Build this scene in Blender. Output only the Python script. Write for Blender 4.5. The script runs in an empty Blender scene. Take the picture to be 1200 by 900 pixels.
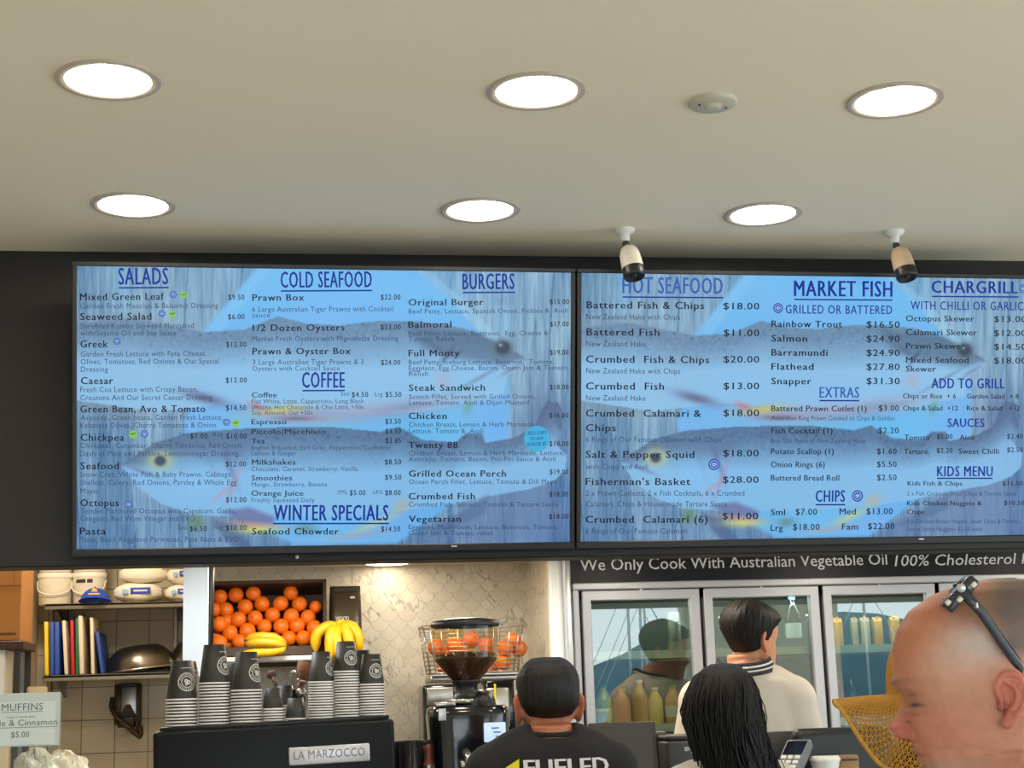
import bpy, bmesh, math, random
import numpy as np
from mathutils import Vector, Matrix

random.seed(7)
rng = np.random.default_rng(11)
SC = bpy.context.scene
COL = SC.collection
PI = math.pi

# ------------------------------------------------------------------ camera
F_PX, PITCH, ROLL, YAW = 1848.3, .1979, .0320, .1509
CAM = np.array([0.0, 0.0, 1.6])
FW = np.array([math.sin(YAW)*math.cos(PITCH), math.cos(YAW)*math.cos(PITCH), math.sin(PITCH)])
_r0 = np.array([math.cos(YAW), -math.sin(YAW), 0.0]); _u0 = np.cross(_r0, FW)
RT = _r0*math.cos(ROLL) - _u0*math.sin(ROLL)
UP = _u0*math.cos(ROLL) + _r0*math.sin(ROLL)
cd = bpy.data.cameras.new('camera'); cam = bpy.data.objects.new('camera', cd); COL.objects.link(cam)
cd.sensor_width = 36.0; cd.sensor_fit = 'HORIZONTAL'; cd.lens = F_PX*36.0/1200.0
cd.clip_start = .05; cd.clip_end = 2000
m3 = Matrix((RT, UP, -FW)).transposed()
cam.matrix_world = Matrix.Translation(CAM) @ m3.to_4x4()
SC.camera = cam

# ------------------------------------------------------------------ exposure, world, lights
SKY_STRENGTH = 4.7
LAMP_STRENGTH = 54.0
SC.view_settings.view_transform = 'Standard'; SC.view_settings.look = 'None'
SC.view_settings.exposure = 0.0; SC.view_settings.gamma = 1.0; SC.view_settings.use_curve_mapping = False
SC.cycles.use_denoising = True
SC.cycles.max_bounces = 10; SC.cycles.transparent_max_bounces = 16
SC.cycles.sample_clamp_indirect = 8.0

def lin(c):
    c = [x/255.0 for x in c[:3]]
    return [x/12.92 if x <= .04045 else ((x+.055)/1.055)**2.4 for x in c]

world = bpy.data.worlds.new('sky'); SC.world = world; world.use_nodes = True
nt = world.node_tree; nt.nodes.clear()
wo = nt.nodes.new('ShaderNodeOutputWorld'); bg = nt.nodes.new('ShaderNodeBackground')
tc = nt.nodes.new('ShaderNodeTexCoord'); sp = nt.nodes.new('ShaderNodeSeparateXYZ'); rp = nt.nodes.new('ShaderNodeValToRGB')
nt.links.new(tc.outputs['Generated'], sp.inputs[0]); nt.links.new(sp.outputs['Z'], rp.inputs[0])
rp.color_ramp.elements[0].position = 0.0; rp.color_ramp.elements[0].color = (.84, .95, 1, 1)
rp.color_ramp.elements[1].position = .5; rp.color_ramp.elements[1].color = (.62, .80, 1, 1)
nt.links.new(rp.outputs[0], bg.inputs[0]); bg.inputs[1].default_value = SKY_STRENGTH
nt.links.new(bg.outputs[0], wo.inputs[0])

def area_lamp(name, loc, size, power, col=(1, .88, .70), rot=(0, 0, 0)):
    l = bpy.data.lights.new(name, 'AREA'); l.shape = 'DISK'; l.size = size; l.energy = power; l.color = col
    o = bpy.data.objects.new(name, l); COL.objects.link(o); o.location = loc; o.rotation_euler = rot; return o
area_lamp('kitchen_lamp', (-.9, 6.6, 2.93), .3, 30)
area_lamp('kitchen_lamp', (-.5, 5.6, 2.93), .3, 12)
for _x in (.0, .6): area_lamp('aisle_lamp', (_x, 5.55, 2.14), .2, 7.0)  # added unseen fill lights, brighten the tiled coffee wall
area_lamp('aisle_lamp', (-.2, 4.98, 2.12), .16, 5, (.92, .96, 1))  # added cool fill light, brightens the white panel in place of daylight
for _x, _p in ((1.3, 4.5), (2.2, 4.5), (3.1, 4.5)): area_lamp('aisle_lamp', (_x, 5.25, 2.14), .2, _p)  # added unseen fill lights over the aisle before the fridge

# ------------------------------------------------------------------ placing helpers
def ray(u, v): return FW*F_PX + RT*(u-600.0) + UP*(450.0-v)
def at(u, v, y):
    d = ray(u, v); return Vector(CAM + d*(y/d[1]))
def atz(u, v, z):
    d = ray(u, v); return Vector(CAM + d*((z-1.6)/d[2]))
def atd(u, v, dep):
    d = ray(u, v); return Vector(CAM + d*(dep/F_PX))
def px(y): return y/F_PX/.985          # metres per photo pixel at depth y

# ------------------------------------------------------------------ materials
def _n(nt, t, **k):
    n = nt.nodes.new(t)
    for a, b in k.items(): setattr(n, a, b)
    return n
def mat(name, col, rough=.5, metal=0.0, var=.08, vscale=12.0, bump=0.0, bscale=60.0, coat=0.0, emit=None, es=0.0, spec=.5, sss=0.0, stretch=None, trans=0.0):
    m = bpy.data.materials.new(name); m.use_nodes = True
    nt = m.node_tree; b = nt.nodes['Principled BSDF']
    c = lin(col)
    tcn = _n(nt, 'ShaderNodeTexCoord'); src = tcn.outputs['Object']
    if stretch:
        mp = _n(nt, 'ShaderNodeMapping'); mp.inputs['Scale'].default_value = stretch
        nt.links.new(src, mp.inputs[0]); src = mp.outputs[0]
    nz = _n(nt, 'ShaderNodeTexNoise'); nz.inputs['Scale'].default_value = vscale; nz.inputs['Detail'].default_value = 3
    nt.links.new(src, nz.inputs['Vector'])
    mx = _n(nt, 'ShaderNodeMix', data_type='RGBA')
    mx.inputs[6].default_value = [x*(1-var) for x in c]+[1]; mx.inputs[7].default_value = [min(1, x*(1+var)) for x in c]+[1]
    nt.links.new(nz.outputs['Fac'], mx.inputs[0]); nt.links.new(mx.outputs[2], b.inputs['Base Color'])
    b.inputs['Roughness'].default_value = rough; b.inputs['Metallic'].default_value = metal
    b.inputs['Coat Weight'].default_value = coat; b.inputs['Specular IOR Level'].default_value = spec
    if trans: b.inputs['Transmission Weight'].default_value = trans
    if sss:
        b.inputs['Subsurface Weight'].default_value = sss; b.inputs['Subsurface Radius'].default_value = (.01, .004, .002)
        b.inputs['Subsurface Scale'].default_value = .6
    if emit is not None:
        b.inputs['Emission Color'].default_value = lin(emit)+[1]; b.inputs['Emission Strength'].default_value = es
    if bump:
        n2 = _n(nt, 'ShaderNodeTexNoise'); n2.inputs['Scale'].default_value = bscale; n2.inputs['Detail'].default_value = 4
        nt.links.new(src, n2.inputs['Vector'])
        bp = _n(nt, 'ShaderNodeBump'); bp.inputs['Strength'].default_value = bump; bp.inputs['Distance'].default_value = .004
        nt.links.new(n2.outputs['Fac'], bp.inputs['Height']); nt.links.new(bp.outputs[0], b.inputs['Normal'])
    return m
def emat(name, col, s=1.0):
    m = bpy.data.materials.new(name); m.use_nodes = True; nt = m.node_tree
    nt.nodes.clear(); o = _n(nt, 'ShaderNodeOutputMaterial'); e = _n(nt, 'ShaderNodeEmission')
    e.inputs[0].default_value = lin(col)+[1]; e.inputs[1].default_value = s; nt.links.new(e.outputs[0], o.inputs[0]); return m
def glass(name, tint=(255, 255, 255), ior=1.5, gain=1.0, rough=0.0):
    m = bpy.data.materials.new(name); m.use_nodes = True; nt = m.node_tree; nt.nodes.clear()
    o = _n(nt, 'ShaderNodeOutputMaterial'); t = _n(nt, 'ShaderNodeBsdfTransparent'); g = _n(nt, 'ShaderNodeBsdfGlossy')
    t.inputs[0].default_value = lin(tint)+[1]; g.inputs['Roughness'].default_value = rough
    fr = _n(nt, 'ShaderNodeFresnel'); fr.inputs[0].default_value = ior
    ge = _n(nt, 'ShaderNodeNewGeometry'); mr = _n(nt, 'ShaderNodeMapRange'); mr.inputs[3].default_value = ior; mr.inputs[4].default_value = 1/ior
    nt.links.new(ge.outputs['Backfacing'], mr.inputs[0]); nt.links.new(mr.outputs[0], fr.inputs[0])
    ml = _n(nt, 'ShaderNodeMath', operation='MULTIPLY', use_clamp=True); ml.inputs[1].default_value = gain
    mx = _n(nt, 'ShaderNodeMixShader')
    nt.links.new(fr.outputs[0], ml.inputs[0]); nt.links.new(ml.outputs[0], mx.inputs[0])
    nt.links.new(t.outputs[0], mx.inputs[1]); nt.links.new(g.outputs[0], mx.inputs[2]); nt.links.new(mx.outputs[0], o.inputs[0])
    return m
def attr_mat(name, rough=.5, sss=0.0, bump=0.0, bscale=300.0, spec=.4):
    m = bpy.data.materials.new(name); m.use_nodes = True; nt = m.node_tree; b = nt.nodes['Principled BSDF']
    a = _n(nt, 'ShaderNodeAttribute'); a.attribute_name = 'Col'
    nz = _n(nt, 'ShaderNodeTexNoise'); nz.inputs['Scale'].default_value = 90; nz.inputs['Detail'].default_value = 4
    tcn = _n(nt, 'ShaderNodeTexCoord'); nt.links.new(tcn.outputs['Object'], nz.inputs['Vector'])
    mr = _n(nt, 'ShaderNodeMapRange'); mr.inputs[3].default_value = .82; mr.inputs[4].default_value = 1.15
    nt.links.new(nz.outputs['Fac'], mr.inputs[0])
    vm = _n(nt, 'ShaderNodeVectorMath', operation='SCALE'); nt.links.new(a.outputs['Color'], vm.inputs[0]); nt.links.new(mr.outputs[0], vm.inputs['Scale'])
    nt.links.new(vm.outputs[0], b.inputs['Base Color']); b.inputs['Roughness'].default_value = rough; b.inputs['Specular IOR Level'].default_value = spec
    if sss:
        b.inputs['Subsurface Weight'].default_value = sss; b.inputs['Subsurface Radius'].default_value = (.012, .004, .002); b.inputs['Subsurface Scale'].default_value = .5
    if bump:
        n2 = _n(nt, 'ShaderNodeTexNoise'); n2.inputs['Scale'].default_value = bscale; n2.inputs['Detail'].default_value = 3
        nt.links.new(tcn.outputs['Object'], n2.inputs['Vector'])
        bp = _n(nt, 'ShaderNodeBump'); bp.inputs['Strength'].default_value = bump; bp.inputs['Distance'].default_value = .002
        nt.links.new(n2.outputs['Fac'], bp.inputs['Height']); nt.links.new(bp.outputs[0], b.inputs['Normal'])
    return m

# ------------------------------------------------------------------ mesh builder
_boxcache = {}
def _box_data(bev, s, seg):
    k = (tuple(round(x, 5) for x in s), round(bev, 5), seg)
    if k in _boxcache: return _boxcache[k]
    bm = bmesh.new(); bmesh.ops.create_cube(bm, size=1.0)
    bmesh.ops.scale(bm, vec=Vector(s), verts=bm.verts)
    if bev > 0: bmesh.ops.bevel(bm, geom=list(bm.edges), offset=bev, segments=seg, profile=.5, affect='EDGES')
    bm.verts.index_update(); r = ([v.co.copy() for v in bm.verts], [[v.index for v in f.verts] for f in bm.faces])
    bm.free(); _boxcache[k] = r; return r
class B:
    def __init__(s): s.v = []; s.f = []; s.m = []; s.sm = []
    def add(s, vs, fs, mi=0, smooth=False, M=None):
        o = len(s.v)
        for p in vs:
            p = Vector(p); s.v.append(M @ p if M is not None else p)
        for f in fs: s.f.append([i+o for i in f]); s.m.append(mi); s.sm.append(smooth)
        return s
    def box(s, c, size, bev=0.0, mi=0, rot=None, seg=2):
        vs, fs = _box_data(bev, size, seg)
        M = Matrix.Translation(c) @ (rot.to_4x4() if rot is not None else Matrix.Identity(4))
        return s.add(vs, fs, mi, bev > 0 and seg > 1, M)
    def lathe(s, prof, n=32, mi=0, M=None, smooth=True, cap=False, frac=1.0):
        vs = []; fs = []; k = len(prof); full = frac >= 1.0; cols = n if full else n+1
        for j in range(cols):
            a = 2*PI*frac*j/n
            for r, z in prof: vs.append((r*math.cos(a), r*math.sin(a), z))
        for j in range(n):
            j2 = (j+1) % n if full else j+1
            for i in range(k-1):
                a, b, c, d = j*k+i, j2*k+i, j2*k+i+1, j*k+i+1
                q = [a, b, c, d]
                if prof[i][0] < 1e-7: q = [a, c, d]
                elif prof[i+1][0] < 1e-7: q = [a, b, c]
                fs.append(q)
        if cap and full:
            if prof[0][0] > 1e-7: fs.append([j*k for j in range(n)][::-1])
            if prof[-1][0] > 1e-7: fs.append([j*k+k-1 for j in range(n)])
        return s.add(vs, fs, mi, smooth, M)
    def tube(s, path, r, n=10, mi=0, M=None, cap=True, smooth=True, closed=False, flat=1.0):
        P = [Vector(p) for p in path]; k = len(P)
        R = r if isinstance(r, (list, tuple, np.ndarray)) else [r]*k
        vs = []; fs = []; up = None
        for i in range(k):
            if closed: t = P[(i+1) % k]-P[i-1]
            else: t = P[min(i+1, k-1)]-P[max(i-1, 0)]
            t = t.normalized() if t.length > 1e-9 else Vector((0, 0, 1))
            if up is None:
                up = Vector((0, 0, 1)) if abs(t.z) < .9 else Vector((0, 1, 0))
            x = t.cross(up)
            if x.length < 1e-6: x = t.orthogonal()
            x.normalize(); up = x.cross(t).normalized()
            for j in range(n):
                a = 2*PI*j/n; vs.append(P[i]+x*(R[i]*math.cos(a))+up*(R[i]*flat*math.sin(a)))
        kk = k if closed else k-1
        for i in range(kk):
            i2 = (i+1) % k
            for j in range(n):
                j2 = (j+1) % n; fs.append([i*n+j, i*n+j2, i2*n+j2, i2*n+j])
        if cap and not closed:
            fs.append([j for j in range(n)][::-1]); fs.append([(k-1)*n+j for j in range(n)])
        return s.add(vs, fs, mi, smooth, M)
    def ball(s, c, r, mi=0, nu=20, nv=12, M=None):
        rr = r if isinstance(r, (tuple, list)) else (r, r, r)
        vs = [(c[0], c[1], c[2]-rr[2])]; fs = []
        for i in range(1, nv):
            ph = -PI/2+PI*i/nv
            for j in range(nu):
                a = 2*PI*j/nu; vs.append((c[0]+rr[0]*math.cos(ph)*math.cos(a), c[1]+rr[1]*math.cos(ph)*math.sin(a), c[2]+rr[2]*math.sin(ph)))
        vs.append((c[0], c[1], c[2]+rr[2])); T = len(vs)-1
        for j in range(nu): fs.append([0, 1+(j+1) % nu, 1+j]); fs.append([T, T-nu+j, T-nu+(j+1) % nu])
        for i in range(nv-2):
            for j in range(nu):
                a = 1+i*nu; fs.append([a+j, a+(j+1) % nu, a+nu+(j+1) % nu, a+nu+j])
        return s.add(vs, fs, mi, True, M)
    def prism(s, poly, h, mi=0, M=None, smooth=False):     # polygon in xy, extruded along z
        n = len(poly); vs = [(x, y, 0) for x, y in poly]+[(x, y, h) for x, y in poly]
        fs = [list(range(n))[::-1], [n+i for i in range(n)]]+[[i, (i+1) % n, n+(i+1) % n, n+i] for i in range(n)]
        return s.add(vs, fs, mi, smooth, M)
    def loft(s, rings, mi=0, M=None, smooth=True):         # closed rings, equal counts, capped
        n = len(rings[0]); vs = [p for r in rings for p in r]; fs = []
        for i in range(len(rings)-1):
            for j in range(n):
                j2 = (j+1) % n; fs.append([i*n+j, i*n+j2, (i+1)*n+j2, (i+1)*n+j])
        fs.append(list(range(n))[::-1]); fs.append([(len(rings)-1)*n+j for j in range(n)])
        return s.add(vs, fs, mi, smooth, M)
    def mesh(s, name, mats):
        me = bpy.data.meshes.new(name); me.from_pydata([tuple(v) for v in s.v], [], s.f)
        for m in (mats if isinstance(mats, (list, tuple)) else [mats]): me.materials.append(m)
        me.polygons.foreach_set('material_index', s.m); me.polygons.foreach_set('use_smooth', s.sm)
        me.validate(); me.update(); return me
    def build(s, name, mats, parent=None, loc=None, rot=None):
        return link(name, s.mesh(name, mats), parent, loc, rot)
def link(name, me, parent=None, loc=None, rot=None):
    o = bpy.data.objects.new(name, me); COL.objects.link(o)
    if parent is not None: o.parent = parent
    if loc is not None: o.location = loc
    if rot is not None: o.rotation_euler = rot
    return o
def fixn(me):
    bm = bmesh.new(); bm.from_mesh(me); bmesh.ops.recalc_face_normals(bm, faces=bm.faces); bm.to_mesh(me); bm.free()
def tag(o, label, cat, group=None, kind=None):
    o['label'] = label; o['category'] = cat
    if group: o['group'] = group
    if kind: o['kind'] = kind
    return o
def thing(name, label, cat, loc=(0, 0, 0), rot=(0, 0, 0), group=None):
    o = bpy.data.objects.new(name, None); COL.objects.link(o); o.empty_display_size = .05
    o.location = loc; o.rotation_euler = rot
    return tag(o, label, cat, group)
def struct(o): o['kind'] = 'structure'; return o
def copy_tree(o, parent=None, keep=None):
    c = o.copy(); COL.objects.link(c)
    if parent is not None: c.parent = parent
    for ch in list(o.children):
        if keep is None or keep(ch): copy_tree(ch, c)
    return c
def ring(c, rx, ry, n=24, p=1.0, M=None):
    out = []
    for j in range(n):
        a = 2*PI*j/n; ca, sa = math.cos(a), math.sin(a)
        out.append(Vector((c[0]+rx*math.copysign(abs(ca)**p, ca), c[1]+ry*math.copysign(abs(sa)**p, sa), c[2])))
    return [M @ q for q in out] if M is not None else out
def smoothpath(pts, k=6):
    P = [Vector(p) for p in pts]; out = []
    for i in range(len(P)-1):
        p0, p1, p2, p3 = P[max(i-1, 0)], P[i], P[i+1], P[min(i+2, len(P)-1)]
        for j in range(k):
            t = j/k; out.append(.5*((2*p1)+(p2-p0)*t+(2*p0-5*p1+4*p2-p3)*t*t+(3*p1-p0-3*p2+p3)*t*t*t))
    out.append(P[-1]); return out

# lettering: one string -> vertices and faces in the unit frame (x along the line, y up)
_tc = {}
def text_geo(txt, bold=0.0, space=1.0, shear=0.0):
    k = (txt, bold, space, shear)
    if k in _tc: return _tc[k]
    cu = bpy.data.curves.new('lettering', 'FONT'); cu.body = txt; cu.resolution_u = 2; cu.space_character = space; cu.offset = bold; cu.shear = shear
    o = bpy.data.objects.new('lettering', cu); COL.objects.link(o)
    dg = bpy.context.evaluated_depsgraph_get(); me = bpy.data.meshes.new_from_object(o.evaluated_get(dg))
    vs = [tuple(v.co) for v in me.vertices]; fs = [list(p.vertices) for p in me.polygons]
    bpy.data.objects.remove(o); bpy.data.curves.remove(cu); bpy.data.meshes.remove(me)
    _tc[k] = (vs, fs); return _tc[k]
CAPH = max(v[1] for v in text_geo('H')[0])
def lettering(b, txt, M, width, cap, mi=0, bold=0.0, space=1.0, shear=0.0):   # M places the baseline start; x right, y up
    vs, fs = text_geo(txt, 0.0, space, shear)
    x0 = min(v[0] for v in vs); x1 = max(v[0] for v in vs); sx = width/(x1-x0); sy = cap/CAPH
    for dx in ((-bold, bold) if bold > 0 else (0,)):
        b.add([((v[0]-x0+dx)*sx, v[1]*sy, dx*.0004) for v in vs], fs, mi, False, M)
# ------------------------------------------------------------------ shared materials
M = {}
M['ceiling'] = mat('ceiling_paint', (238, 227, 204), .85, var=.03, vscale=1.5, bump=.08, bscale=140)
M['soffit'] = mat('soffit_paint', (226, 214, 190), .8, var=.03, vscale=2)
M['bulkhead'] = mat('black_paint', (30, 28, 27), .55, var=.18, vscale=6, bump=.12, bscale=20)
M['floor'] = mat('floor_tile', (216, 206, 190), .45, var=.1, vscale=3)
M['plaster'] = mat('plaster', (225, 220, 208), .8, var=.04, vscale=4)
M['white_panel'] = mat('white_panel', (244, 248, 248), .35, var=.03, vscale=6)
M['cream_wall'] = mat('cream_wall', (226, 212, 184), .6, var=.05, vscale=5)
M['alu'] = mat('aluminium', (206, 207, 208), .32, metal=.55, var=.04, vscale=20)
M['steel'] = mat('brushed_steel', (188, 182, 172), .28, metal=.95, var=.12, vscale=8, stretch=(1, 1, 12))
M['dark_steel'] = mat('dark_steel', (120, 112, 100), .3, metal=.95, var=.15, vscale=8)
M['black'] = mat('black_plastic', (26, 26, 28), .4, var=.15, vscale=20, bump=.06, bscale=400)
M['gloss_black'] = mat('gloss_black', (18, 18, 20), .14, var=.1, coat=.3)
M['dark_grey'] = mat('dark_grey_plastic', (52, 52, 54), .42, var=.1)
M['white'] = mat('white_plastic', (232, 230, 224), .4, var=.03)
M['trim_white'] = mat('trim_ring', (190, 178, 164), .45, var=.04)
M['lamp'] = emat('lamp_diffuser', (255, 238, 210), LAMP_STRENGTH); M['lamp_low'] = emat('low_lamp_diffuser', (255, 236, 204), 13.0)

# ------------------------------------------------------------------ setting
ZC = 2.957                     # main ceiling
ZS = 2.15                      # lower ceiling behind the bulkhead
YB, YW, YK, YF = 4.68, 6.40, 8.0, 5.85   # bulkhead, tiled wall, kitchen wall, fridge front
XL, XR, YR = -2.3, 6.6, -3.0
b = B(); b.box((2.0, 1.5, -.05), (9.4, 14.0, .1)); struct(b.build('floor', M['floor']))
b = B(); b.box((2.15, .9, ZC+.06), (8.9, 7.9, .12)); struct(b.build('ceiling', M['ceiling']))
zb = at(600, 653.8, YB).z
b = B(); b.box((2.15, YB+.06, (ZC+zb)/2), (8.9, .12, ZC-zb+.002), .004, seg=1)
bulk = struct(b.build('wall_bulkhead', M['bulkhead']))
b = B(); b.box((1.9, (YB+.12+YW)/2, ZS+.06), (4.7, YW-YB-.12, .12)); struct(b.build('ceiling_soffit', M['soffit']))
b = B(); b.box((2.15, (YB+.12+YK)/2, ZC+.06), (8.9, YK-YB-.1, .12)); struct(b.build('ceiling_kitchen', M['ceiling']))
b = B(); b.box((XL-.06, 2.6, ZC/2), (.12, 11.2, ZC)); struct(b.build('wall_left', M['plaster']))
# shopfront behind the viewer: open bays between pillars under a lintel
b = B(); b.box((2.15, YR, (ZC+2.62)/2), (8.9, .2, ZC-2.62)); struct(b.build('trim_1', M['plaster']))
for i, (a, c) in enumerate([(-2.3, -1.2), (3.78, 5.30), (6.25, 6.6)]):
    b = B(); b.box(((a+c)/2, YR, 1.31), (c-a, .2, 2.62)); struct(b.build('wall_pillar', M['plaster']))
b = B(); b.box((XR+.06, 5.9, ZC/2), (.12, 4.4, ZC)); struct(b.build('wall_right', M['plaster']))
b = B(); b.box((XR+.06, .3, (ZC+2.62)/2), (.12, 6.8, ZC-2.62)); struct(b.build('trim_2', M['plaster']))

# marble fish-scale tiling
def scale_tile_mat():
    m = bpy.data.materials.new('marble_fish_scale'); m.use_nodes = True; nt = m.node_tree; bs = nt.nodes['Principled BSDF']
    L = nt.links.new
    def mth(op, a, c=None, clamp=False):
        n = _n(nt, 'ShaderNodeMath', operation=op, use_clamp=clamp)
        for i, q in enumerate((a, c)):
            if q is None: continue
            if isinstance(q, (int, float)): n.inputs[i].default_value = q
            else: L(q, n.inputs[i])
        return n.outputs[0]
    tcn = _n(nt, 'ShaderNodeTexCoord'); sx = _n(nt, 'ShaderNodeSeparateXYZ'); L(tcn.outputs['Object'], sx.inputs[0])
    S = .074; h = S/2
    xx = mth('ADD', sx.outputs[0], sx.outputs[1])
    yv = mth('DIVIDE', mth('MULTIPLY', sx.outputs[2], -1.0), h)
    row = mth('FLOOR', yv); yl = mth('SUBTRACT', yv, row)                       # 0 at the top of a band
    par = mth('MULTIPLY', mth('MODULO', mth('ADD', row, 1000.0), 2.0), .5)
    xs = mth('ADD', mth('DIVIDE', xx, S), par); col = mth('FLOOR', xs)
    xl = mth('MULTIPLY', mth('SUBTRACT', mth('SUBTRACT', xs, col), .5), 2.0)      # -1..1
    d = mth('SQRT', mth('ADD', mth('MULTIPLY', xl, xl), mth('MULTIPLY', yl, yl)))
    ins = mth('LESS_THAN', d, 1.0)
    line = mth('LESS_THAN', mth('ABSOLUTE', mth('SUBTRACT', d, 1.0)), .035)
    # the tile each point belongs to
    half = mth('FLOOR', mth('ADD', xs, .5))
    idx = mth('ADD', mth('MULTIPLY', ins, mth('SUBTRACT', mth('SUBTRACT', col, par), mth('SUBTRACT', mth('SUBTRACT', half, .5), par))), mth('SUBTRACT', mth('SUBTRACT', half, .5), par))
    idr = mth('ADD', row, mth('SUBTRACT', 1.0, ins))
    cb = _n(nt, 'ShaderNodeCombineXYZ'); L(idx, cb.inputs[0]); L(idr, cb.inputs[1])
    wn = _n(nt, 'ShaderNodeTexWhiteNoise'); wn.noise_dimensions = '2D'; L(cb.outputs[0], wn.inputs['Vector'])
    # veins: per-tile shifted stretched noise
    off = _n(nt, 'ShaderNodeVectorMath', operation='MULTIPLY_ADD'); L(wn.outputs['Color'], off.inputs[0]); off.inputs[1].default_value = (9, 9, 9); L(tcn.outputs['Object'], off.inputs[2])
    rot = _n(nt, 'ShaderNodeVectorRotate'); rot.rotation_type = 'Y_AXIS'; L(off.outputs[0], rot.inputs['Vector'])
    L(mth('MULTIPLY', wn.outputs['Value'], 2.2), rot.inputs['Angle'])
    mp = _n(nt, 'ShaderNodeMapping'); mp.inputs['Scale'].default_value = (5, 5, 22); L(rot.outputs[0], mp.inputs[0])
    vz = _n(nt, 'ShaderNodeTexNoise'); vz.inputs['Scale'].default_value = 1.3; vz.inputs['Detail'].default_value = 5; vz.inputs['Distortion'].default_value = .7; L(mp.outputs[0], vz.inputs['Vector'])
    vein = mth('SUBTRACT', 1.0, mth('MULTIPLY', mth('ABSOLUTE', mth('SUBTRACT', vz.outputs['Fac'], .5)), 22.0), clamp=True)
    sel = mth('MULTIPLY', mth('SUBTRACT', wn.outputs['Value'], .55), 1.7, clamp=True)
    ramp = _n(nt, 'ShaderNodeMix', data_type='RGBA'); ramp.inputs[6].default_value = lin((222, 214, 196))+[1]; ramp.inputs[7].default_value = lin((236, 230, 214))+[1]
    L(wn.outputs['Value'], ramp.inputs[0])
    m1 = _n(nt, 'ShaderNodeMix', data_type='RGBA'); L(mth('MULTIPLY', vein, sel), m1.inputs[0]); L(ramp.outputs[2], m1.inputs[6]); m1.inputs[7].default_value = lin((96, 94, 90))+[1]
    m2 = _n(nt, 'ShaderNodeMix', data_type='RGBA'); L(mth('MULTIPLY', line, .55), m2.inputs[0]); L(m1.outputs[2], m2.inputs[6]); m2.inputs[7].default_value = lin((172, 164, 148))+[1]
    L(m2.outputs[2], bs.inputs['Base Color']); bs.inputs['Roughness'].default_value = .35
    return m
M['marble'] = scale_tile_mat()
def grid_tile_mat(name, col, grout, size):
    m = bpy.data.materials.new(name); m.use_nodes = True; nt = m.node_tree; bs = nt.nodes['Principled BSDF']
    tcn = _n(nt, 'ShaderNodeTexCoord'); mp = _n(nt, 'ShaderNodeMapping'); mp.inputs['Rotation'].default_value = (PI/2, 0, 0)
    mp.inputs['Scale'].default_value = (1/size,)*3
    nt.links.new(tcn.outputs['Object'], mp.inputs[0])
    br = _n(nt, 'ShaderNodeTexBrick'); br.offset = 0; br.inputs['Scale'].default_value = 1; br.inputs['Brick Width'].default_value = 1; br.inputs['Row Height'].default_value = 1
    br.inputs['Mortar Size'].default_value = .018; br.inputs['Color1'].default_value = lin(col)+[1]; br.inputs['Color2'].default_value = lin([c*.94 for c in col])+[1]; br.inputs['Mortar'].default_value = lin(grout)+[1]
    nt.links.new(mp.outputs[0], br.inputs['Vector']); nt.links.new(br.outputs['Color'], bs.inputs['Base Color']); bs.inputs['Roughness'].default_value = .22
    nz = _n(nt, 'ShaderNodeTexNoise'); nz.inputs['Scale'].default_value = 9; nt.links.new(tcn.outputs['Object'], nz.inputs['Vector'])
    bp = _n(nt, 'ShaderNodeBump'); bp.inputs['Strength'].default_value = .12; bp.inputs['Distance'].default_value = .02
    nt.links.new(nz.outputs['Fac'], bp.inputs['Height']); nt.links.new(bp.outputs[0], bs.inputs['Normal'])
    return m
M['kitchen_tile'] = grid_tile_mat('kitchen_wall_tile', (196, 186, 164), (128, 118, 102), .157)

xw0 = at(246, 760, YW).x; xw1 = at(618, 740, YW).x
b = B(); b.box((0, .05, ZC/2), (xw1-xw0+.1, .1, ZC)); struct(b.build('wall_back', M['marble'], loc=((xw0+xw1)/2, YW, 0)))
xc1 = at(661, 740, YF-.05).x
b = B(); b.box((0, 0, ZS/2+.0), (.05, YW-YF+.02, ZS)); struct(b.build('wall_return', M['marble'], loc=(xw1+.027, (YW+YF)/2+.02, 0)))
xs0 = at(646.5, 740, YF-.05).x
b = B(); b.box(((xs0+xc1)/2, YF-.02, ZS/2), (xc1-xs0, .06, ZS), .004); b.box((xs0+.025, YF-.05, ZS-.03), (.06, .03, .03), mi=1)
struct(b.build('wall_column', [M['white_panel'], M['dark_steel']]))
xf0 = at(668.3, 740, YF).x
b = B(); b.box(((xc1+xf0)/2, YF-.03, ZS/2), (xf0-xc1, .05, ZS), .006); b.box((xc1+.004, YF-.05, ZS/2), (.008, .05, ZS)); struct(b.build('trim_3', M['alu']))
# wall behind the fridge and the kitchen recess
b = B(); b.box((3.9, YW+.35, ZC/2), (5.6, .1, ZC)); struct(b.build('wall_fridge', M['plaster']))
b = B(); b.box((0, .05, ZC/2), (2.6, .1, ZC)); struct(b.build('wall_kitchen', M['kitchen_tile'], loc=(-1.25, YK, 0)))
b = B(); b.box((xw0-.01, (YW+YK)/2+.05, ZC/2), (.06, YK-YW-.1, ZC)); struct(b.build('wall_partition', M['cream_wall']))
xk = at(45, 740, YK).x
b = B(); b.box((xk-.06, 7.68, ZC/2), (.12, .62, ZC)); struct(b.build('wall_nib', M['cream_wall']))
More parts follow.
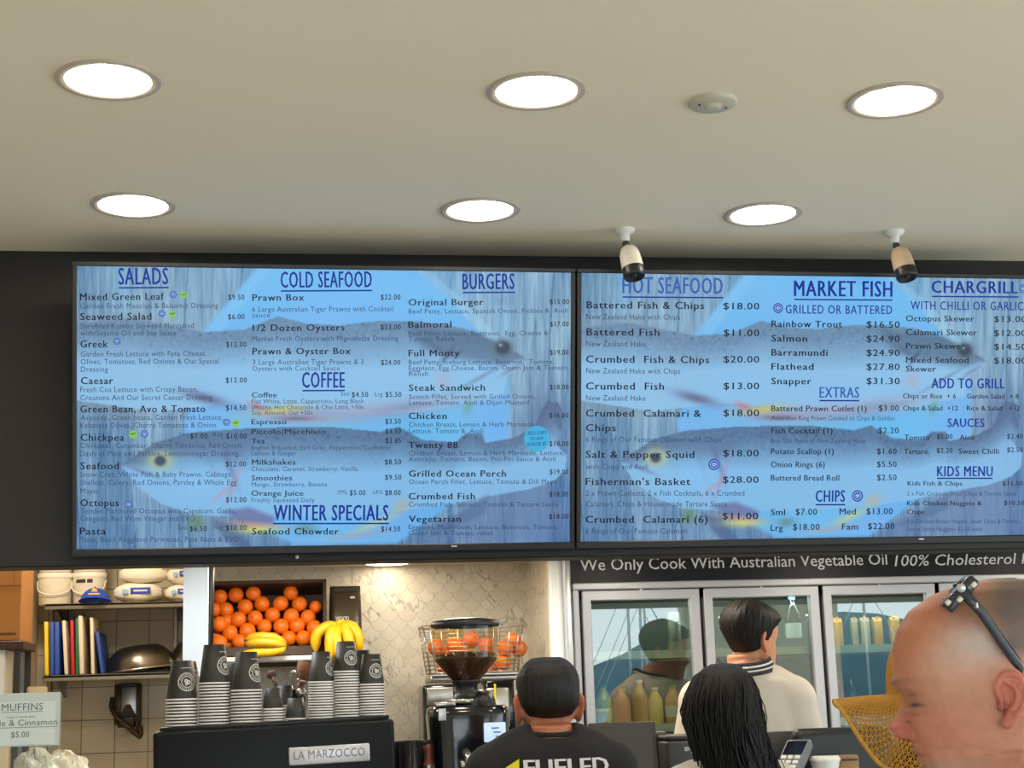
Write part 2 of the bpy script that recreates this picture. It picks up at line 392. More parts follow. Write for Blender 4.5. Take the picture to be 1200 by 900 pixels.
# white drop panel with the narrow tail, hanging from the lower ceiling
yp = 5.45
p0, p1 = at(214, 775, yp), at(243, 797, yp); x0, x1 = p0.x, p1.x; xt = at(229.5, 780, yp).x
b = B(); b.prism([(x0, p0.z), (xt, p0.z), (xt+.012, p1.z+.005), (x1-.01, p1.z), (x1, p0.z+.01), (x1, ZS), (x0, ZS)], .05, M=Matrix.Translation((0, yp+.05, 0)) @ Matrix.Rotation(PI/2, 4, 'X'))
struct(b.build('wall_panel', M['white_panel']))
b = B(); b.tube([(x1+.012, yp+.06, ZS), (x1+.010, yp+.06, at(246, 690, yp).z), (x1+.006, yp+.05, at(243, 770, yp).z)], .009, 8)
struct(b.build('trim_4', M['black']))
# service counters below the frame
M['counter'] = mat('counter_laminate', (70, 66, 62), .4)
b = B(); b.box((1.98, 4.68, .65), (2.4, .52, 1.30), .01); b.box((1.98, 4.68, 1.305), (2.44, .56, .03), .008); struct(b.build('wall_counter', M['counter']))
b = B(); b.box((.045, 4.86, .53), (1.41, .62, 1.06), .01); struct(b.build('wall_coffee_counter', M['counter']))
b = B(); b.box((-1.15, 4.45, .70), (1.0, .6, 1.40), .01); struct(b.build('wall_cake_cabinet', M['counter']))
b = B(); b.box(((xw0+xw1)/2, 6.12, .70), (xw1-xw0, .52, 1.40), .01); struct(b.build('wall_back_bench', M['counter']))

# outdoors, seen in the fridge doors
M['quay'] = mat('quay_paving', (176, 168, 156), .7, vscale=.5)
M['sea'] = mat('sea', (44, 92, 120), .12, var=.2, vscale=.3, bump=.3, bscale=1.0)
M['hill'] = mat('hillside', (70, 104, 112), .9, var=.45, vscale=.12)
b = B(); b.box((3, -10.4, -.11), (60, 14.4, .2)); struct(b.build('ground_quay', M['quay']))
b = B(); b.add([(-300, -17.6, -.6), (300, -17.6, -.6), (300, -420, -.6), (-300, -420, -.6)], [[0, 3, 2, 1]]); struct(b.build('sea', M['sea']))
b = B(); vs = []; fs = []; N = 60
for i in range(N+1):
    x = -160+420*i/N; h = 5.5+2.6*math.sin(i*.21+.6)+1.6*math.sin(i*.53)+.7*math.sin(i*1.7)+11*max(0, min(1, (i-31.0)/4.5))
    for (dy, f) in ((0, -.1), (-12, .35), (-30, .75), (-60, 1.0), (-110, .6)): vs.append((x, -255+dy, -.6+h*f*(1+.05*math.sin(i*2.3+dy))))
for i in range(N):
    for j in range(4): a = i*5+j; fs.append([a, a+1, a+6, a+5])
b.add(vs, fs, 0, True); struct(b.build('hill', M['hill']))

M['hull'] = mat('boat_hull', (236, 236, 232), .4); M['mast'] = mat('boat_mast', (190, 190, 190), .4)
for bx, by, l in ((12.4, -44, 'white sailing boat mirrored in the first fridge door, by the column'), (13.3, -46, 'white sailing boat with tall mast mirrored in the middle of the first fridge door'), (14.4, -50, 'white sailing boat mirrored near the first door mullion'), (21.6, -45, 'white sailing boat mirrored in the third fridge door')):
    t = thing('sailing_boat', l, 'boat', (bx, by, -.6), (0, 0, .3), 'boats mirrored in the fridge doors')
    b = B(); b.loft([[Vector((x, y_*math.cos(q), .45+.5*math.sin(q)*(1 if math.sin(q) < 0 else .9))) for q in [2*PI*j/16 for j in range(16)]] for x, y_ in ((-2.6, .55), (-1.5, .85), (0, .95), (1.5, .7), (2.8, .08))]); b.box((-.2, 0, 1.05), (1.8, .9, .4), .1); b.build('hull', M['hull'], t)
    b = B(); b.tube([(0, 0, .9), (0, 0, 6.3)], .05, 8); b.tube([(0, 0, 1.7), (-2.2, 0, 1.7)], .06, 8); b.tube([(2.7, 0, .9), (0, 0, 6.2)], .015, 5); b.tube([(-2.5, 0, .9), (0, 0, 6.2)], .015, 5); b.build('mast', M['mast'], t)

# ------------------------------------------------------------------ ceiling fittings
def downlight(pos, label, group, name='downlight', D=.226, lamp='lamp'):
    t = thing(name, label, 'ceiling light', pos, group=group)
    R = D/2
    b = B(); b.lathe([(R, 0), (R, -.004), (R-.003, -.006), (R*.83, -.005), (R*.81, -.001), (R*.81, 0)], 48); b.build('trim_ring', M['trim_white'], t)
    b = B(); b.lathe([(0, -.0035), (R*.78, -.0035), (R*.815, -.002), (R*.815, -.0005)], 48); b.build('diffuser', M[lamp], t)
    return t
yr1, yr2 = 3.335, 4.22
rowA = ['above the space before the salads column', 'beside the gap between the two menu screens', 'next to the small round emergency fitting']
for (x, w) in zip((-.363, .585, 1.44), ('furthest from the emergency fitting', 'in the middle of that row', 'beside the round emergency fitting')):
    downlight((x, yr1, ZC), 'round recessed downlight, row away from the menu screens, '+w, 'downlights in the main ceiling')
for (x, w) in zip((-.387, .567, 1.392), ('above the SALADS heading', 'above the BURGERS heading', 'between the two security cameras')):
    downlight((x, yr2, ZC), 'round recessed downlight, row close to the menu screens, '+w, 'downlights in the main ceiling')
pd = at(463, 659.5, 5.85)
downlight((pd.x, atz(463, 659.5, ZS).y, ZS), 'round downlight in the low ceiling over the tiled coffee wall', None, D=.21, lamp='lamp_low')
t = thing('emergency_light', 'small unlit round emergency fitting on the ceiling beside a downlight', 'ceiling fitting', tuple(atz(835, 119, ZC)))
M['fitting'] = mat('fitting_beige', (196, 190, 172), .5, var=.04)
b = B(); b.lathe([(.058, 0), (.057, -.006), (.052, -.010), (.024, -.011)], 40); b.lathe([(.024, -.011), (.022, -.014), (0, -.014)], 24); b.build('cover_plate', M['fitting'], t)
b = B(); b.lathe([(.019, -.014), (.018, -.017), (.012, -.0185), (0, -.019)], 24); b.build('lens', M['fitting'], t)
b = B(); b.ball((-.034, -.006, -.011), .003); b.ball((.034, .008, -.011), .003); b.build('indicator', M['dark_grey'], t)

def sec_cam(u, v, u2, v2, body, label):
    p = atz(u, v, ZC); t = thing('security_camera', label, 'security camera', tuple(p), group='security cameras on the ceiling')
    s = 1.0
    b = B(); b.lathe([(.030, 0), (.030, -.006), (.026, -.012), (.015, -.016), (.013, -.034), (.010, -.038), (0, -.038)], 28); b.build('mount', M['white'], t)
    b = B(); b.tube(smoothpath([(0, 0, -.036), (.002, -.004, -.05), (.006, -.006, -.062)], 4), .008, 10); b.ball((.002, -.002, -.046), .011); b.build('swivel_joint', M['dark_grey'], t)
    d = Matrix.Translation((.006, -.006, -.055)) @ Matrix.Rotation(math.radians(-6), 4, 'Y') @ Matrix.Rotation(math.radians(-14), 4, 'X')
    b = B(); b.lathe([(0, .002), (.014, -.001), (.024, -.010), (.030, -.028), (.032, -.055), (.032, -.075)], 28, M=d); b.build('body', body, t)
    b = B(); b.lathe([(.0325, -.074), (.033, -.098), (.030, -.105), (.026, -.106), (.024, -.098), (0, -.098)], 28, M=d); b.build('front_hood', M['black'], t)
    b = B(); b.ball((0, 0, -.098), (.010, .010, .006), M=d); b.build('lens', M['gloss_black'], t)
    return t
M['cam_white'] = mat('camera_white', (226, 220, 206), .4, var=.04)
M['cam_worn'] = mat('camera_discoloured', (206, 178, 146), .5, var=.15, vscale=60)
sec_cam(732, 268.5, 738, 320, M['cam_white'], 'white security camera with black front hanging above the HOT SEAFOOD heading')
sec_cam(1048, 271, 1057, 320, M['cam_worn'], 'yellowed speckled security camera with black front, above the MARKET FISH and CHARGRILL columns')

# screw in the bulkhead
p = at(348, 652.5, YB-.001); b = B(); b.lathe([(.0, -.003), (.005, -.003), (.006, 0)], 12, M=Matrix.Translation(p) @ Matrix.Rotation(-PI/2, 4, 'X')); struct(b.build('trim_5', M['alu']))
# ------------------------------------------------------------------ menu screens
TW, TH = 1.43, .804
RY, TILT = .0196, .2086
ex = Vector((math.cos(RY), math.sin(RY), 0)); nrm = Vector((0, -math.cos(TILT), -math.sin(TILT)))
ed = ex.cross(nrm).normalized(); ed = -ed if ed.z > 0 else ed          # down the screen
nrm = -ex.cross(ed).normalized(); nrm = nrm if nrm.y < 0 else -nrm
TL1 = Vector((-.5634+.003, 4.4469, 1.2464+1.6)); TL2 = TL1+ex*(TW+.032)
def proj(P):
    q = np.array(P)-CAM; d = q @ FW; return (600+F_PX*(q @ RT)/d, 450-F_PX*(q @ UP)/d)
def homography(src):
    A = []; dst = [(0, 0), (1, 0), (1, 1), (0, 1)]
    for (u, v), (x, y) in zip(src, dst):
        A.append([u, v, 1, 0, 0, 0, -x*u, -x*v, x]); A.append([0, 0, 0, u, v, 1, -y*u, -y*v, y])
    A = np.array(A); h = np.linalg.solve(A[:, :8], A[:, 8]); H = np.append(h, 1).reshape(3, 3)
    def f(u, v):
        q = H @ np.array([u, v, 1.0]); return q[0]/q[2], q[1]/q[2]
    return f
st1 = homography([(90.7, 310.2), (669.5, 322), (665.7, 635.5), (87, 644)])
pr = proj(TL2+ex*TW); pb = proj(TL2+ex*TW+ed*TH)
st2 = homography([(681, 320.8), (pr[0], 320.8+(324-320.8)*(pr[0]-681)/519), (pb[0], 633-(633-626)*(pb[0]-681)/519), (681, 633)])

GX, GY = 600, 338
def menu_picture():
    X, Y = np.meshgrid(np.linspace(0, 580, GX), np.linspace(0, 326, GY))
    def poly(P):
        ins = np.zeros(X.shape, bool); n = len(P)
        for i in range(n):
            x1, y1 = P[i]; x2, y2 = P[(i+1) % n]
            if y1 == y2: continue
            c = ((y1 > Y) != (y2 > Y)) & (X < (x2-x1)*(Y-y1)/(y2-y1)+x1); ins ^= c
        return ins.astype(float)
    def blur(a, k):
        for _ in range(2):
            for ax in (0, 1):
                p = np.pad(a, [(k, k) if i == ax else (0, 0) for i in (0, 1)], mode='edge'); c = np.cumsum(p, axis=ax)
                c = np.concatenate([np.zeros_like(np.take(c, [0], axis=ax)), c], axis=ax); n = a.shape[ax]
                a = (np.take(c, range(2*k+1, 2*k+1+n), axis=ax)-np.take(c, range(0, n), axis=ax))/(2*k+1)
        return a
    noise = lambda k: blur(rng.standard_normal(X.shape), k)*(2*k+1)
    def nz(kx, ky):
        a = rng.standard_normal((GY//ky+3, GX//kx+3)); yi = np.linspace(0, a.shape[0]-1.01, GY); xi = np.linspace(0, a.shape[1]-1.01, GX)
        y0 = yi.astype(int); x0 = xi.astype(int); fy = (yi-y0)[:, None]; fx = (xi-x0)[None]
        return a[y0][:, x0]*(1-fy)*(1-fx)+a[y0+1][:, x0]*fy*(1-fx)+a[y0][:, x0+1]*(1-fy)*fx+a[y0+1][:, x0+1]*fy*fx
    def gauss(cx, cy, sx, sy, rot=0):
        c, s = math.cos(rot), math.sin(rot); dx, dy = X-cx, Y-cy
        return np.exp(-(((dx*c+dy*s)/sx)**2+((-dx*s+dy*c)/sy)**2))
    img = np.zeros(X.shape+(3,)); Cc = lambda c: np.array(c, float)
    def lay(mask, col): 
        nonlocal img
        col = col if isinstance(col, np.ndarray) and col.ndim == 3 else Cc(col)
        img = img*(1-mask[..., None])+col*mask[..., None]
    # weathered planks
    wood = np.stack([X*0+124, X*0+160, X*0+188], -1)
    streak = nz(2, 60)*7+nz(5, 90)*7+nz(1, 25)*6+nz(18, 40)*5
    plank = np.where(((X+6*np.sin(Y/90)) % 62) < 2.2, -26, 0)+((np.floor((X+6*np.sin(Y/90))/62)*37) % 13-6)*1.6
    wood = wood-np.array([10, 8, 6])+(streak*1.15+nz(1, 12)*5+plank)[..., None]*np.array([1.15, 1.0, .8])
    shade = np.clip((Y-150)/190, 0, 1)*18+np.clip((X-470)/110, 0, 1)*np.clip((Y-90)/160, 0, 1)*18
    img = wood-shade[..., None]*np.array([1.2, 1.15, .55])
    light = blur(poly([(40, 0), (62, 0), (58, 90), (42, 90)])+poly([(486, 40), (508, 40), (505, 210), (484, 210)])+poly([(520, 235), (550, 235), (555, 326), (515, 326)])*.8, 3)
    lay(light*.45, (140, 196, 228))
    # plate
    plate = blur(poly([(205, 0), (392, 0), (440, 40), (470, 75), (500, 110), (505, 150), (505, 200), (455, 262), (420, 290), (370, 326), (250, 326), (200, 300), (130, 250), (120, 180), (150, 120), (142, 75)]), 2)
    pl = np.stack([104+6*nz(60, 60), 176+4*nz(60, 60), 232+0*X], -1); lay(plate, pl)
    lay(blur(poly([(392, 0), (408, 0), (455, 40), (520, 110), (505, 112), (440, 42)]), 1)*.5, (150, 205, 235))
    lay(blur(poly([(205, 0), (222, 0), (160, 80), (142, 76)]), 2)*.35, (140, 200, 238))
    lay(gauss(330, 20, 130, 40)*.6, (112, 186, 240)); lay(gauss(130, 100, 20, 150)*.0, (0, 0, 0))
    spk = rng.random(X.shape)
    def fish(P, back, belly, seed):
        m = poly(P); m = (m+np.roll(m, 1, 0)+np.roll(m, 1, 1)+np.roll(m, -1, 0)+np.roll(m, -1, 1))/5
        top = np.full(GX, 999.); bot = np.full(GX, -1.); hard = poly(P) > .5
        ys = Y[:, 0]
        for j in range(GX):
            k = np.where(hard[:, j])[0]
            if len(k): top[j] = ys[k[0]]; bot[j] = ys[k[-1]]
        ker = np.ones(25)/25; sm = lambda a: np.convolve(np.pad(a, 12, mode='edge'), ker, 'valid')
        ok = bot > 0; xi = np.arange(GX); top = sm(np.interp(xi, xi[ok], top[ok])); bot = sm(np.interp(xi, xi[ok], bot[ok]))
        f = np.clip((Y-top[None])/(bot-top+1e-3)[None], 0, 1)
        g = np.clip((f-.1)/.42, 0, 1)[..., None]; c = Cc(back)*(1-g)+Cc(belly)*g
        c = c+(nz(3, 3)*5*(1-g[..., 0]))[..., None]
        sp = ((blur(spk, 1) < .38)*np.clip(.62-f, 0, 1)*1.4); c = c-(sp*26)[..., None]*np.array([1, 1, .9])
        lay(m*.92, c); return m, f
    f1 = [(0, 66), (60, 60), (142, 75), (190, 72), (228, 56), (262, 64), (300, 66), (340, 61), (390, 60), (430, 64), (460, 72), (490, 85), (521, 101), (527, 108), (515, 118), (502, 125), (497, 150), (455, 158), (400, 168), (330, 172), (270, 165), (180, 158), (90, 168), (0, 155)]
    lay(blur(poly([(0, 60), (70, 50), (150, 90), (160, 130), (60, 180), (0, 160)]), 6)*.5, (120, 140, 158))
    fish(f1, (98, 130, 162), (136, 188, 228), 1)
    lay(blur(poly([(380, 64), (470, 74), (523, 104), (500, 112), (440, 104), (400, 92)]), 3)*.55, (66, 92, 122))
    lay(gauss(497, 91, 12, 10), (108, 128, 140)); lay(np.clip(gauss(497, 91, 8, 7)*2, 0, 1), (44, 62, 84)); lay(gauss(494, 88, 2.5, 2)*.9, (150, 180, 200))
    lay(gauss(508, 117, 16, 3, -.55)*.6, (120, 110, 140)); lay(gauss(430, 100, 12, 3, -.9)*.8, (60, 84, 110)); lay(gauss(418, 92, 14, 4, .6)*.6, (70, 96, 124)); lay(gauss(468, 128, 30, 2.5, -.5)*.5, (92, 110, 140)); lay(gauss(445, 97, 10, 3, -.9)*.4, (70, 96, 120))
    lay(gauss(330, 168, 110, 10, -.08)*.6, (160, 150, 178)); lay(gauss(250, 172, 60, 8, .1)*.5, (176, 140, 160)); lay(gauss(425, 130, 10, 10)*.35, (190, 150, 160))
    lay(gauss(390, 160, 50, 7, -.2)*.5, (104, 128, 160)); lay(gauss(420, 152, 40, 3, -.12)*.5, (170, 190, 220))
    lay(gauss(232, 166, 30, 5, -.1)*.75, (196, 190, 96)); lay(gauss(205, 162, 10, 4, .4)*.7, (200, 110, 110)); lay(gauss(145, 152, 26, 6, .25)*.8, (84, 84, 120)); lay(gauss(250, 176, 22, 3)*.6, (90, 80, 100))
    lay(gauss(455, 163, 5, 10, .3)*.6, (100, 150, 130))
    f2 = [(50, 230), (60, 222), (90, 203), (130, 192), (200, 187), (290, 186), (350, 192), (372, 186), (400, 202), (440, 205), (452, 194), (472, 194), (476, 206), (510, 200), (535, 188), (545, 165), (552, 155), (566, 158), (572, 172), (570, 190), (560, 205), (576, 222), (574, 240), (560, 252), (530, 262), (480, 270), (440, 278), (380, 286), (300, 292), (200, 292), (130, 288), (95, 275), (68, 255)]
    lay(blur(poly([(455, 300), (500, 262), (560, 255), (580, 326), (370, 326)]), 3)*.6, (92, 116, 160))
    fish(f2, (76, 106, 142), (126, 182, 226), 2)
    lay(blur(poly([(52, 226), (95, 204), (150, 200), (205, 206), (180, 226), (110, 218), (70, 232)]), 4)*.5, (84, 108, 142))
    lay(np.clip(gauss(94, 225, 12, 9.5)*1.6, 0, 1), (178, 190, 140)); lay(np.clip(gauss(94, 225, 5.5, 5)*2, 0, 1), (40, 52, 76))
    lay(gauss(75, 238, 22, 2.5, .35)*.6, (92, 100, 140)); lay(gauss(173, 230, 3.5, 26, -.35)*.6, (84, 96, 140)); lay(gauss(178, 252, 3, 22, .35)*.6, (176, 120, 150)); lay(gauss(166, 262, 16, 3, -.7)*.5, (190, 130, 150)); lay(gauss(150, 225, 3, 26, -.3)*.3, (90, 120, 160))
    lay(gauss(130, 245, 46, 24)*.4, (128, 192, 240))
    lay(blur(poly([(164, 285), (196, 280), (226, 292), (224, 302), (190, 298)]), 2)*.8, (96, 104, 150))
    lay(blur(poly([(152, 292), (180, 302), (205, 334), (196, 336), (168, 318)]), 2)*.8, (70, 96, 140))
    lay(gauss(135, 297, 9, 9)*.85, (84, 128, 96)); lay(gauss(205, 306, 26, 5)*.85, (206, 206, 110)); lay(gauss(200, 300, 30, 3, .1)*.6, (214, 130, 110))
    lay(gauss(262, 306, 12, 6)*.6, (84, 120, 110)); lay(gauss(345, 300, 26, 5, -.4)*.6, (206, 206, 120)); lay(gauss(375, 280, 10, 7, -.5)*.45, (206, 160, 110)); lay(gauss(320, 315, 40, 4, -.1)*.5, (170, 150, 170))
    lay(blur(poly([(400, 312), (440, 292), (480, 268), (476, 290), (430, 312)]), 2)*.75, (76, 104, 146))
    lay(gauss(545, 172, 26, 30)*.55, (70, 92, 134))
    return np.clip(img, 0, 255)
PIC = menu_picture()/255.0
PIC = np.where(PIC <= .04045, PIC/12.92, ((PIC+.055)/1.055)**2.4)

def screen_mat():
    m = bpy.data.materials.new('lit_screen'); m.use_nodes = True; b = m.node_tree.nodes['Principled BSDF']
    a = _n(m.node_tree, 'ShaderNodeAttribute'); a.attribute_name = 'Col'
    m.node_tree.links.new(a.outputs['Color'], b.inputs['Emission Color']); b.inputs['Emission Strength'].default_value = 1.0
    b.inputs['Base Color'].default_value = (.006, .006, .007, 1); b.inputs['Roughness'].default_value = .18; b.inputs['Specular IOR Level'].default_value = .3
    return m
M['screen'] = screen_mat()
def ink(name, c):
    m = mat(name, (8, 8, 10), .18, emit=c, es=.93, spec=.2); return m
M['ink_h'] = ink('heading_blue', (8, 44, 152)); M['ink_h2'] = ink('faded_heading_blue', (58, 96, 182)); M['ink_i'] = ink('item_navy', (16, 18, 46)); M['ink_d'] = ink('description_slate', (52, 74, 108))
M['ic_blue'] = ink('badge_blue', (30, 74, 176)); M['ic_green'] = ink('badge_green', (136, 200, 78)); M['ic_white'] = ink('badge_pale', (170, 206, 240)); M['sticker'] = ink('sticker_cyan', (64, 176, 222))
M['bezel'] = mat('screen_bezel', (20, 20, 21), .35, var=.1)

H, H2, I, J, D, P, S = 'H', 'H2', 'I', 'J', 'D', 'P', 'S'
T1 = [(H, 'SALADS', 140, 198, 332.5, 19), (H, 'COLD SEAFOOD', 331, 437.5, 337.3, 18.5), (H, 'BURGERS', 543.7, 603.7, 340.5, 18.5), (H, 'COFFEE', 355, 404.5, 454.7, 18), (H, 'WINTER SPECIALS', 320, 454, 610.5, 18),
 (I, 'Mixed Green Leaf', 94, 193, 350.7, 8), (I, 'Seaweed Salad', 94, 178, 374, 8), (I, 'Greek', 94, 126, 406.3, 8), (I, 'Caesar', 94, 132, 449.5, 8), (I, 'Green Bean, Avo & Tomato', 93, 240.5, 483, 8), (I, 'Chickpea', 93, 144, 516.5, 8), (I, 'Seafood', 92.5, 137.5, 550, 8), (I, 'Octopus', 92, 137, 593.5, 8), (I, 'Pasta', 91, 121.5, 627, 8),
 (D, 'Garden Fresh Mesclun & Balsamic Dressing', 94, 257, 360.5, 6), (D, 'Shredded Kombu Seaweed Marinated', 94, 228, 384, 6), (D, 'with Sesame Oil and Soy Sauce', 94, 207, 392.5, 6), (D, 'Garden Fresh Lettuce with Feta Cheese,', 94, 243, 417, 6), (D, 'Olives, Tomatoes, Red Onions & Our Special', 94, 257, 426, 6), (D, 'Dressing', 94, 126, 435, 6),
 (D, 'Fresh Cos Lettuce with Crispy Bacon,', 93, 232, 459, 6), (D, 'Croutons And Our Secret Caesar Dressing', 93, 249, 468.5, 6), (D, 'Avocado, Green beans, Garden Fresh Lettuce,', 93, 261, 492, 6), (D, 'Kalamata Olives, Cherry Tomatoes & Onion', 92.5, 253, 501, 6), (D, 'Chickpeas, Cucumber, Cherry Tomatoes, Red Onion.', 92.5, 284, 525, 6), (D, 'Dash of Mint and Parsley. Lemonvinegar Dressing.', 92, 281, 534.5, 6),
 (D, 'Snow Crab, White Fish & Baby Prawns, Cabbage.', 92, 272, 559, 6), (D, 'Shallots, Celery, Red Onions, Parsley & Whole Egg', 92, 276.5, 568.5, 6), (D, 'Mayo', 92, 112, 578.5, 6), (D, 'Tender Marinated Octopus with Capsicum, Garlic.', 92, 276, 602, 6), (D, 'Oregano, Red Wine Vinegar and EVO', 91.5, 227, 611, 6), (D, 'Pasta, Basil, Reggiano Parmesan, Pine Nuts & EVO', 90.5, 279, 635.5, 6),
 (P, '$9.50', 269, 288, 351, 6), (P, '$6.00', 268.5, 288, 374, 6), (P, '$12.00', 266, 290, 406.5, 6), (P, '$12.00', 265, 290, 448.5, 6), (P, '$14.50', 265, 289, 481, 6), (D, 'Sml', 209, 220, 511.5, 5), (P, '$7.00', 222.5, 243, 514, 6), (D, 'Reg', 250, 261, 512, 5), (P, '$10.00', 265, 289, 514, 6), (P, '$12.00', 264, 288, 547, 6), (P, '$12.00', 264, 288, 589, 6), (D, 'Sml', 207, 217, 621.5, 5), (P, '$6.50', 221, 241, 623, 6), (D, 'Reg', 250, 260, 621, 5), (P, '$10.00', 263.5, 288, 622, 6),
 (I, 'Prawn Box', 297.5, 358, 352.5, 7.5), (P, '$22.00', 448, 471, 352, 6), (D, '6 Large Australian Tiger Prawns with Cocktail', 297, 462, 365.5, 6), (D, 'sauce', 297, 318, 372, 5.5), (I, '1/2 Dozen Oysters', 297.5, 405, 388, 7.5), (P, '$23.00', 447.5, 471, 387, 6), (D, 'Market Fresh Oysters with Mignonette Dressing', 297, 468, 400, 6), (I, 'Prawn & Oyster Box', 297, 412, 415.5, 7.5), (D, '3 Large Australian Tiger Prawns & 3', 297, 427, 427.5, 6), (P, '$24.00', 447.5, 470, 428.5, 6), (D, 'Oysters with Cocktail Sauce', 296.5, 399, 434.7, 5.5),
 (J, 'Coffee', 295.5, 325, 466, 6), (D, 'Sml', 400, 410, 464.5, 5), (P, '$4.50', 413, 432, 466, 6), (D, 'Lrg', 440, 449, 465, 5), (P, '$5.50', 452.5, 471, 466, 6), (D, 'Flat White, Latte, Cappuccino, Long Black', 295.5, 427, 473, 5), (D, '(Mocha, Hot Chocolate & Chai Latte, +50c', 295.5, 427, 480, 5), (D, 'Soy, Almond, Oat +50c', 295.5, 367, 486.5, 5),
 (J, 'Espresso', 295, 336, 497.5, 5.8), (P, '$3.50', 452, 470, 497.5, 6), (J, 'Piccolo/Macchiato', 295, 382, 509, 5.8), (P, '$3.50', 452, 470, 509, 6), (J, 'Tea', 295, 310, 520, 5.8), (P, '$3.85', 452, 470, 520, 6), (D, 'English Breakfast, Earl Grey, Peppermint, Camomile', 294.5, 457, 527.5, 5), (D, 'Lemon & Ginger', 294.5, 347, 534, 5), (J, 'Milkshakes', 295, 346, 545, 6), (P, '$8.50', 451, 470, 545, 6), (D, 'Chocolate, Caramel, Strawberry, Vanilla', 294.5, 419, 552.5, 5),
 (J, 'Smoothies', 294.5, 342, 563.5, 6), (P, '$9.50', 451, 470, 563, 6), (D, 'Mango, Strawberry, Banana', 294.5, 383, 570.5, 5), (J, 'Orange Juice', 294, 355, 581.5, 6), (D, 'SML', 395, 407, 579.5, 4.5), (P, '$5.00', 409.5, 428, 581, 6), (D, 'LRG', 437, 448, 579.5, 4.5), (P, '$8.00', 451, 469, 581, 6), (D, 'Freshly Squeezed Daily', 294, 368, 589, 5), (I, 'Seafood Chowder', 294.5, 396, 627, 7.5), (P, '$14.50', 446, 468, 623.5, 6),
 (I, 'Original Burger', 480.5, 567.5, 359, 7.5), (P, '$15.00', 645, 667, 358.5, 6), (D, 'Beef Patty, Lettuce, Spanish Onion, Pickles &  Aioli', 480.5, 665.5, 368.5, 5.5), (I, 'Balmoral', 480, 530, 385, 7.5), (P, '$17.00', 645, 666.5, 384.5, 6), (D, 'Beef Patty, Lettuce, Beetroot,  Egg, Cheese &', 480, 642.5, 394.5, 5.5), (D, 'Tomato Relish', 480, 533, 401, 5.5), (I, 'Full Monty', 480, 539, 418.5, 7.5), (P, '$19.00', 644.5, 666, 417.5, 6), (D, 'Beef Patty, Iceburg Lettuce, Beetroot,  Tomato,', 480, 649, 428, 5.5), (D, 'Eggplant, Egg,Cheese, Bacon, Onion Jam & Tomato', 480, 664.5, 435, 5.5), (D, 'Relish', 480, 502.5, 441.5, 5.5),
 (I, 'Steak Sandwich', 480, 568.5, 459, 7.5), (P, '$18.00', 644, 665.5, 458, 6), (D, 'Scotch Fillet, Served with Grilled Onions,', 480, 627, 468.5, 5.5), (D, 'Lettuce, Tomato, Aioli & Dijon Mustard', 480, 619.5, 475.5, 5.5), (I, 'Chicken', 479.5, 523.5, 492, 7.5), (P, '$16.00', 643.5, 665, 491, 6), (D, 'Chicken Breast, Lemon & Herb Marinade', 479.5, 625, 501, 5.5), (D, 'Lettuce, Tomato &  Aioli', 479.5, 566, 508.5, 5.5), (I, 'Twenty 88', 479, 536, 526, 7.5), (P, '$18.00', 643, 665, 524, 6), (D, 'Chicken Breast, Lemon & Herb Marinade, Lettuce,', 479, 660, 534.5, 5.5), (D, 'Avocado, Tomato, Bacon, Piri-Piri Sauce & Aioli', 479, 650, 541.5, 5.5),
 (I, 'Grilled Ocean Perch', 479, 592, 559.5, 7.5), (P, '$19.00', 643, 664.5, 557, 6), (D, 'Ocean Perch Fillet, Lettuce, Tomato & Dill Mayo', 479, 651, 568, 5.5), (I, 'Crumbed Fish', 478.5, 555.5, 586, 7.5), (P, '$18.00', 642.5, 664, 583, 6), (D, 'Crumbed Fish, Spinach, Tomato & Tartare Sauce', 478.5, 652.5, 594.5, 5.5), (I, 'Vegetarian', 478.5, 539, 612.5, 7.5), (P, '$18.00', 642, 664, 609, 6), (D, 'Eggplant, Mushroom, Lettuce, Beetroot, Tomato,', 478, 652, 621, 5.5), (D, 'Onion Jam & Tomato relish', 478, 576.5, 628, 5.5)]
U1 = [(140, 199, 336.3), (331, 438, 341.2), (544, 605, 344.3), (355, 405, 458.2), (319, 455, 614.2)]
K1 = [(204, 344.5, 4, 'b'), (216.5, 345, 4.2, 'g'), (190.5, 367, 4, 'b'), (203, 367.5, 4.2, 'g'), (137, 399, 4, 'b'), (265.5, 495, 4, 'b'), (276.5, 496, 4.2, 'g'), (155, 508.8, 4.6, 'g'), (168.5, 508.5, 4.2, 'b'), (149, 591.5, 4.2, 'b')]
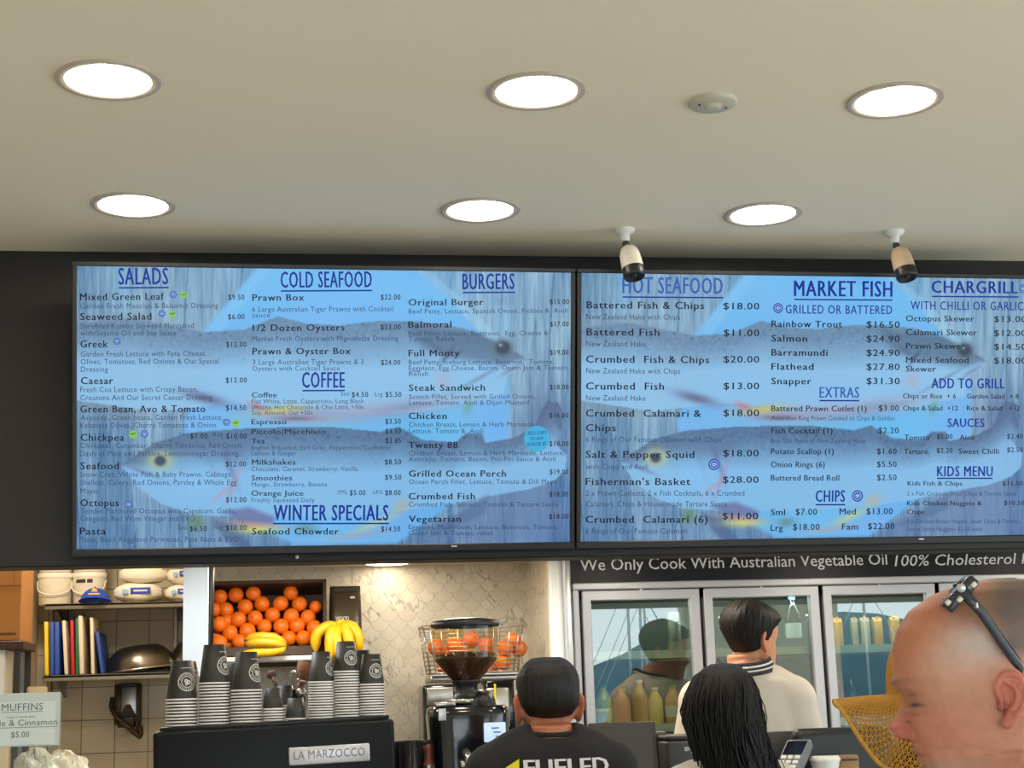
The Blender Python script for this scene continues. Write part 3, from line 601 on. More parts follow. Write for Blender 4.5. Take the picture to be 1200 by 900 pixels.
T2 = [(H2, 'HOT SEAFOOD', 729, 845, 344, 19.5), (H, 'MARKET FISH', 929, 1044, 346, 19), (H, 'CHARGRILL', 1091, 1193, 341, 15), (S, 'GRILLED OR BATTERED', 919, 1044, 366.5, 10.5), (S, 'WITH CHILLI OR GARLIC', 1066, 1199.5, 361, 10.5), (H2, 'EXTRAS', 959, 1005, 465, 13), (H, 'ADD TO GRILL', 1091, 1177, 453.5, 12.5), (H, 'SAUCES', 1110, 1153, 499, 10.5), (H, 'KIDS MENU', 1097.5, 1163, 557, 12.5), (H, 'CHIPS', 954.5, 988.5, 587, 14),
 (I, 'Battered Fish & Chips', 687.5, 823.5, 362, 8.5), (P, '$18.00', 846, 888, 362, 8), (D, 'New Zealand Hake with Chips', 687, 795.5, 374.7, 6.5), (I, 'Battered Fish', 687.5, 771.5, 393.5, 8.5), (P, '$11.00', 846.5, 888, 393.3, 8), (D, 'New Zealand Hake', 687, 756, 406.3, 6.5), (I, 'Crumbed  Fish & Chips', 687, 829.5, 425.2, 8.5), (P, '$20.00', 846.5, 888, 424.3, 8), (D, 'New Zealand Hake with Chips', 687, 796, 437.7, 6.5), (I, 'Crumbed  Fish', 687, 777, 456.5, 8.5), (P, '$13.00', 846.5, 888, 455.5, 8), (D, 'New Zealand Hake', 687, 756, 469.3, 6.5),
 (I, 'Crumbed  Calamari &', 687, 820, 488, 8.5), (P, '$18.00', 846.5, 888, 487, 8), (I, 'Chips', 687, 721.5, 505, 8.5), (D, '6 Rings of Our Famous Calamari with Chips', 687, 844, 517.5, 6.5), (I, 'Salt & Pepper Squid', 687, 812.5, 536, 8.5), (P, '$18.00', 846.5, 887.5, 534, 8), (D, 'with Chips and Aioli', 687, 759, 549.2, 6.5), (I, "Fisherman's Basket", 687, 808, 567.5, 8.5), (P, '$28.00', 846, 887.5, 565, 8), (D, '2 x Prawn Cutlests, 2 x Fish Cocktails, 6 x Crumbed', 687, 871, 580, 6.5), (D, 'Calamari, Chips & House made Tartare Sauce', 687, 851, 592.5, 6.5), (I, 'Crumbed  Calamari (6)', 687, 828, 611.5, 8.5), (P, '$11.00', 845.5, 887, 607.5, 8), (D, '6 Rings of Our Famous Calamari', 687, 804.5, 624, 6.5),
 (I, 'Rainbow Trout', 902.5, 985, 382.5, 8), (P, '$16.50', 1014, 1053, 382.5, 8), (I, 'Salmon', 902.5, 944, 399.5, 8), (P, '$24.90', 1014, 1053, 399.3, 8), (I, 'Barramundi', 902.5, 968, 416, 8), (P, '$24.90', 1014, 1053, 415.8, 8), (I, 'Flathead', 902.5, 951.5, 432.5, 8), (P, '$27.80', 1014, 1053, 432.3, 8), (I, 'Snapper', 902.5, 949, 449.5, 8), (P, '$31.30', 1014, 1053, 449, 8),
 (J, 'Battered Prawn Cutlet (1)', 902.5, 1014, 481, 7), (P, '$3.00', 1028.5, 1052, 480.3, 7), (D, 'Australian King Prawn Cooked to Crips & Golden', 902.5, 1047, 491.5, 5.5), (J, 'Fish Cocktail (1)', 902.5, 974, 507, 7), (P, '$2.20', 1028, 1052, 506.5, 7), (D, 'Bite Size Piece of New Zealand Hake', 902, 1012.5, 518, 5.5), (J, 'Potato Scallop (1)', 902, 975.5, 531.3, 7), (P, '$1.60', 1026.5, 1049.5, 531, 7), (J, 'Onion Rings (6)', 902, 965, 546.7, 7), (P, '$5.50', 1026.5, 1049.5, 546.2, 7), (J, 'Buttered Bread Roll', 902, 982, 562.3, 7), (P, '$2.50', 1026.5, 1049.5, 561.8, 7),
 (J, 'Sml', 902, 918.5, 602.7, 7.5), (P, '$7.00', 931, 956, 602.3, 7.5), (J, 'Med', 982.5, 1001.5, 602, 7.5), (P, '$13.00', 1014, 1045, 601.7, 7.5), (J, 'Lrg', 902, 916, 621, 7.5), (P, '$18.00', 928, 959, 620, 7.5), (J, 'Fam', 985.5, 1004, 619.7, 7.5), (P, '$22.00', 1016, 1047, 619.2, 7.5),
 (J, 'Octopus Skewer', 1060.5, 1141, 374.7, 7.3), (P, '$13.00', 1165, 1203, 375, 7.5), (J, 'Calamari Skewer', 1060.5, 1144.5, 391, 7.3), (P, '$12.00', 1165, 1203, 391.5, 7.5), (J, 'Prawn Skewer', 1060.5, 1130, 407, 7.3), (P, '$14.50', 1165, 1203, 407.7, 7.5), (J, 'Mixed Seafood', 1060.5, 1134.5, 423.7, 7.3), (P, '$18.00', 1165, 1203, 424, 7.5), (J, 'Skewer', 1060.5, 1096, 434, 7),
 (J, 'Chips or Rice  + 6', 1057, 1119.5, 465.5, 6), (J, 'Garden Salad  + 8', 1133, 1194, 465.5, 6), (J, 'Chips & Salad  +12', 1057, 1122, 479.7, 6), (J, 'Rice & Salad   +12', 1132.5, 1195.5, 479.5, 6), (J, 'Tomato', 1059, 1088, 514.5, 6.5), (P, '$2.00', 1097, 1115.5, 513, 6), (J, 'Aioli', 1124, 1141.5, 514.2, 6.5), (P, '$2.40', 1180.5, 1199, 512.7, 6), (J, 'Tartare.', 1058.5, 1088, 531, 6.5), (P, '$2.20', 1097, 1115.5, 529.5, 6), (J, 'Sweet Chilli', 1123, 1170.5, 530.7, 6.5), (P, '$2.50', 1180.5, 1199, 528.6, 6),
 (J, 'Kids Fish & Chips', 1062.5, 1127, 568, 5.5), (P, '$11.50', 1175, 1199, 568, 5.5), (D, '2 x Fish Cocktails, Small Chips & Tomato Sauce', 1062, 1191, 579.7, 5), (J, 'Kids Chicken Nuggets &', 1062, 1150, 591.3, 5.5), (P, '$10.50', 1177, 1201, 591, 5.5), (J, 'Chips', 1062, 1082, 601.5, 5.5), (D, '3 x Chicken Breast Nugets, Small Chips $ Tomato', 1062, 1195, 612.3, 5), (D, 'Sauce Extra Nuggets $2.00 each', 1062, 1151, 621.3, 5)]
U2 = [(729, 846, 348.5), (929, 1044.5, 350), (1091, 1194, 345.3), (959, 1005.5, 468.5), (1097.5, 1163, 559.5), (954.5, 989, 590.5)]
K2 = [(910, 360.3, 6.2, 'b'), (835.5, 543.5, 7, 'b'), (1003.5, 580.3, 7.2, 'b'), (1199.5, 335.5, 5.5, 'b')]

def make_screen(TL, st, T, U, K, label, sticker=None):
    c = TL+ex*(TW/2)+ed*TH
    R3 = Matrix((ex, -ed, nrm)).transposed()
    t = thing('menu_screen', label, 'menu screen', tuple(c), tuple(R3.to_euler()), 'menu screens on the black bulkhead')
    b = B(); bz = .0135
    b.box((0, TH/2, -.027), (TW+2*bz-.004, TH+2*bz-.004, .034), .006); b.build('back_shell', M['black'], t)
    b = B()
    b.box((0, TH+bz/2, -.004), (TW+2*bz, bz, .018), .002, seg=1); b.box((0, -bz/2-.004, -.004), (TW+2*bz, bz+.008, .018), .002, seg=1)
    for s in (-1, 1): b.box((s*(TW/2+bz/2), TH/2, -.004), (bz, TH+.002, .018), .002, seg=1)
    bzo = b.build('bezel', M['bezel'], t)
    b = B(); b.box((TW*.5-.35, -.0075, .0052), (.016, .004, .0012)); b.build('logo_plate', M['alu'], bzo)
    b = B(); b.box((0, TH*.78, -.075), (.5, .06, .07), .004); b.box((-.2, TH*.5, -.052), (.05, .5, .03), .004); b.box((.2, TH*.5, -.052), (.05, .5, .03), .004); b.build('wall_bracket', M['dark_steel'], t)
    # picture
    xs = np.linspace(-TW/2, TW/2, GX); ys = np.linspace(TH, 0, GY); Xg, Yg = np.meshgrid(xs, ys)
    co = np.stack([Xg, Yg, np.full_like(Xg, -.0035)], -1).reshape(-1, 3)
    idx = np.arange(GX*GY).reshape(GY, GX); q = np.stack([idx[1:, :-1], idx[1:, 1:], idx[:-1, 1:], idx[:-1, :-1]], -1).reshape(-1, 4)
    me = bpy.data.meshes.new('picture_panel'); me.from_pydata(co.tolist(), [], q.tolist())
    at_ = me.color_attributes.new('Col', 'FLOAT_COLOR', 'POINT'); colr = np.concatenate([PIC.reshape(-1, 3), np.ones((GX*GY, 1))], 1).astype(np.float32)
    at_.data.foreach_set('color', colr.ravel()); me.materials.append(M['screen']); me.update(); link('picture_panel', me, t)
    # lettering
    def loc(u, v):
        s, q = st(u, v); return Vector((-TW/2+s*TW, TH-q*TH, 0))
    bh, bi, bp, bd = B(), B(), B(), B(); hp = TH/322.0
    for (k, txt, u0, u1, v, cap) in T:
        a = loc(u0, v); e = loc(u1, v); d = e-a; Mx = Matrix.Translation((a.x, a.y, -.0028)) @ Matrix.Rotation(math.atan2(d.y, d.x), 4, 'Z')
        w = d.length; h = cap*hp
        if k in (H, H2): lettering(bh, txt, Mx, w, h, 0 if k == H else 1, .030, 1.12)
        elif k == S: lettering(bh, txt, Mx, w, h, 0, .014, 1.15)
        elif k == I: lettering(bi, txt, Mx, w, h, 0, .020, 1.12)
        elif k == J: lettering(bi, txt, Mx, w, h, 0, .014, 1.05)
        elif k == P: lettering(bp, txt, Mx, w, h, 0, .012, 1.1)
        else: lettering(bd, txt, Mx, w, h, 0, .0, 1.06)
    for (u0, u1, v) in U:
        a, e = loc(u0, v), loc(u1, v); th = .0022; bh.add([(a.x, a.y-th, -.0028), (e.x, e.y-th, -.0028), (e.x, e.y+th, -.0028), (a.x, a.y+th, -.0028)], [[0, 1, 2, 3]])
    bh.build('heading_lettering', [M['ink_h'], M['ink_h2']], t); bi.build('item_lettering', M['ink_i'], t)
    bp.build('price_lettering', M['ink_i'], t); bd.build('description_lettering', M['ink_d'], t)
    bk = B()
    def disc(p, r, z, mi, n=20, arc=None):
        bk.add([(p.x, p.y, z)]+[(p.x+r*math.cos(2*PI*i/n), p.y+r*math.sin(2*PI*i/n), z) for i in range(n)], [[0, 1+i, 1+(i+1) % n] for i in range(n)], mi)
    for (u, v, r, c_) in K:
        p = loc(u, v); r *= hp
        disc(p, r, -.0026, 0 if c_ == 'b' else 1)
        if c_ == 'b':
            n = 24; r1, r2 = r*.74, r*.62
            bk.add([(p.x+q*math.cos(2*PI*i/n), p.y+q*math.sin(2*PI*i/n), -.0023) for i in range(n) for q in (r1, r2)], [[2*i, 2*((i+1) % n), 2*((i+1) % n)+1, 2*i+1] for i in range(n)], 2)
            for (dx, dy, a_) in ((-.18, .12, .6), (.22, .1, -.7), (0, -.2, .1)):
                bk.add([(p.x+r*(dx+.3*math.cos(x)*math.cos(a_)-.13*math.sin(x)*math.sin(a_)), p.y+r*(dy+.3*math.cos(x)*math.sin(a_)+.13*math.sin(x)*math.cos(a_)), -.0022) for x in [2*PI*i/12 for i in range(12)]], [list(range(12))], 2)
        else:
            lettering(bk, 'vegan', Matrix.Translation((p.x-r*.75, p.y-r*.2, -.0023)) @ Matrix.Rotation(.2, 4, 'Z'), r*1.5, r*.55, 3, .01)
    bk.build('dietary_badges', [M['ic_blue'], M['ic_green'], M['ic_white'], M['ink_i']], t)
    if sticker:
        bk = B(); u, v, r = sticker; p = loc(u, v); disc(p, r*hp, -.0025, 0, 40)
        for k, (s, w) in enumerate((('ADD CHIPS', 23), ('TO ANY', 17), ('BURGER $5', 23))):
            lettering(bk, s, Matrix.Translation((p.x-w*hp/2, p.y+(4.5-6.6*k)*hp, -.0022)) @ Matrix.Rotation(.05, 4, 'Z'), w*hp, 4.2*hp, 1, .004)
        bk.build('offer_sticker', [M['sticker'], M['ink_h']], t)
    return t
make_screen(TL1, st1, T1, U1, K1, 'lit menu screen headed SALADS, COLD SEAFOOD and BURGERS, over fish picture', (628.5, 515.5, 15.5))
make_screen(TL2, st2, T2, U2, K2, 'lit menu screen headed HOT SEAFOOD, MARKET FISH and CHARGRILL, over fish picture')
# ------------------------------------------------------------------ drinks fridge and the sign above it
M['fr_frame'] = mat('fridge_frame', (196, 196, 200), .36, metal=.25, var=.04)
M['fr_dark'] = mat('fridge_gasket', (24, 24, 40), .5)
M['fr_in'] = mat('fridge_lining', (96, 102, 94), .5, var=.05)
M['fr_shelf'] = mat('fridge_shelf', (186, 182, 160), .45, var=.05)
M['fr_glass'] = glass('fridge_door_glass', (228, 238, 232), 1.6, 2.3)
xa, xb = at(669, 700, YF).x, at(669, 700, YF).x+1.98
zt = at(800, 681.5, YF).z; zd = at(750, 691.5, YF).z
fr = thing('drinks_fridge', 'wide upright drinks fridge with silver framed glass doors under the cooking oil sign', 'fridge', (xa, YF, 0))
W_ = xb-xa
b = B()
b.box((W_/2, .33, .06), (W_, .64, .12)); b.box((.02, .33, zt/2), (.04, .64, zt)); b.box((W_-.02, .33, zt/2), (.04, .64, zt))
b.build('cabinet_side', M['fr_dark'], fr)
b = B(); b.box((W_/2, .63, zt/2), (W_-.06, .03, zt-.06)); b.box((W_/2, .34, zt-.03), (W_-.06, .6, .02)); b.build('lining', M['fr_in'], fr)
b = B()
fw_ = at(678, 740, YF).x-xa
for (z0, z1, y) in ((zt-.026, zt, -.012),): b.box((W_/2, y, (z0+z1)/2), (W_, .05, z1-z0), .004, seg=1)
b.box((fw_/2, -.012, (zt-.026)/2), (fw_, .05, zt-.026), .004, seg=1); b.box((W_-fw_/2, -.012, (zt-.026)/2), (fw_, .05, zt-.026), .004, seg=1)
b.build('face_frame', M['fr_frame'], fr)
b = B(); b.box((W_/2, .02, (zt-.026+zd)/2-.01), (W_-.06, .03, zt-.026-zd+.04)); b.build('header_gasket', M['fr_dark'], fr)
pitch = (at(964.5, 740, YF).x-at(681.5, 740, YF).x)/2; d0 = at(682.0, 740, YF).x-xa
st_ = at(692, 760, YF).x-at(682.4, 760, YF).x; rl = at(750, 691.5, YF).z-at(750, 703, YF).z
for k in range(4):
    x = d0+k*pitch; w = pitch-.016
    b = B(); z0, z1 = .14, zd
    for (cx, sw) in ((x+st_*.55, st_*1.1), (x+w-st_*.6, st_*1.2)): b.box((cx, -.006, (z0+z1)/2), (sw, .034, z1-z0), .003, seg=1)
    b.box((x+w/2, -.006, z1-rl/2), (w, .0345, rl), .003, seg=1); b.box((x+w/2, -.006, z0+.05), (w, .0345, .1), .003, seg=1)
    d = b.build('door_frame', M['fr_frame'], fr)
    b = B(); b.box((x+w/2, .004, (z0+z1)/2), (w-st_*2, .006, z1-z0-rl-.1)); b.build('glass_pane', M['fr_glass'], d)
    b = B(); b.box((x+w/2+.06*(1 if k % 2 else -1), -.026, zd+.008), (.1, .006, .004)); b.box((x+w/2, -.024, zd+.004), (.01, .01, .014)); b.build('door_closer', M['alu'], d)
    b = B(); b.tube([(x+w-st_*.6, -.03, 1.02), (x+w-st_*.6, -.05, 1.04), (x+w-st_*.6, -.05, 1.3), (x+w-st_*.6, -.03, 1.32)], .008, 8); b.build('handle', M['alu'], d)
    if k < 3:
        b = B(); b.box((x+w+.008, .02, (z0+z1)/2), (.02, .03, z1-z0)); b.build('mullion', M['fr_dark'], fr)
YS = YF+.10
zsh1 = at(750, 849.5, YS).z; zsh2 = at(750, 764, YS).z; zsh3 = at(1000, 751, YS).z
for k, (zz, nm) in enumerate(((zsh1, 'a'), (zsh2, 'b'), (zsh1-.3, 'c'), (zsh1-.62, 'd'))):
    b = B(); b.box((W_/2, .31, zz-.012), (W_-.09, .50, .018)); b.box((W_/2, .055, zz-.012), (W_-.09, .012, .030)); b.build('shelf', M['fr_shelf'], fr)
b = B(); b.box((W_/2, .05, zd-rl+.016), (W_-.1, .02, .012)); b.build('light_strip', mat('fridge_light', (230, 240, 235), .4, emit=(235, 250, 240), es=30.0), fr)

# drinks
def drink(name, label, u, v, D, Hh, liq, cap, prof='bottle', body=None, lab=None, group=None, y=None):
    y = y or YS; p = at(u, v, y); zz = min((zsh1, zsh2, zsh3), key=lambda q: abs(q-p.z))
    zz = zsh2 if zz == zsh3 else zz
    t = thing(name, label, 'drink', (p.x, y, zz-.003), group=group)
    r = D/2
    if prof == 'bottle':
        pr = [(0, 0), (r*.85, 0), (r, .008), (r, Hh*.58), (r*.93, Hh*.68), (r*.5, Hh*.85), (r*.40, Hh*.90), (r*.40, Hh*.95)]
        b = B(); b.lathe(pr, 24); b.build('bottle', liq, t)
        b = B(); b.lathe([(r*.46, Hh*.93), (r*.46, Hh), (0, Hh)], 20); b.build('cap', cap, t)
    elif prof == 'can':
        b = B(); b.lathe([(0, .003), (r*.75, .003), (r*.8, 0), (r, .012), (r, Hh-.014), (r*.82, Hh-.002), (r*.78, Hh), (r*.74, Hh-.004), (0, Hh-.004)], 28); b.build('can_body', liq, t)
    else:
        b = B(); b.box((0, 0, Hh*.42), (D, D*.9, Hh*.84), .004); b.add([(-r, -r*.9, Hh*.84), (r, -r*.9, Hh*.84), (r, r*.9, Hh*.84), (-r, r*.9, Hh*.84), (-r, 0, Hh*.97), (r, 0, Hh*.97)], [[0, 1, 5, 4], [2, 3, 4, 5], [1, 2, 5], [3, 0, 4]]); b.build('carton', liq, t)
        b = B(); b.lathe([(r*.3, Hh*.9), (r*.3, Hh*1.0), (0, Hh*1.0)], 14, M=Matrix.Translation((0, -r*.3, 0))); b.build('cap', cap, t)
    if lab is not None:
        b = B(); b.lathe([(r*1.015, Hh*.2), (r*1.015, Hh*.48)], 24, frac=1); b.build('paper_label', lab, t)
    return t
jy = mat('juice_pineapple', (244, 200, 30), .25, coat=.4); jg = mat('juice_green', (204, 196, 40), .25, coat=.4); jo = mat('juice_orange', (246, 140, 8), .25, coat=.4); ja = mat('juice_apple', (222, 154, 26), .25, coat=.4)
capw = M['white']; capg = mat('cap_green', (60, 140, 60), .4); capo = mat('cap_orange', (220, 130, 30), .4); pl_ = mat('label_paper', (226, 220, 196), .6)
gj = 'juice bottles on the fridge shelf'
drink('juice_bottle', 'yellow green juice bottle at the column end of the low fridge shelf', 708, 849, .066, .155, jg, capg, group=gj)
drink('juice_bottle', 'deep orange juice bottle, second from the column on the low fridge shelf', 729.5, 849, .066, .14, jo, capo, group=gj)
drink('juice_bottle', 'amber juice bottle in the middle of the low fridge shelf', 751, 849, .06, .17, ja, capw, group=gj)
drink('juice_bottle', 'bright yellow juice bottle, fourth from the column on the low fridge shelf', 769, 849, .06, .14, jy, capw, group=gj)
drink('juice_bottle', 'dull olive juice bottle next to the first door mullion on the low fridge shelf', 790, 849, .062, .145, ja, capg, lab=pl_, group=gj)
drink('drink_can', 'tall silver drink can on the upper shelf of the fridge door beside the column', 791, 763, .055, .15, mat('can_silver', (150, 148, 140), .35, metal=.6, var=.3, vscale=60), capw, 'can')
clear = glass('clear_plastic', (235, 245, 250), 1.5, 1.6, .05)
drink('water_bottle', 'clear plastic water bottle beyond the young man in the white tee', 932, 770, .062, .20, clear, mat('cap_blue', (90, 150, 220), .4), lab=mat('bottle_label_white', (206, 214, 214), .5))
for k, u in enumerate((914, 951, 848, 866)):
    drink('water_bottle', ['small clear bottle tucked beside the young man\'s face', 'clear bottle against the second door\'s mullion', 'dim clear bottle behind the dark haired woman and young man, at the door edge', 'dim clear bottle above the young man\'s collar'][k], u, 770, .05, .13, clear, capw, group='clear bottles in the second fridge door')
drink('sauce_bottle', 'brown glass bottle with bright green cap on the low shelf behind the young man', 936, 846, .05, .17, mat('brown_glass', (70, 48, 24), .15, coat=.5), mat('cap_bright_green', (60, 190, 60), .4), lab=mat('label_green', (120, 150, 90), .5))
drink('sauce_bottle', 'dark squat bottle beside the green capped brown bottle', 951, 846, .045, .11, mat('dark_glass', (52, 46, 36), .2, coat=.4), M['black'])
oj = mat('carton_orange', (226, 160, 40), .5); ow = mat('carton_pale', (190, 166, 120), .5)
gc = 'juice cartons in the third fridge door'
for u, m_, l in ((983, oj, 'orange juice carton nearest the second mullion on the upper fridge shelf'), (1003, ow, 'pale narrow carton, second along the upper shelf of the third fridge door'), (1015, ow, 'pale carton, third along the upper shelf of the third fridge door'), (1030, oj, 'pale orange carton, fourth along the upper shelf of the third fridge door'), (1050, oj, 'deep orange bottle shaped carton close to the bald man\'s forehead')):
    drink('juice_carton', l, u, 764, .036 if u != 1003 else .026, .115, m_, capo, 'carton', group=gc)
for u, m_, l in ((985, mat('cola_red', (120, 30, 30), .2, coat=.4), 'red drink bottle on the low fridge shelf beside the straw hat'), (1000, mat('cola_dark', (40, 26, 22), .2, coat=.4), 'dark drink bottle on the low fridge shelf behind the straw hat brim')):
    drink('drink_bottle', l, u, 846, .055, .17, m_, M['black'])

M['sign_black'] = mat('sign_panel', (16, 17, 23), .4, var=.1, spec=.3)
M['sign_ink'] = mat('sign_lettering', (226, 226, 226), .45)
zs0 = at(800, 681, YF-.03).z; zs1 = ZS-.004
t = thing('overhead_sign', 'black sign about Australian vegetable oil in white lettering above the drinks fridge', 'sign', (xf0, YF-.03, zs0))
b = B(); b.box((1.0, .012, (zs1-zs0)/2), (2.0, .024, zs1-zs0), .002, seg=1); b.build('panel', M['sign_black'], t)
def on_sign(b, s, u0, u1, v0, v1, cap, shear=0.0):
    a = at(u0, v0, YF-.031); e = at(u1, v1, YF-.031)
    lettering(b, s, Matrix.Translation((a.x-xf0, -.0015, a.z-zs0)) @ Matrix.Rotation(PI/2, 4, 'X'), e.x-a.x, cap*px(YF), 0, .004, 1.0, shear)
b = B(); on_sign(b, 'We Only Cook With Australian Vegetable Oil', 680, 1040, 668.8, 664.0, 13.6)
on_sign(b, '100% Cholesterol Free', 1048.5, 1232, 663.6, 660.5, 13.0, .2); b.build('lettering', M['sign_ink'], t)

# ------------------------------------------------------------------ shelf, crate, oranges, bananas, coffee bag
M['shelf_white'] = mat('white_shelf', (226, 224, 216), .4)
ysf = 5.95; zsf = at(330, 769, ysf).z
b = B(); xL_, xR_ = at(249, 770, ysf).x, at(434, 768, ysf).x
b.box(((xL_+xR_)/2, (ysf+YW)/2, zsf-.008), (xR_-xL_, YW-ysf, .018), .003, seg=1)
for x in (xL_+.06, (xL_+xR_)/2+.02, xR_-.06): b.prism([(0, 0), (-.28, 0), (-.27, -.02), (-.02, -.16), (0, -.16)], .008, M=Matrix.Translation((x, YW, zsf-.016)) @ Matrix.Rotation(PI/2, 4, 'Z') @ Matrix.Rotation(PI/2, 4, 'X'))
tag(b.build('narrow_shelf', M['shelf_white']), 'narrow white wall shelf carrying the orange crate and bananas', 'shelf')
M['crate'] = mat('stained_crate_wood', (58, 36, 26), .6, var=.3, vscale=10, stretch=(1, 8, 8), bump=.3, bscale=30)
LEAN = math.radians(14)
cA, cB_ = at(244.5, 766, 6.02), at(383.5, 762, 6.02); cw = cB_.x-cA.x
ch = (at(315, 678, 6.1).z-at(315, 764, 6.1).z)/math.cos(LEAN)+.01
cr = thing('wooden_crate', 'dark stained wooden crate of oranges propped on the white shelf', 'crate', ((cA.x+cB_.x)/2, 6.02, zsf+.006), (-LEAN, 0, -.01))
cdp = .16; tk = .014
b = B(); b.box((0, cdp-.006, ch/2), (cw, .012, ch)); b.build('back_panel', M['crate'], cr)
for s in (-1, 1):
    b = B(); b.box((s*(cw/2-tk/2), cdp/2, ch/2), (tk, cdp, ch), .002, seg=1); b.build('side_panel', M['crate'], cr)
b = B(); b.box((0, cdp/2, tk/2), (cw, cdp, tk), .002, seg=1); b.box((0, .008, .018), (cw, .014, .036), .002, seg=1); b.build('bottom_panel', M['crate'], cr)
b = B(); b.box((0, cdp/2, ch-tk/2), (cw, cdp, tk), .002, seg=1); b.build('top_panel', M['crate'], cr)
M['orange'] = mat('orange_peel', (232, 112, 10), .42, var=.12, vscale=30, bump=.35, bscale=320, coat=.1)
M['orange_d'] = mat('orange_navel', (150, 80, 24), .6)
def make_orange(loc, r, label, group, rot):
    t = thing('orange', label, 'orange', loc, rot, group)
    b = B(); b.ball((0, 0, 0), (r, r, r*.95), nu=24, nv=16); b.build('peel', M['orange'], t)
    b = B(); b.lathe([(0, r*.962), (r*.06, r*.965), (r*.10, r*.955), (r*.11, r*.93)], 10); b.build('stem_scar', M['orange_d'], t)
    return t
rows = [('top', [310, 385, 467, 643], [238, 230, 222, 220]), ('second', [338, 430, 508, 596, 684, 760], [300, 285, 272, 270, 272, 285]), ('third', [307, 397, 476, 558, 645, 724], [367, 345, 337, 323, 328, 335]), ('fourth', [358, 440, 520, 598, 673, 755], [408, 397, 378, 376, 373, 385]), ('bottom', [307, 402, 560, 635, 703], [455, 449, 440, 433, 432])]
ords = ['first', 'second', 'third', 'fourth', 'fifth', 'sixth']
orange_proto = None; Rr = .0300
Mcr = Matrix.Translation(cr.location) @ cr.rotation_euler.to_matrix().to_4x4(); Mci = Mcr.inverted()
for ri, (rn, us, vs_) in enumerate(rows):
    for k, (zu, zv) in enumerate(zip(us, vs_)):
        u, v = 180+zu*.25, 640+zv*.25
        # depth: a heap lying on the leaning crate, alternating a little
        y = 6.045+.0022*(767-v)*.55+(.012 if (k+ri) % 2 else 0)
        p = at(u, v, y)
        lab = 'orange in the %s row of the crate, %s from the white panel side' % (rn, ords[k])
        rt_ = (random.uniform(.5, 1.9), random.uniform(-.8, .8), random.uniform(0, 6))
        if orange_proto is None: orange_proto = o = make_orange(p, Rr, lab, 'oranges in the crate', rt_)
        else:
            o = copy_tree(orange_proto); o.location = p; o.rotation_euler = rt_; o['label'] = lab
        sc = random.uniform(.96, 1.06)*(.8 if (zu, zv) == (760, 285) else 1); o.scale = (sc,)*3
for (zu, zv, l) in ((290, 420, 'half hidden orange behind the fourth and bottom rows at the white panel side'), (352, 462, 'half hidden orange low between the first two of the bottom row'), (346, 352, 'half hidden orange behind the third row'), (285, 300, 'half hidden orange at the crate edge behind the second row')):
    o = copy_tree(orange_proto); o.location = at(180+zu*.25, 640+zv*.25, 6.12); o['label'] = l; o.scale = (.95,)*3

M['banana'] = mat('banana_skin', (228, 178, 18), .45, var=.06, vscale=9, bump=.08)
M['banana_g'] = mat('banana_ripe', (206, 158, 26), .5, var=.22, vscale=16, bump=.1)
M['banana_tip'] = mat('banana_tip', (84, 66, 30), .7)
def banana(parent, path, r, m, n=9, name='banana'):
    P = smoothpath(path, 5); k = len(P); R = []
    for i in range(k):
        f = i/(k-1); R.append(r*(min(1, .28+f*4.2) if f < .2 else (min(1, .30+(1-f)*4.2) if f > .82 else 1.0)))
    b = B(); b.tube(P, R, n, smooth=True); o = b.build(name, m, parent)
    b = B(); d = (P[-1]-P[-3]).normalized(); b.tube([P[-1]-d*.002, P[-1]+d*.006], r*.3, 7); b.build('tip', M['banana_tip'], o)
    return o
yb = 5.93
def bw(u, v, y=yb): return at(u, v, y)
o0 = bw(309, 768, yb); hb = thing('banana_hand', 'speckled yellow bananas lying across the front of the orange crate', 'bananas', tuple(o0))
def rel(o, pts, y0): return [at(u, v, y)-o for (u, v, y) in [(a, c, (y0+e)) for a, c, e in pts]]
banana(hb, rel(o0, [(335, 756, .0), (322, 748, -.02), (304, 746, -.02), (288, 750, 0)], yb), .017, M['banana_g'])
banana(hb, rel(o0, [(335, 757, -.01), (322, 754, -.04), (304, 753, -.04), (288, 755, -.02)], yb), .017, M['banana_g'])
banana(hb, rel(o0, [(335, 757.5, -.01), (322, 763, -.03), (302, 765, -.03), (283, 767, -.01)], yb), .0175, M['banana'])
b = B(); b.tube(rel(o0, [(333, 757, 0), (337, 757, 0)], yb), [.012, .009], 8); b.build('crown', M['banana_tip'], hb)
yb2 = 5.985; o1 = bw(398, 768, yb2); hb2 = thing('banana_bunch', 'bright yellow banana bunch arching over the shelf end beside the coffee bag', 'bananas', tuple(o1))
for pts in ([(396, 733, 0), (382, 735, -.01), (371, 745, -.01), (370, 763, 0)], [(394, 734, -.01), (388, 742, -.04), (387, 758, -.05), (389, 774, -.045)], [(398, 732, -.01), (394, 745, -.045), (396, 760, -.06), (400, 772, -.06)], [(400, 731, 0), (406, 740, -.045), (410, 755, -.055), (412, 768, -.05)], [(402, 730, .01), (414, 736, -.02), (420, 748, -.03), (419, 764, -.02)]):
    banana(hb2, rel(o1, pts, yb2), .0205, M['banana'])
b = B(); b.tube(rel(o1, [(394, 733, 0), (399, 730, 0), (404, 730, 0)], yb2), [.013, .017, .012], 8); b.build('crown', M['banana'], hb2)

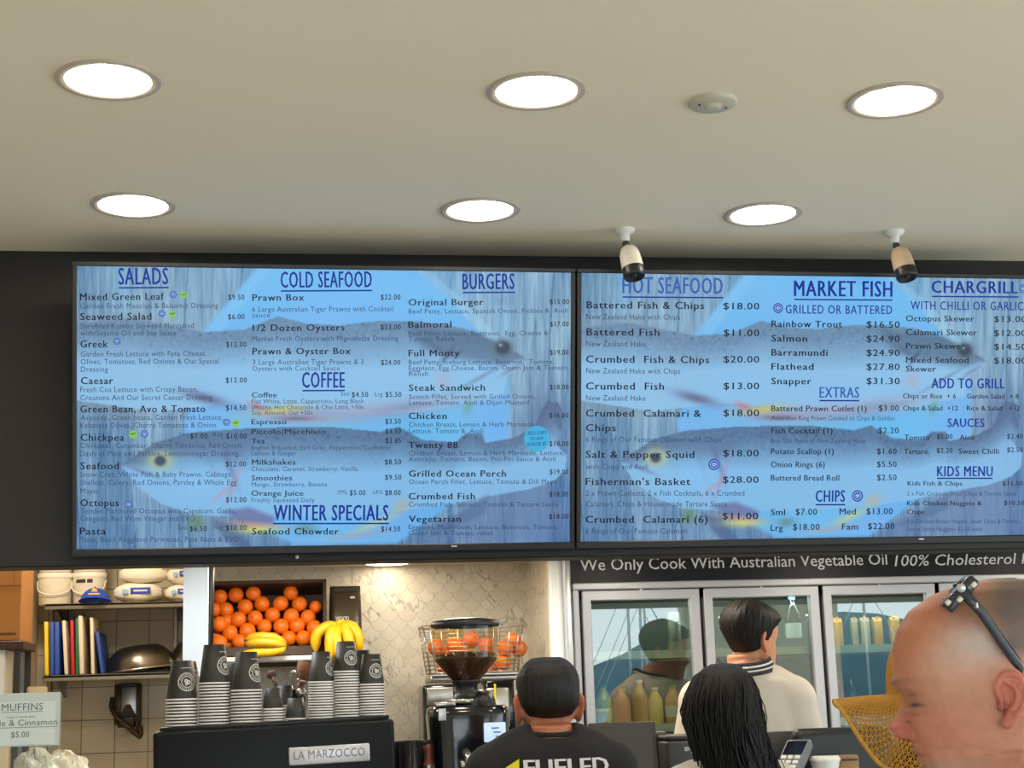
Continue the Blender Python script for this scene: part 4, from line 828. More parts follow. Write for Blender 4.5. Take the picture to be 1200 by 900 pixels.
M['kraft'] = mat('coffee_bag_foil', (88, 78, 62), .32, metal=.35, var=.12, vscale=14, bump=.4, bscale=9)
M['bag_seal'] = mat('coffee_bag_seal', (58, 52, 42), .4, metal=.3)
ybg = 6.15; q0, q1 = at(386, 766, ybg), at(425, 766, ybg); bwid = q1.x-q0.x; bh_ = at(405, 682, ybg).z-q0.z
cb = thing('coffee_bag', 'tall brown foil coffee bag with white lettering beside the orange crate', 'coffee bag', ((q0.x+q1.x)/2, ybg, zsf+.001), (-.06, 0, -.02))
b = B(); rings = []
for f, w, d in ((0, .95, .07), (.04, 1, .085), (.3, 1.0, .09), (.6, .98, .075), (.8, .96, .045), (.9, .94, .02), (.93, .94, .008)):
    rings.append(ring((0, .045, f*bh_), w*bwid/2, d/2, 32, .45))
b.loft(rings); b.build('pouch', M['kraft'], cb)
b = B(); b.box((0, .045, bh_*.955), (bwid*.93, .007, bh_*.10), .002); b.build('top_seal', M['bag_seal'], cb)
b = B()
for k, (s, w, f) in enumerate((('WOOD', .40, .50), ('ROASTED', .54, .415), ('COFFEE', .46, .33))):
    lettering(b, s, Matrix.Translation((-bwid*.30, -.0015, bh_*f)) @ Matrix.Rotation(PI/2, 4, 'X'), bwid*w, bh_*.055, 0, .02)
b.box((bwid*.22, .018, bh_*.83), (bwid*.14, .002, bh_*.03)); b.build('printed_lettering', M['sign_ink'], cb)
# ------------------------------------------------------------------ espresso machine and cups
M['machine'] = mat('machine_black_blue', (10, 12, 17), .42, var=.08, spec=.22)
M['machine_edge'] = mat('machine_trim', (22, 22, 25), .3, metal=.4)
M['badge'] = mat('badge_silver', (206, 206, 210), .3, metal=.35)
M['badge_ink'] = mat('badge_lettering', (132, 96, 108), .4)
yM = 4.62; mL, mR = at(180, 858, yM), at(463, 842, yM); slope = math.atan2(mR.z-mL.z, mR.x-mL.x); mw = mR.x-mL.x
mac = thing('espresso_machine', 'long dark espresso machine with silver maker badge, stacked with paper cups', 'coffee machine', ((mL.x+mR.x)/2, yM, 1.06))
hz = (mL.z+mR.z)/2-1.06; RM = Matrix.Rotation(-slope, 3, 'Y')
b = B(); b.box((0, .27, hz-.135), (mw, .54, .27), .012, rot=RM, seg=3); b.build('back_panel', M['machine'], mac)
b = B(); b.box((0, .27, hz+.004), (mw-.03, .50, .014), .004, rot=RM); b.build('cup_tray', M['machine_edge'], mac)
b = B(); b.box((0, .30, .15), (mw*.92, .42, .26), .02); b.box((0, .24, .045), (mw*.98, .5, .05), .012); b.build('base_housing', M['machine_edge'], mac)
for sx in (-1, 1):
    for sy in (.06, .44):
        b = B(); b.lathe([(0, 0), (.026, 0), (.022, .03), (.022, .05)], 16, M=Matrix.Translation((sx*mw*.42, sy, 0))); b.build('foot', M['steel'], mac)
for sx in (-.22, .0, .22):
    b = B(); b.lathe([(0, hz-.36), (.036, hz-.36), (.04, hz-.26)], 24, M=Matrix.Translation((sx, .56, 0))); b.tube([(sx, .60, hz-.345), (sx, .74, hz-.36)], .014, 10); b.build('group_head', M['steel'], mac)
tl, br = at(338, 877, yM-.004), at(433, 891, yM-.004)
bcx = (at(386, 884, yM-.004)); bw_ = br.x-tl.x; bh2 = 19.5*px(yM)
bo = Vector((bcx.x-mac.location.x, -.006, bcx.z-1.06))
b = B(); b.box(bo, (bw_, .012, bh2), .004, rot=RM); pb_ = b.build('maker_badge', M['badge'], mac)
b = B(); lettering(b, 'LA MARZOCCO', Matrix.Translation(bo+Vector((-bw_*.44, -.0075, -bh2*.22))) @ RM.to_4x4() @ Matrix.Rotation(PI/2, 4, 'X'), bw_*.88, bh2*.46, 0, .002, 1.05); b.build('lettering', M['badge_ink'], pb_)

M['cup_black'] = mat('black_paper_cup', (40, 40, 39), .55, var=.04)
M['cup_rim'] = mat('white_cup_rim', (236, 230, 228), .5, var=.02)
M['cup_logo'] = mat('cup_print', (206, 204, 198), .6)
def cup_meshes(R, r, Hc):
    b = B(); b.lathe([(R*.965, .0028), (r, Hc), (r*.97, Hc), (r*.965, Hc-.006), (0, Hc-.006)], 32); body = b.mesh('cup_wall', M['cup_black'])
    b = B(); b.lathe([(R*.94, .0008), (R*.96, 0), (R*.99, .0008), (R, .0026), (R*.99, .0044), (R*.965, .0050), (R*.945, .0040), (R*.94, .0008)], 32); rim = b.mesh('cup_rim', M['cup_rim'])
    b = B()        # printed roundel and line of text, wrapped on the wall
    def wrap(a, z, off=.0006):
        q = R*.965+(r-R*.965)*(z-.0028)/(Hc-.0028)+off; return (q*math.sin(a), -q*math.cos(a), z)
    zc = Hc*.46; rc = Hc*.235; q = (R+r)/2
    def band(r1, r2, n=36, cx=0, cz=0):
        vs = []; 
        for i in range(n):
            t_ = 2*PI*i/n
            for rr in (r1, r2): vs.append(wrap((cx+rr*math.cos(t_))/q, zc+cz+rr*math.sin(t_)))
        b.add(vs, [[2*i, 2*i+1, 2*((i+1) % n)+1, 2*((i+1) % n)] for i in range(n)], 0, True)
    band(rc, rc*.9); band(rc*.62, rc*.55)
    for i in range(22):
        t_ = 2*PI*i/22
        if i % 11 == 0: continue
        for_ = [(rc*.69, t_-.07), (rc*.69, t_+.05), (rc*.83, t_+.05), (rc*.83, t_-.07)]
        b.add([wrap(rr*math.cos(a)/q, zc+rr*math.sin(a)) for rr, a in for_], [[0, 3, 2, 1]])
    for (cx, cz, rr) in ((-.12, .1, .2), (.16, -.04, .24), (-.1, -.24, .14)): band(rr*rc, rr*rc*.35, 14, cx*rc, cz*rc)
    for k in range(14):
        a0 = (-.62+k*.09)*rc*1.1/q; a1 = a0+.062*rc/q; z0 = Hc*.80; b.add([wrap(a0, z0), wrap(a1, z0), wrap(a1, z0+Hc*.022), wrap(a0, z0+Hc*.022)], [[0, 1, 2, 3]])
    logo = b.mesh('printed_logo', M['cup_logo'])
    return body, rim, logo
big = cup_meshes(.0455, .0305, .112); mid = cup_meshes(.0385, .0265, .090); sml = cup_meshes(.0315, .0220, .062)
def mtop(u, y):          # height of the machine top under photo column u at depth y
    x = at(u, 845, y).x; return 1.06+hz+.0115+(x-mac.location.x)*math.tan(slope), x
def stack(u, n, meshes, pitch, y, where, logo_turn=.5, lean=0):
    z0, x = mtop(u, y); body, rim, logo = meshes
    for k in range(n):
        last = k == n-1
        lab = ('top upturned black cup with round logo, stack '+where) if last else ('white rimmed paper cup, %s from bottom, stack %s' % (ordinal(k+1), where))
        if n == 1: lab = 'single small upturned black cup '+where
        t = thing('paper_cup', lab, 'paper cup', (x+random.uniform(-.0006, .0006)+lean*k, y, z0+k*pitch), (0, 0, logo_turn if last else random.uniform(0, 6)), 'paper cups on the espresso machine')
        link('cup_wall', body, t); link('rim', rim, t)
        if last: link('printed_logo', logo, t)
def ordinal(k): return {1: 'first', 2: 'second', 3: 'third', 4: 'fourth', 5: 'fifth', 6: 'sixth', 7: 'seventh', 8: 'eighth', 9: 'ninth', 10: 'tenth', 11: 'eleventh', 12: 'twelfth', 13: 'thirteenth', 14: 'fourteenth', 15: 'fifteenth', 16: 'sixteenth', 17: 'seventeenth'}[k]
yc = 4.70
stack(213, 9, big, .0090, yc, 'at the kitchen end of the machine', .45)
stack(251, 14, big, .0087, yc, 'under the white panel tail', .95)
stack(288.5, 11, big, .0088, yc, 'below the lying bananas', .9)
stack(320, 5, sml, .0078, yc, 'of small cups nearest the bananas', 2.5)
stack(346.5, 1, sml, .0078, yc, 'between the small stack and the brush', 2.5)
stack(377, 14, mid, .0077, yc, 'under the coffee bag', 1.0)
stack(406.5, 17, mid, .0079, yc, 'in front of the hanging bananas', .45)
stack(436, 12, mid, .0078, yc, 'at the tiled wall end of the machine', .4)
stack(333, 6, sml, .0078, yc+.14, 'behind the two small upturned cups', 2.0)
stack(272, 8, big, .0088, yc+.12, 'hidden behind the lying bananas stack', 2.0)
stack(424, 14, mid, .0078, yc+.11, 'half hidden behind the hanging bananas stack', 2.0)

M['brush_wood'] = mat('dark_wood_handle', (96, 58, 40), .5, var=.2, stretch=(6, 6, 1)); M['bristle'] = mat('brush_bristle', (140, 92, 62), .8, var=.3, vscale=60, stretch=(8, 8, 1), bump=.6, bscale=60)
zt_, xj = mtop(345, yc+.2); jar = thing('utensil_jar', 'dark steel jar of brushes standing behind the small cups', 'jar', (xj, yc+.2, zt_))
b = B(); b.lathe([(0, .002), (.030, 0), (.032, .004), (.034, .085), (.036, .088), (.033, .088), (.031, .006), (0, .006)], 28); b.build('vessel', M['black'], jar)
def up_thing(name, label, cat, u0, v0, u1, v1, y0, y1, fn):
    a = at(u0, v0, y0); e = at(u1, v1, y1); t = thing(name, label, cat, tuple(a)); d = (e-a); fn(t, d); return t
yy = yc+.2
def spoon(t, d):
    b = B(); b.tube([d*-.35, d*.3, d*.75], [.005, .006, .007], 8); b.build('handle', M['brush_wood'], t)
    b = B(); b.tube([d*.72, d*.8, d*.95, d*1.1, d*1.15], [.007, .013, .015, .011, .003], 10, flat=.4); b.build('bowl', M['brush_wood'], t)
up_thing('wooden_spoon', 'dark wooden spoon leaning in the utensil jar', 'spoon', 327, 810, 317.5, 789, yy-.01, yy, spoon)
def brush(t, d):
    b = B(); b.tube([d*-.5, d*.0, d*.35], [.008, .009, .012], 8); b.build('handle', M['brush_wood'], t)
    b = B(); b.tube([d*.33, d*.42], [.015, .019], 10, flat=.5); b.build('ferrule', M['steel'], t)
    b = B(); b.tube([d*.42, d*.7, d*1.0], [.018, .023, .027], 12, flat=.45); b.build('bristles', M['bristle'], t)
up_thing('pastry_brush', 'brown bristled brush leaning out of the utensil jar', 'brush', 350, 812, 360, 776, yy, yy+.01, brush)
def whisk(t, d):
    b = B(); 
    for k in range(5):
        a = PI*k/5; s = Vector((math.cos(a)*.014, math.sin(a)*.014, 0)); b.tube(smoothpath([d*.3, d*.6+s, d*.9+s*1.2, d*1.05, d*.9-s*1.2, d*.6-s, d*.3], 4), .0009, 5, cap=False)
    b.build('wire_loops', M['steel'], t); b = B(); b.tube([d*-.5, d*.32], .006, 8); b.build('handle', M['steel'], t)
up_thing('wire_whisk', 'small wire whisk leaning beside the brush in the jar', 'whisk', 343, 812, 345, 787, yy, yy-.01, whisk)
def ladle(t, d):
    b = B(); b.tube([d*-.4, d*.8], .004, 8); b.build('handle', M['steel'], t); b = B(); b.ball(tuple(d*.95), (.016, .010, .014)); b.build('bowl', M['steel'], t)
up_thing('steel_spoon', 'shiny steel spoon hooked low beside the brush', 'spoon', 356, 826, 352.5, 811, yy-.05, yy-.05, ladle)

# ------------------------------------------------------------------ grinder
M['hopper'] = glass('hopper_plastic', (240, 226, 196), 1.45, 1.2, .02)
M['beans'] = mat('coffee_beans', (56, 30, 22), .45, var=.5, vscale=120, bump=1.0, bscale=130)
M['glow'] = mat('grinder_display', (150, 170, 190), .2, emit=(200, 222, 255), es=.75)
yg = 4.80; g0 = at(549, 900, yg); k_ = px(yg)
gz = lambda v: at(549, v, yg).z-1.06
gr = thing('coffee_grinder', 'black coffee grinder with clear bean hopper behind the balding customer', 'coffee grinder', (g0.x, yg, 1.06))
w = 46*k_
b = B(); rings = []
for zz, sx, sy, yo in ((0, 1.05, .13, .0), (.02, 1.05, .13, 0), (.05, .9, .115, .0), (gz(880), .95, .12, 0), (gz(838), 1.0, .125, 0), (gz(829), .97, .12, 0), (gz(827), .9, .11, 0)):
    rings.append(ring((0, yo, zz), w*sx, sy, 36, .55))
b.loft(rings); b.build('body', M['gloss_black'], gr)
b = B(); b.lathe([(.058, gz(828)), (.058, gz(820)), (.045, gz(818)), (.034, gz(812)), (.034, gz(803)), (.044, gz(800)), (.044, gz(797))], 32); b.build('grind_collar', M['black'], gr)
b = B(); b.ball((18*k_, .0, gz(826)), (.04, .06, .045)); b.build('adjuster_dome', M['black'], gr)
b = B(); b.box((-29*k_, -.085, gz(826)+.004), (.06, .05, .012), .003); b.lathe([(.03, gz(824)), (.033, gz(822)), (.033, gz(819)), (0, gz(819))], 24, M=Matrix.Translation((-8*k_, -.07, 0))); b.build('grounds_cover', M['steel'], gr)
hp_ = [(.034, gz(803)), (.040, gz(799)), (36.0*k_, gz(774)), (36.5*k_, gz(770)), (38.2*k_, gz(734))]
b = B(); b.lathe(hp_, 40); b.build('hopper', M['hopper'], gr)
b = B(); b.lathe([(38.6*k_, gz(735)), (39.6*k_, gz(734)), (39.6*k_, gz(730)), (37*k_, gz(727.5)), (20*k_, gz(724.5)), (0, gz(723.5))], 40); b.build('hopper_lid', M['black'], gr)
b = B(); tz = gz(769)
prf = [(0, gz(803)), (.031, gz(802)), (.038, gz(798)), (35.0*k_, gz(774)), (35.3*k_, gz(771.5))]; b.lathe(prf, 40)
vs = [(0, 0, tz+.012)]; fs = []; nr, na = 9, 40
for i in range(1, nr+1):
    for j in range(na):
        a = 2*PI*j/na; r = 35.3*k_*i/nr; vs.append((r*math.cos(a), r*math.sin(a), (gz(771.5) if i == nr else tz+.012*math.cos(i/nr*1.5)+random.uniform(-.003, .003))))
for j in range(na): fs.append([0, 1+j, 1+(j+1) % na])
for i in range(nr-1):
    for j in range(na): a = 1+i*na; fs.append([a+j, a+na+j, a+na+(j+1) % na, a+(j+1) % na])
b.add(vs, fs, 0, True)
for i in range(130):
    a = random.uniform(0, 6.28); r = 33.5*k_*math.sqrt(random.random()); b.ball((r*math.cos(a), r*math.sin(a), tz+.010*math.cos(r/(35.3*k_)*1.5)+.002), (.0055, .004, .0035), nu=8, nv=5, M=None)
ob = b.build('coffee_beans', M['beans'], gr); ob['kind'] = 'stuff'
pA, pB = at(567, 847, yg-.13), at(593, 869, yg-.13)
b = B(); b.box(((pA.x+pB.x)/2-g0.x, -.128, (pA.z+pB.z)/2-1.06), (pB.x-pA.x, .012, pA.z-pB.z), .003); dsp = b.build('display', M['glow'], gr)
b = B(); 
for k in range(3): b.box(((pA.x+pB.x)/2-g0.x+.006*k, -.1352, (pA.z+pB.z)/2-1.06+.012-.012*k), (.022, .001, .003))
b.build('display_marks', M['dark_grey'], dsp)
b = B(); b.tube([(-.02, -.12, gz(880)), (-.02, -.17, gz(884)), (-.02, -.19, gz(892))], .012, 10); b.box((0, -.12, gz(893)), (.08, .06, .02), .004); b.build('spout_fork', M['steel'], gr)
b = B(); b.box((-33*k_, -.118, gz(836)), (.022, .004, .034), .001); b.build('rating_plate', M['badge'], gr)

# ------------------------------------------------------------------ juicer with wire basket
yj = 5.95; j0 = at(557, 860, yj); kj = px(yj); jz = lambda v: at(557, v, yj).z-1.40
ju = thing('orange_juicer', 'steel orange juicer with wire basket on top, behind the coffee grinder', 'juicer', (j0.x, yj+.05, 1.40))
b = B(); b.box((-41*kj, 0, (jz(801)+0)/2), (38*kj, .22, jz(801)), .012); b.box((33*kj, .01, jz(797)/2), (46*kj, .24, jz(797)), .012); b.build('housing', M['gloss_black'], ju)
b = B(); b.box((0, 0, jz(795)), (104*kj, .22, 8*kj), .008); b.box((-41*kj, -.112, jz(815)), (30*kj, .01, 20*kj), .004); b.build('feed_tray', M['steel'], ju)
b = B(); b.box((47*kj, -.122, jz(826)), (9*kj, .012, 52*kj), .003); b.box((24*kj, -.115, jz(830)), (26*kj, .008, 44*kj), .006); b.build('front_cover', M['steel'], ju)
b = B(); b.box((21*kj, -.122, jz(818)), (2.2*kj, .004, 30*kj)); b.build('warning_strip', mat('yellow_strip', (214, 196, 40), .5), ju)
b = B()
def basket_ring(f, v, r): 
    pts = []
    for i in range(40):
        a = 2*PI*i/40; rx, ry = 60.5*kj*f, .15*f; e = .6
        pts.append((rx*math.copysign(abs(math.cos(a))**e, math.cos(a)), ry*math.copysign(abs(math.sin(a))**e, math.sin(a)), jz(v))); 
    b.tube(pts, r, 6, closed=True)
for i in range(12): basket_ring(1-.012*i, 733+i*5.0, .0017 if 0 < i < 11 else .003)
for i in range(18):
    a = 2*PI*i/18; e = .6; q = lambda f, v: (60.5*kj*f*math.copysign(abs(math.cos(a))**e, math.cos(a)), .15*f*math.copysign(abs(math.sin(a))**e, math.sin(a)), jz(v))
    b.tube([q(1, 733), q(.87, 788)], .0022, 6)
b.build('wire_basket', M['steel'], ju)
b = B(); b.box((0, 0, jz(790.5)), (100*kj, .24, 1.5*kj)); b.build('basket_floor', M['steel'], ju)
k = 0
for (u, v, dy, l) in ((601, 751, -.03, 'large orange high in the juicer basket beside the customer\'s head'), (592, 759, -.07, 'orange low in the wire basket beside the hopper'), (608, 760, -.02, 'orange at the outer edge of the juicer basket'), (511, 759, -.04, 'orange showing at the cup side of the juicer basket'), (521, 780, -.06, 'orange on the juicer basket floor at the cup side'), (533, 757, -.03, 'orange seen through the hopper, closest to the cups'), (552, 750, -.02, 'orange seen through the middle of the hopper'), (570, 757, -.03, 'orange seen through the hopper, closest to the customer'), (545, 770, -.06, 'lower orange blurred behind the coffee beans'), (590, 775, -.05, 'orange on the basket floor under the large orange'), (525, 767, 0, 'orange behind the hopper edge at the cup side'), (575, 780, 0, 'orange deep in the basket behind the bean level')):
    o = copy_tree(orange_proto); o.location = at(u, v, yj+.05+dy); o.rotation_euler = (random.uniform(0, 3),)*3; o['label'] = l; o['group'] = 'oranges in the juicer basket'; o.scale = (1.08,)*3

# black clutter between machine and grinder
M['clutter'] = mat('black_rubber', (22, 22, 22), .35, bump=.3, bscale=40)
yn = 4.86; n0 = at(482, 900, yn)
kb = thing('knock_box', 'black knock box with ribbed grip beside the espresso machine', 'knock box', (n0.x, yn, 1.06))
zk = at(482, 868, yn).z-1.06
b = B(); b.lathe([(0, .0), (.045, 0), (.05, .01), (.052, zk), (.048, zk), (.044, .02), (0, .02)], 32); b.build('bin', M['clutter'], kb)
b = B(); b.tube([(-.05, 0, zk-.02), (.05, 0, zk-.02)], .009, 10); b.build('knock_bar', M['black'], kb)
b = B(); 
for i in range(16): a = 2*PI*i/16; b.box((.053*math.cos(a), .053*math.sin(a), zk-.05), (.006, .006, .09), .002, rot=Matrix.Rotation(a, 3, 'Z'))
b.build('grip_ribs', M['black'], kb)
pj_ = at(503, 900, yn-.10); mj = thing('tamper', 'small tamper with reddish handle in front of the grinder', 'tamper', (pj_.x, yn-.10, 1.07)); zt2 = at(503, 872, yn-.1).z-1.07
b = B(); b.lathe([(.02, zt2-.06), (.014, zt2-.05), (.012, zt2-.02), (.018, zt2-.006), (0, zt2)], 20); b.build('handle', mat('reddish_wood', (120, 64, 50), .4), mj); b = B(); b.lathe([(0, 0), (.029, 0), (.029, .012), (.016, .03), (.016, zt2-.055)], 24); b.build('base', M['steel'], mj)

# ------------------------------------------------------------------ kitchen recess behind the counter
ykS = 7.62
M['k_steel'] = mat('kitchen_shelf_steel', (150, 138, 118), .35, metal=.85, var=.15)
xl_, xr_ = at(50, 790, ykS).x, at(232, 785, ykS).x
zsA = at(130, 706, ykS).z; zsB = at(130, 789.5, ykS).z
def kshelf(z, label):
    t = thing('steel_shelf', label, 'shelf', ((xl_+xr_)/2, ykS, z), group='steel kitchen wall shelves')
    b = B(); b.box((0, (YK-ykS)/2, -.006), (xr_-xl_, YK-ykS, .010)); b.box((0, .005, -.014), (xr_-xl_, .010, .028), .003, seg=1); b.build('shelf_top', M['k_steel'], t)
    for x in (-.30, .26):
        b = B(); b.prism([(0, 0), (-.34, 0), (-.33, -.012), (-.02, -.09), (0, -.09)], .012, M=Matrix.Translation((x, YK-ykS, -.010)) @ Matrix.Rotation(PI/2, 4, 'Z') @ Matrix.Rotation(PI/2, 4, 'X')); b.build('bracket', M['dark_steel'], t)
kshelf(zsA, 'upper steel wall shelf holding white tubs, cap and flour bags'); kshelf(zsB, 'lower steel wall shelf holding chopping boards and steel bowls')
for u, l in ((60, 'kitchen'), (206, 'panel')):
    p = at(u, 740, YK); b = B(); b.box((p.x, YK-.012, zsA-.15), (.022, .024, .75), .003, seg=1); b.build('x', M['k_steel'])
    o = bpy.data.objects[-1] if False else None
for o in [o for o in bpy.data.objects if o.name.split('.')[0] == 'x' and o.type == 'MESH' and len(o.name) <= 5]: o.name = 'shelf_upright'; tag(o, 'steel wall upright of the kitchen shelves at the %s end' % ('tub' if o.location.x < 0 or o.data.vertices[0].co.x < -.8 else 'flour bag'), 'shelf upright', 'shelf uprights')
kk = px(ykS)
M['tub'] = mat('tub_white', (226, 216, 196), .5, var=.03); M['tub_lid'] = mat('tub_lid', (232, 224, 208), .45)
M['print_dark'] = mat('print_dark', (44, 40, 50), .6); M['print_blue'] = mat('print_blue', (44, 70, 170), .6)
def tub(u0, u1, v0, v1, label, band):
    y = ykS+.16; c = at((u0+u1)/2, v1, y); r = (u1-u0)*px(y)/2; h = (v1-v0)*px(y)
    t = thing('plastic_tub', label, 'tub', (c.x, y, zsA+.002), group='white tubs on the upper kitchen shelf')
    b = B(); b.lathe([(0, 0), (r*.86, 0), (r*.9, .004), (r*.97, h*.82), (r*.97, h*.86)], 36); b.build('pail', M['tub'], t)
    b = B(); b.lathe([(r, h*.84), (r*1.01, h*.88), (r, h), (r*.9, h), (r*.88, h*.97), (0, h*.97)], 36); b.build('lid', M['tub_lid'], t)
    b = B(); b.tube(smoothpath([(-r*1.0, 0, h*.8), (-r*.8, -r*.75, h*.42), (0, -r*1.12, h*.3), (r*.8, -r*.75, h*.42), (r*1.0, 0, h*.8)], 5), .003, 6); b.build('wire_handle', M['tub_lid'], t)
    if band:
        b = B(); R_ = r*.965
        for a0, a1 in ((-.75, -.1), (-.02, .32)):
            n = 8; b.add([(R_*math.sin(a0+(a1-a0)*i/n), -R_*math.cos(a0+(a1-a0)*i/n), z) for i in range(n+1) for z in (h*.66, h*.78)], [[2*i, 2*i+2, 2*i+3, 2*i+1] for i in range(n)], 0, True)
        b.build('printed_label', M['print_dark'], t)
    return t
t1 = tub(45, 84, 674, 709, 'white plastic tub with wire handle next to the cream wall end', False); t2 = tub(85, 123, 673, 708, 'white plastic tub with dark label behind the blue cap', True)
for tt, l in ((t1, 'white tub stacked on top of the tub with wire handle'), (t2, 'white tub stacked on top of the dark labelled tub')):
    c = copy_tree(tt); c.location.z += 36*kk; c['label'] = l
M['cap_b'] = mat('cap_cloth_blue', (40, 72, 170), .8, bump=.2, bscale=90); M['cap_y'] = mat('cap_badge_yellow', (226, 176, 40), .7)
yc_ = ykS+.04; c0 = at(111.5, 704, yc_); kc = px(yc_)
cp = thing('baseball_cap', 'blue baseball cap with yellow badge in front of the labelled tub', 'cap', (c0.x, yc_, zsA+.002))
b = B(); R_ = 16.5*kc; prof = [(R_*math.cos(a), R_*1.02*math.sin(a)) for a in np.linspace(0, PI/2, 10)]; prof[-1] = (0, prof[-1][1]); b.lathe(prof, 32); b.build('crown', M['cap_b'], cp)
b = B(); vs = []; n = 16
for i in range(n+1):
    a = -PI*.92/2+PI*.92*i/n
    for f in (0, .5, 1): vs.append(((R_*.98+f*R_*.12)*math.sin(a), -(R_*.98+f*R_*.62*math.cos(a*.8))*math.cos(a), .004+R_*.34*math.cos(a)*(1-.25*f)))
b.add(vs+[(x, y, z-.004) for x, y, z in vs], [[3*i+j, 3*i+j+1, 3*i+j+4, 3*i+j+3] for i in range(n) for j in range(2)]+[[3*i+j+3*(n+1), 3*i+j+3+3*(n+1), 3*i+j+4+3*(n+1), 3*i+j+1+3*(n+1)] for i in range(n) for j in range(2)]+[[3*i+2, 3*i+2+3*(n+1), 3*i+5+3*(n+1), 3*i+5] for i in range(n)], 0, True); b.build('peak', M['cap_b'], cp)
b = B(); b.ball((0, -R_*.66, R_*.76), (R_*.2, R_*.06, R_*.19)); b.box((0, -R_*.82, R_*.54), (R_*.75, .006, R_*.11), .002, rot=Matrix.Rotation(-.5, 3, 'X')); b.build('badge', M['cap_y'], cp)
b = B(); b.ball((0, 0, R_*1.03), R_*.07); b.build('top_button', M['cap_b'], cp)

M['bag_paper'] = mat('flour_bag_paper', (232, 222, 204), .6, var=.04, bump=.5, bscale=22)
def flour(u0, u1, vb, vt, label, zbase, lab=True):
    y = ykS+.10; a, e = at(u0, vb, y), at(u1, vb, y); w = e.x-a.x; h = (vb-vt)*px(y)
    t = thing('flour_bag', label, 'flour bag', ((a.x+e.x)/2, y, zbase), group='white paper flour bags on the kitchen shelf')
    b = B(); rings = []
    for f in np.linspace(0, 1, 11):
        q = math.sin(PI*min(max(f, .02), .98))**.35; x = -w/2+w*f
        rings.append([Vector((x, .10*q*math.copysign(abs(math.cos(s))**.6, math.cos(s)), h/2+h/2*q*math.copysign(abs(math.sin(s))**.6, math.sin(s))+.003*math.sin(9*f+s*3))) for s in [2*PI*j/24 for j in range(24)]])
    b.loft(rings); b.build('sack', M['bag_paper'], t)
    if lab:
        b = B(); b.box((w*.08, -.1015, h*.55), (w*.42, .003, h*.32), .001); b.build('blue_panel', M['print_blue'], t)
        b = B(); lettering(b, 'FLOUR', Matrix.Translation((w*.27, -.104, h*.61)) @ Matrix.Rotation(PI, 4, 'Y') @ Matrix.Rotation(PI/2, 4, 'X') @ Matrix.Rotation(PI, 4, 'Z') @ Matrix.Scale(-1, 4, (1, 0, 0)), w*.3, h*.14, 0, .01) if False else b.box((w*.08, -.1035, h*.55), (w*.28, .001, h*.07)); b.build('pale_print', M['bag_paper'], t)
        b = B(); b.box((-w*.24, -.1012, h*.52), (w*.13, .003, h*.24), .001); b.build('pale_blue_mark', mat('print_pale_blue', (150, 176, 214), .6), t)
zz1 = zsA+.001; h1 = (704-682)*px(ykS+.1)
flour(134, 190, 704, 682, 'white flour bag with blue panel lying on the shelf beside the blue cap', zz1)
flour(140, 196, 704, 684, 'plain white flour bag lying on top of the blue panelled bag', zz1+h1-.004, False)
flour(194, 236, 702, 683, 'white flour bag with small print, lowest beside the white panel', zz1); flour(196, 238, 702, 681, 'white flour bag on top of its neighbour beside the white panel', zz1+(702-683)*px(ykS+.1)-.002)

def board(c, u0b, u1b, u0t, u1t, vt, label, vb=786):
    y = ykS+.02; a = at(u0b, vb, y); e = at(u1b, vb, y); wt = e.x-a.x; tp = at((u0t+u1t)/2, vt, y); h = tp.z-zsB; dx = tp.x-(a.x+e.x)/2
    t = thing('chopping_board', label, 'chopping board', ((a.x+e.x)/2, y, zsB+.002), (0, math.atan2(dx, h), 0), 'chopping boards on the kitchen shelf')
    hh = math.hypot(h, dx)-.004
    b = B(); b.box((0, .17, hh/2), (max(wt, .016), .33, hh), .004); b.build('slab', c, t); b = B(); b.box((0, -.0005, hh*.88), (max(wt, .016)*.45, .008, .03), .001); b.build('finger_slot', M['print_dark'], t) if False else None
    return t
bc = {'yellow': (236, 196, 30), 'blue': (46, 78, 160), 'white': (222, 208, 182), 'red': (190, 34, 44), 'green': (34, 110, 70)}
bm_ = {k: mat('board_'+k, v, .5, var=.06) for k, v in bc.items()}
board(bm_['yellow'], 52.5, 57, 51, 56, 728, 'yellow chopping board at the end of the row'); board(bm_['blue'], 58.3, 63.3, 57.7, 63, 728, 'blue chopping board beside the yellow one'); board(bm_['blue'], 64, 69.5, 63.6, 68.8, 728, 'blue chopping board, second of the touching pair')
board(bm_['white'], 75.5, 79.8, 72, 76.5, 726.5, 'white leaning chopping board between the blue pair and the red board'); board(bm_['red'], 83.5, 87.5, 81.5, 86, 726, 'red chopping board between white and green boards'); board(bm_['green'], 89.2, 92, 88.5, 91.5, 724, 'thin green chopping board between red and white boards')
board(bm_['white'], 93.3, 98.5, 91.5, 96, 721, 'tall white chopping board touching the green one'); board(bm_['white'], 107, 110.5, 104.8, 109, 723, 'white chopping board standing apart next to the short blue board'); board(bm_['blue'], 118, 122, 111, 115.5, 739.5, 'short leaning blue chopping board beside the steel bowl')
def bowl(u0, u1, vt, label, y, rot=0, ry=0):
    c = at((u0+u1)/2, 786, y); R_ = (u1-u0)*px(y)/2; h = (784-vt)*px(y)*.92
    t = thing('steel_bowl', label, 'mixing bowl', (c.x, y, zsB+.002+R_*math.sin(abs(ry))*.9), (0, ry, rot), 'steel bowls on the kitchen shelf')
    pr = [(R_*math.cos(a)**.75, h*math.sin(a)) for a in np.linspace(.02, PI/2-.42, 12)]
    b = B(); b.lathe(pr+[(0, pr[-1][1]+.001)], 48); b.build('dome', M['dark_steel'], t)
    b = B(); b.lathe([(R_*.985, .000), (R_*1.02, -.002), (R_*1.03, .004), (R_*1.0, .008)], 48); b.build('rolled_rim', M['steel'], t)
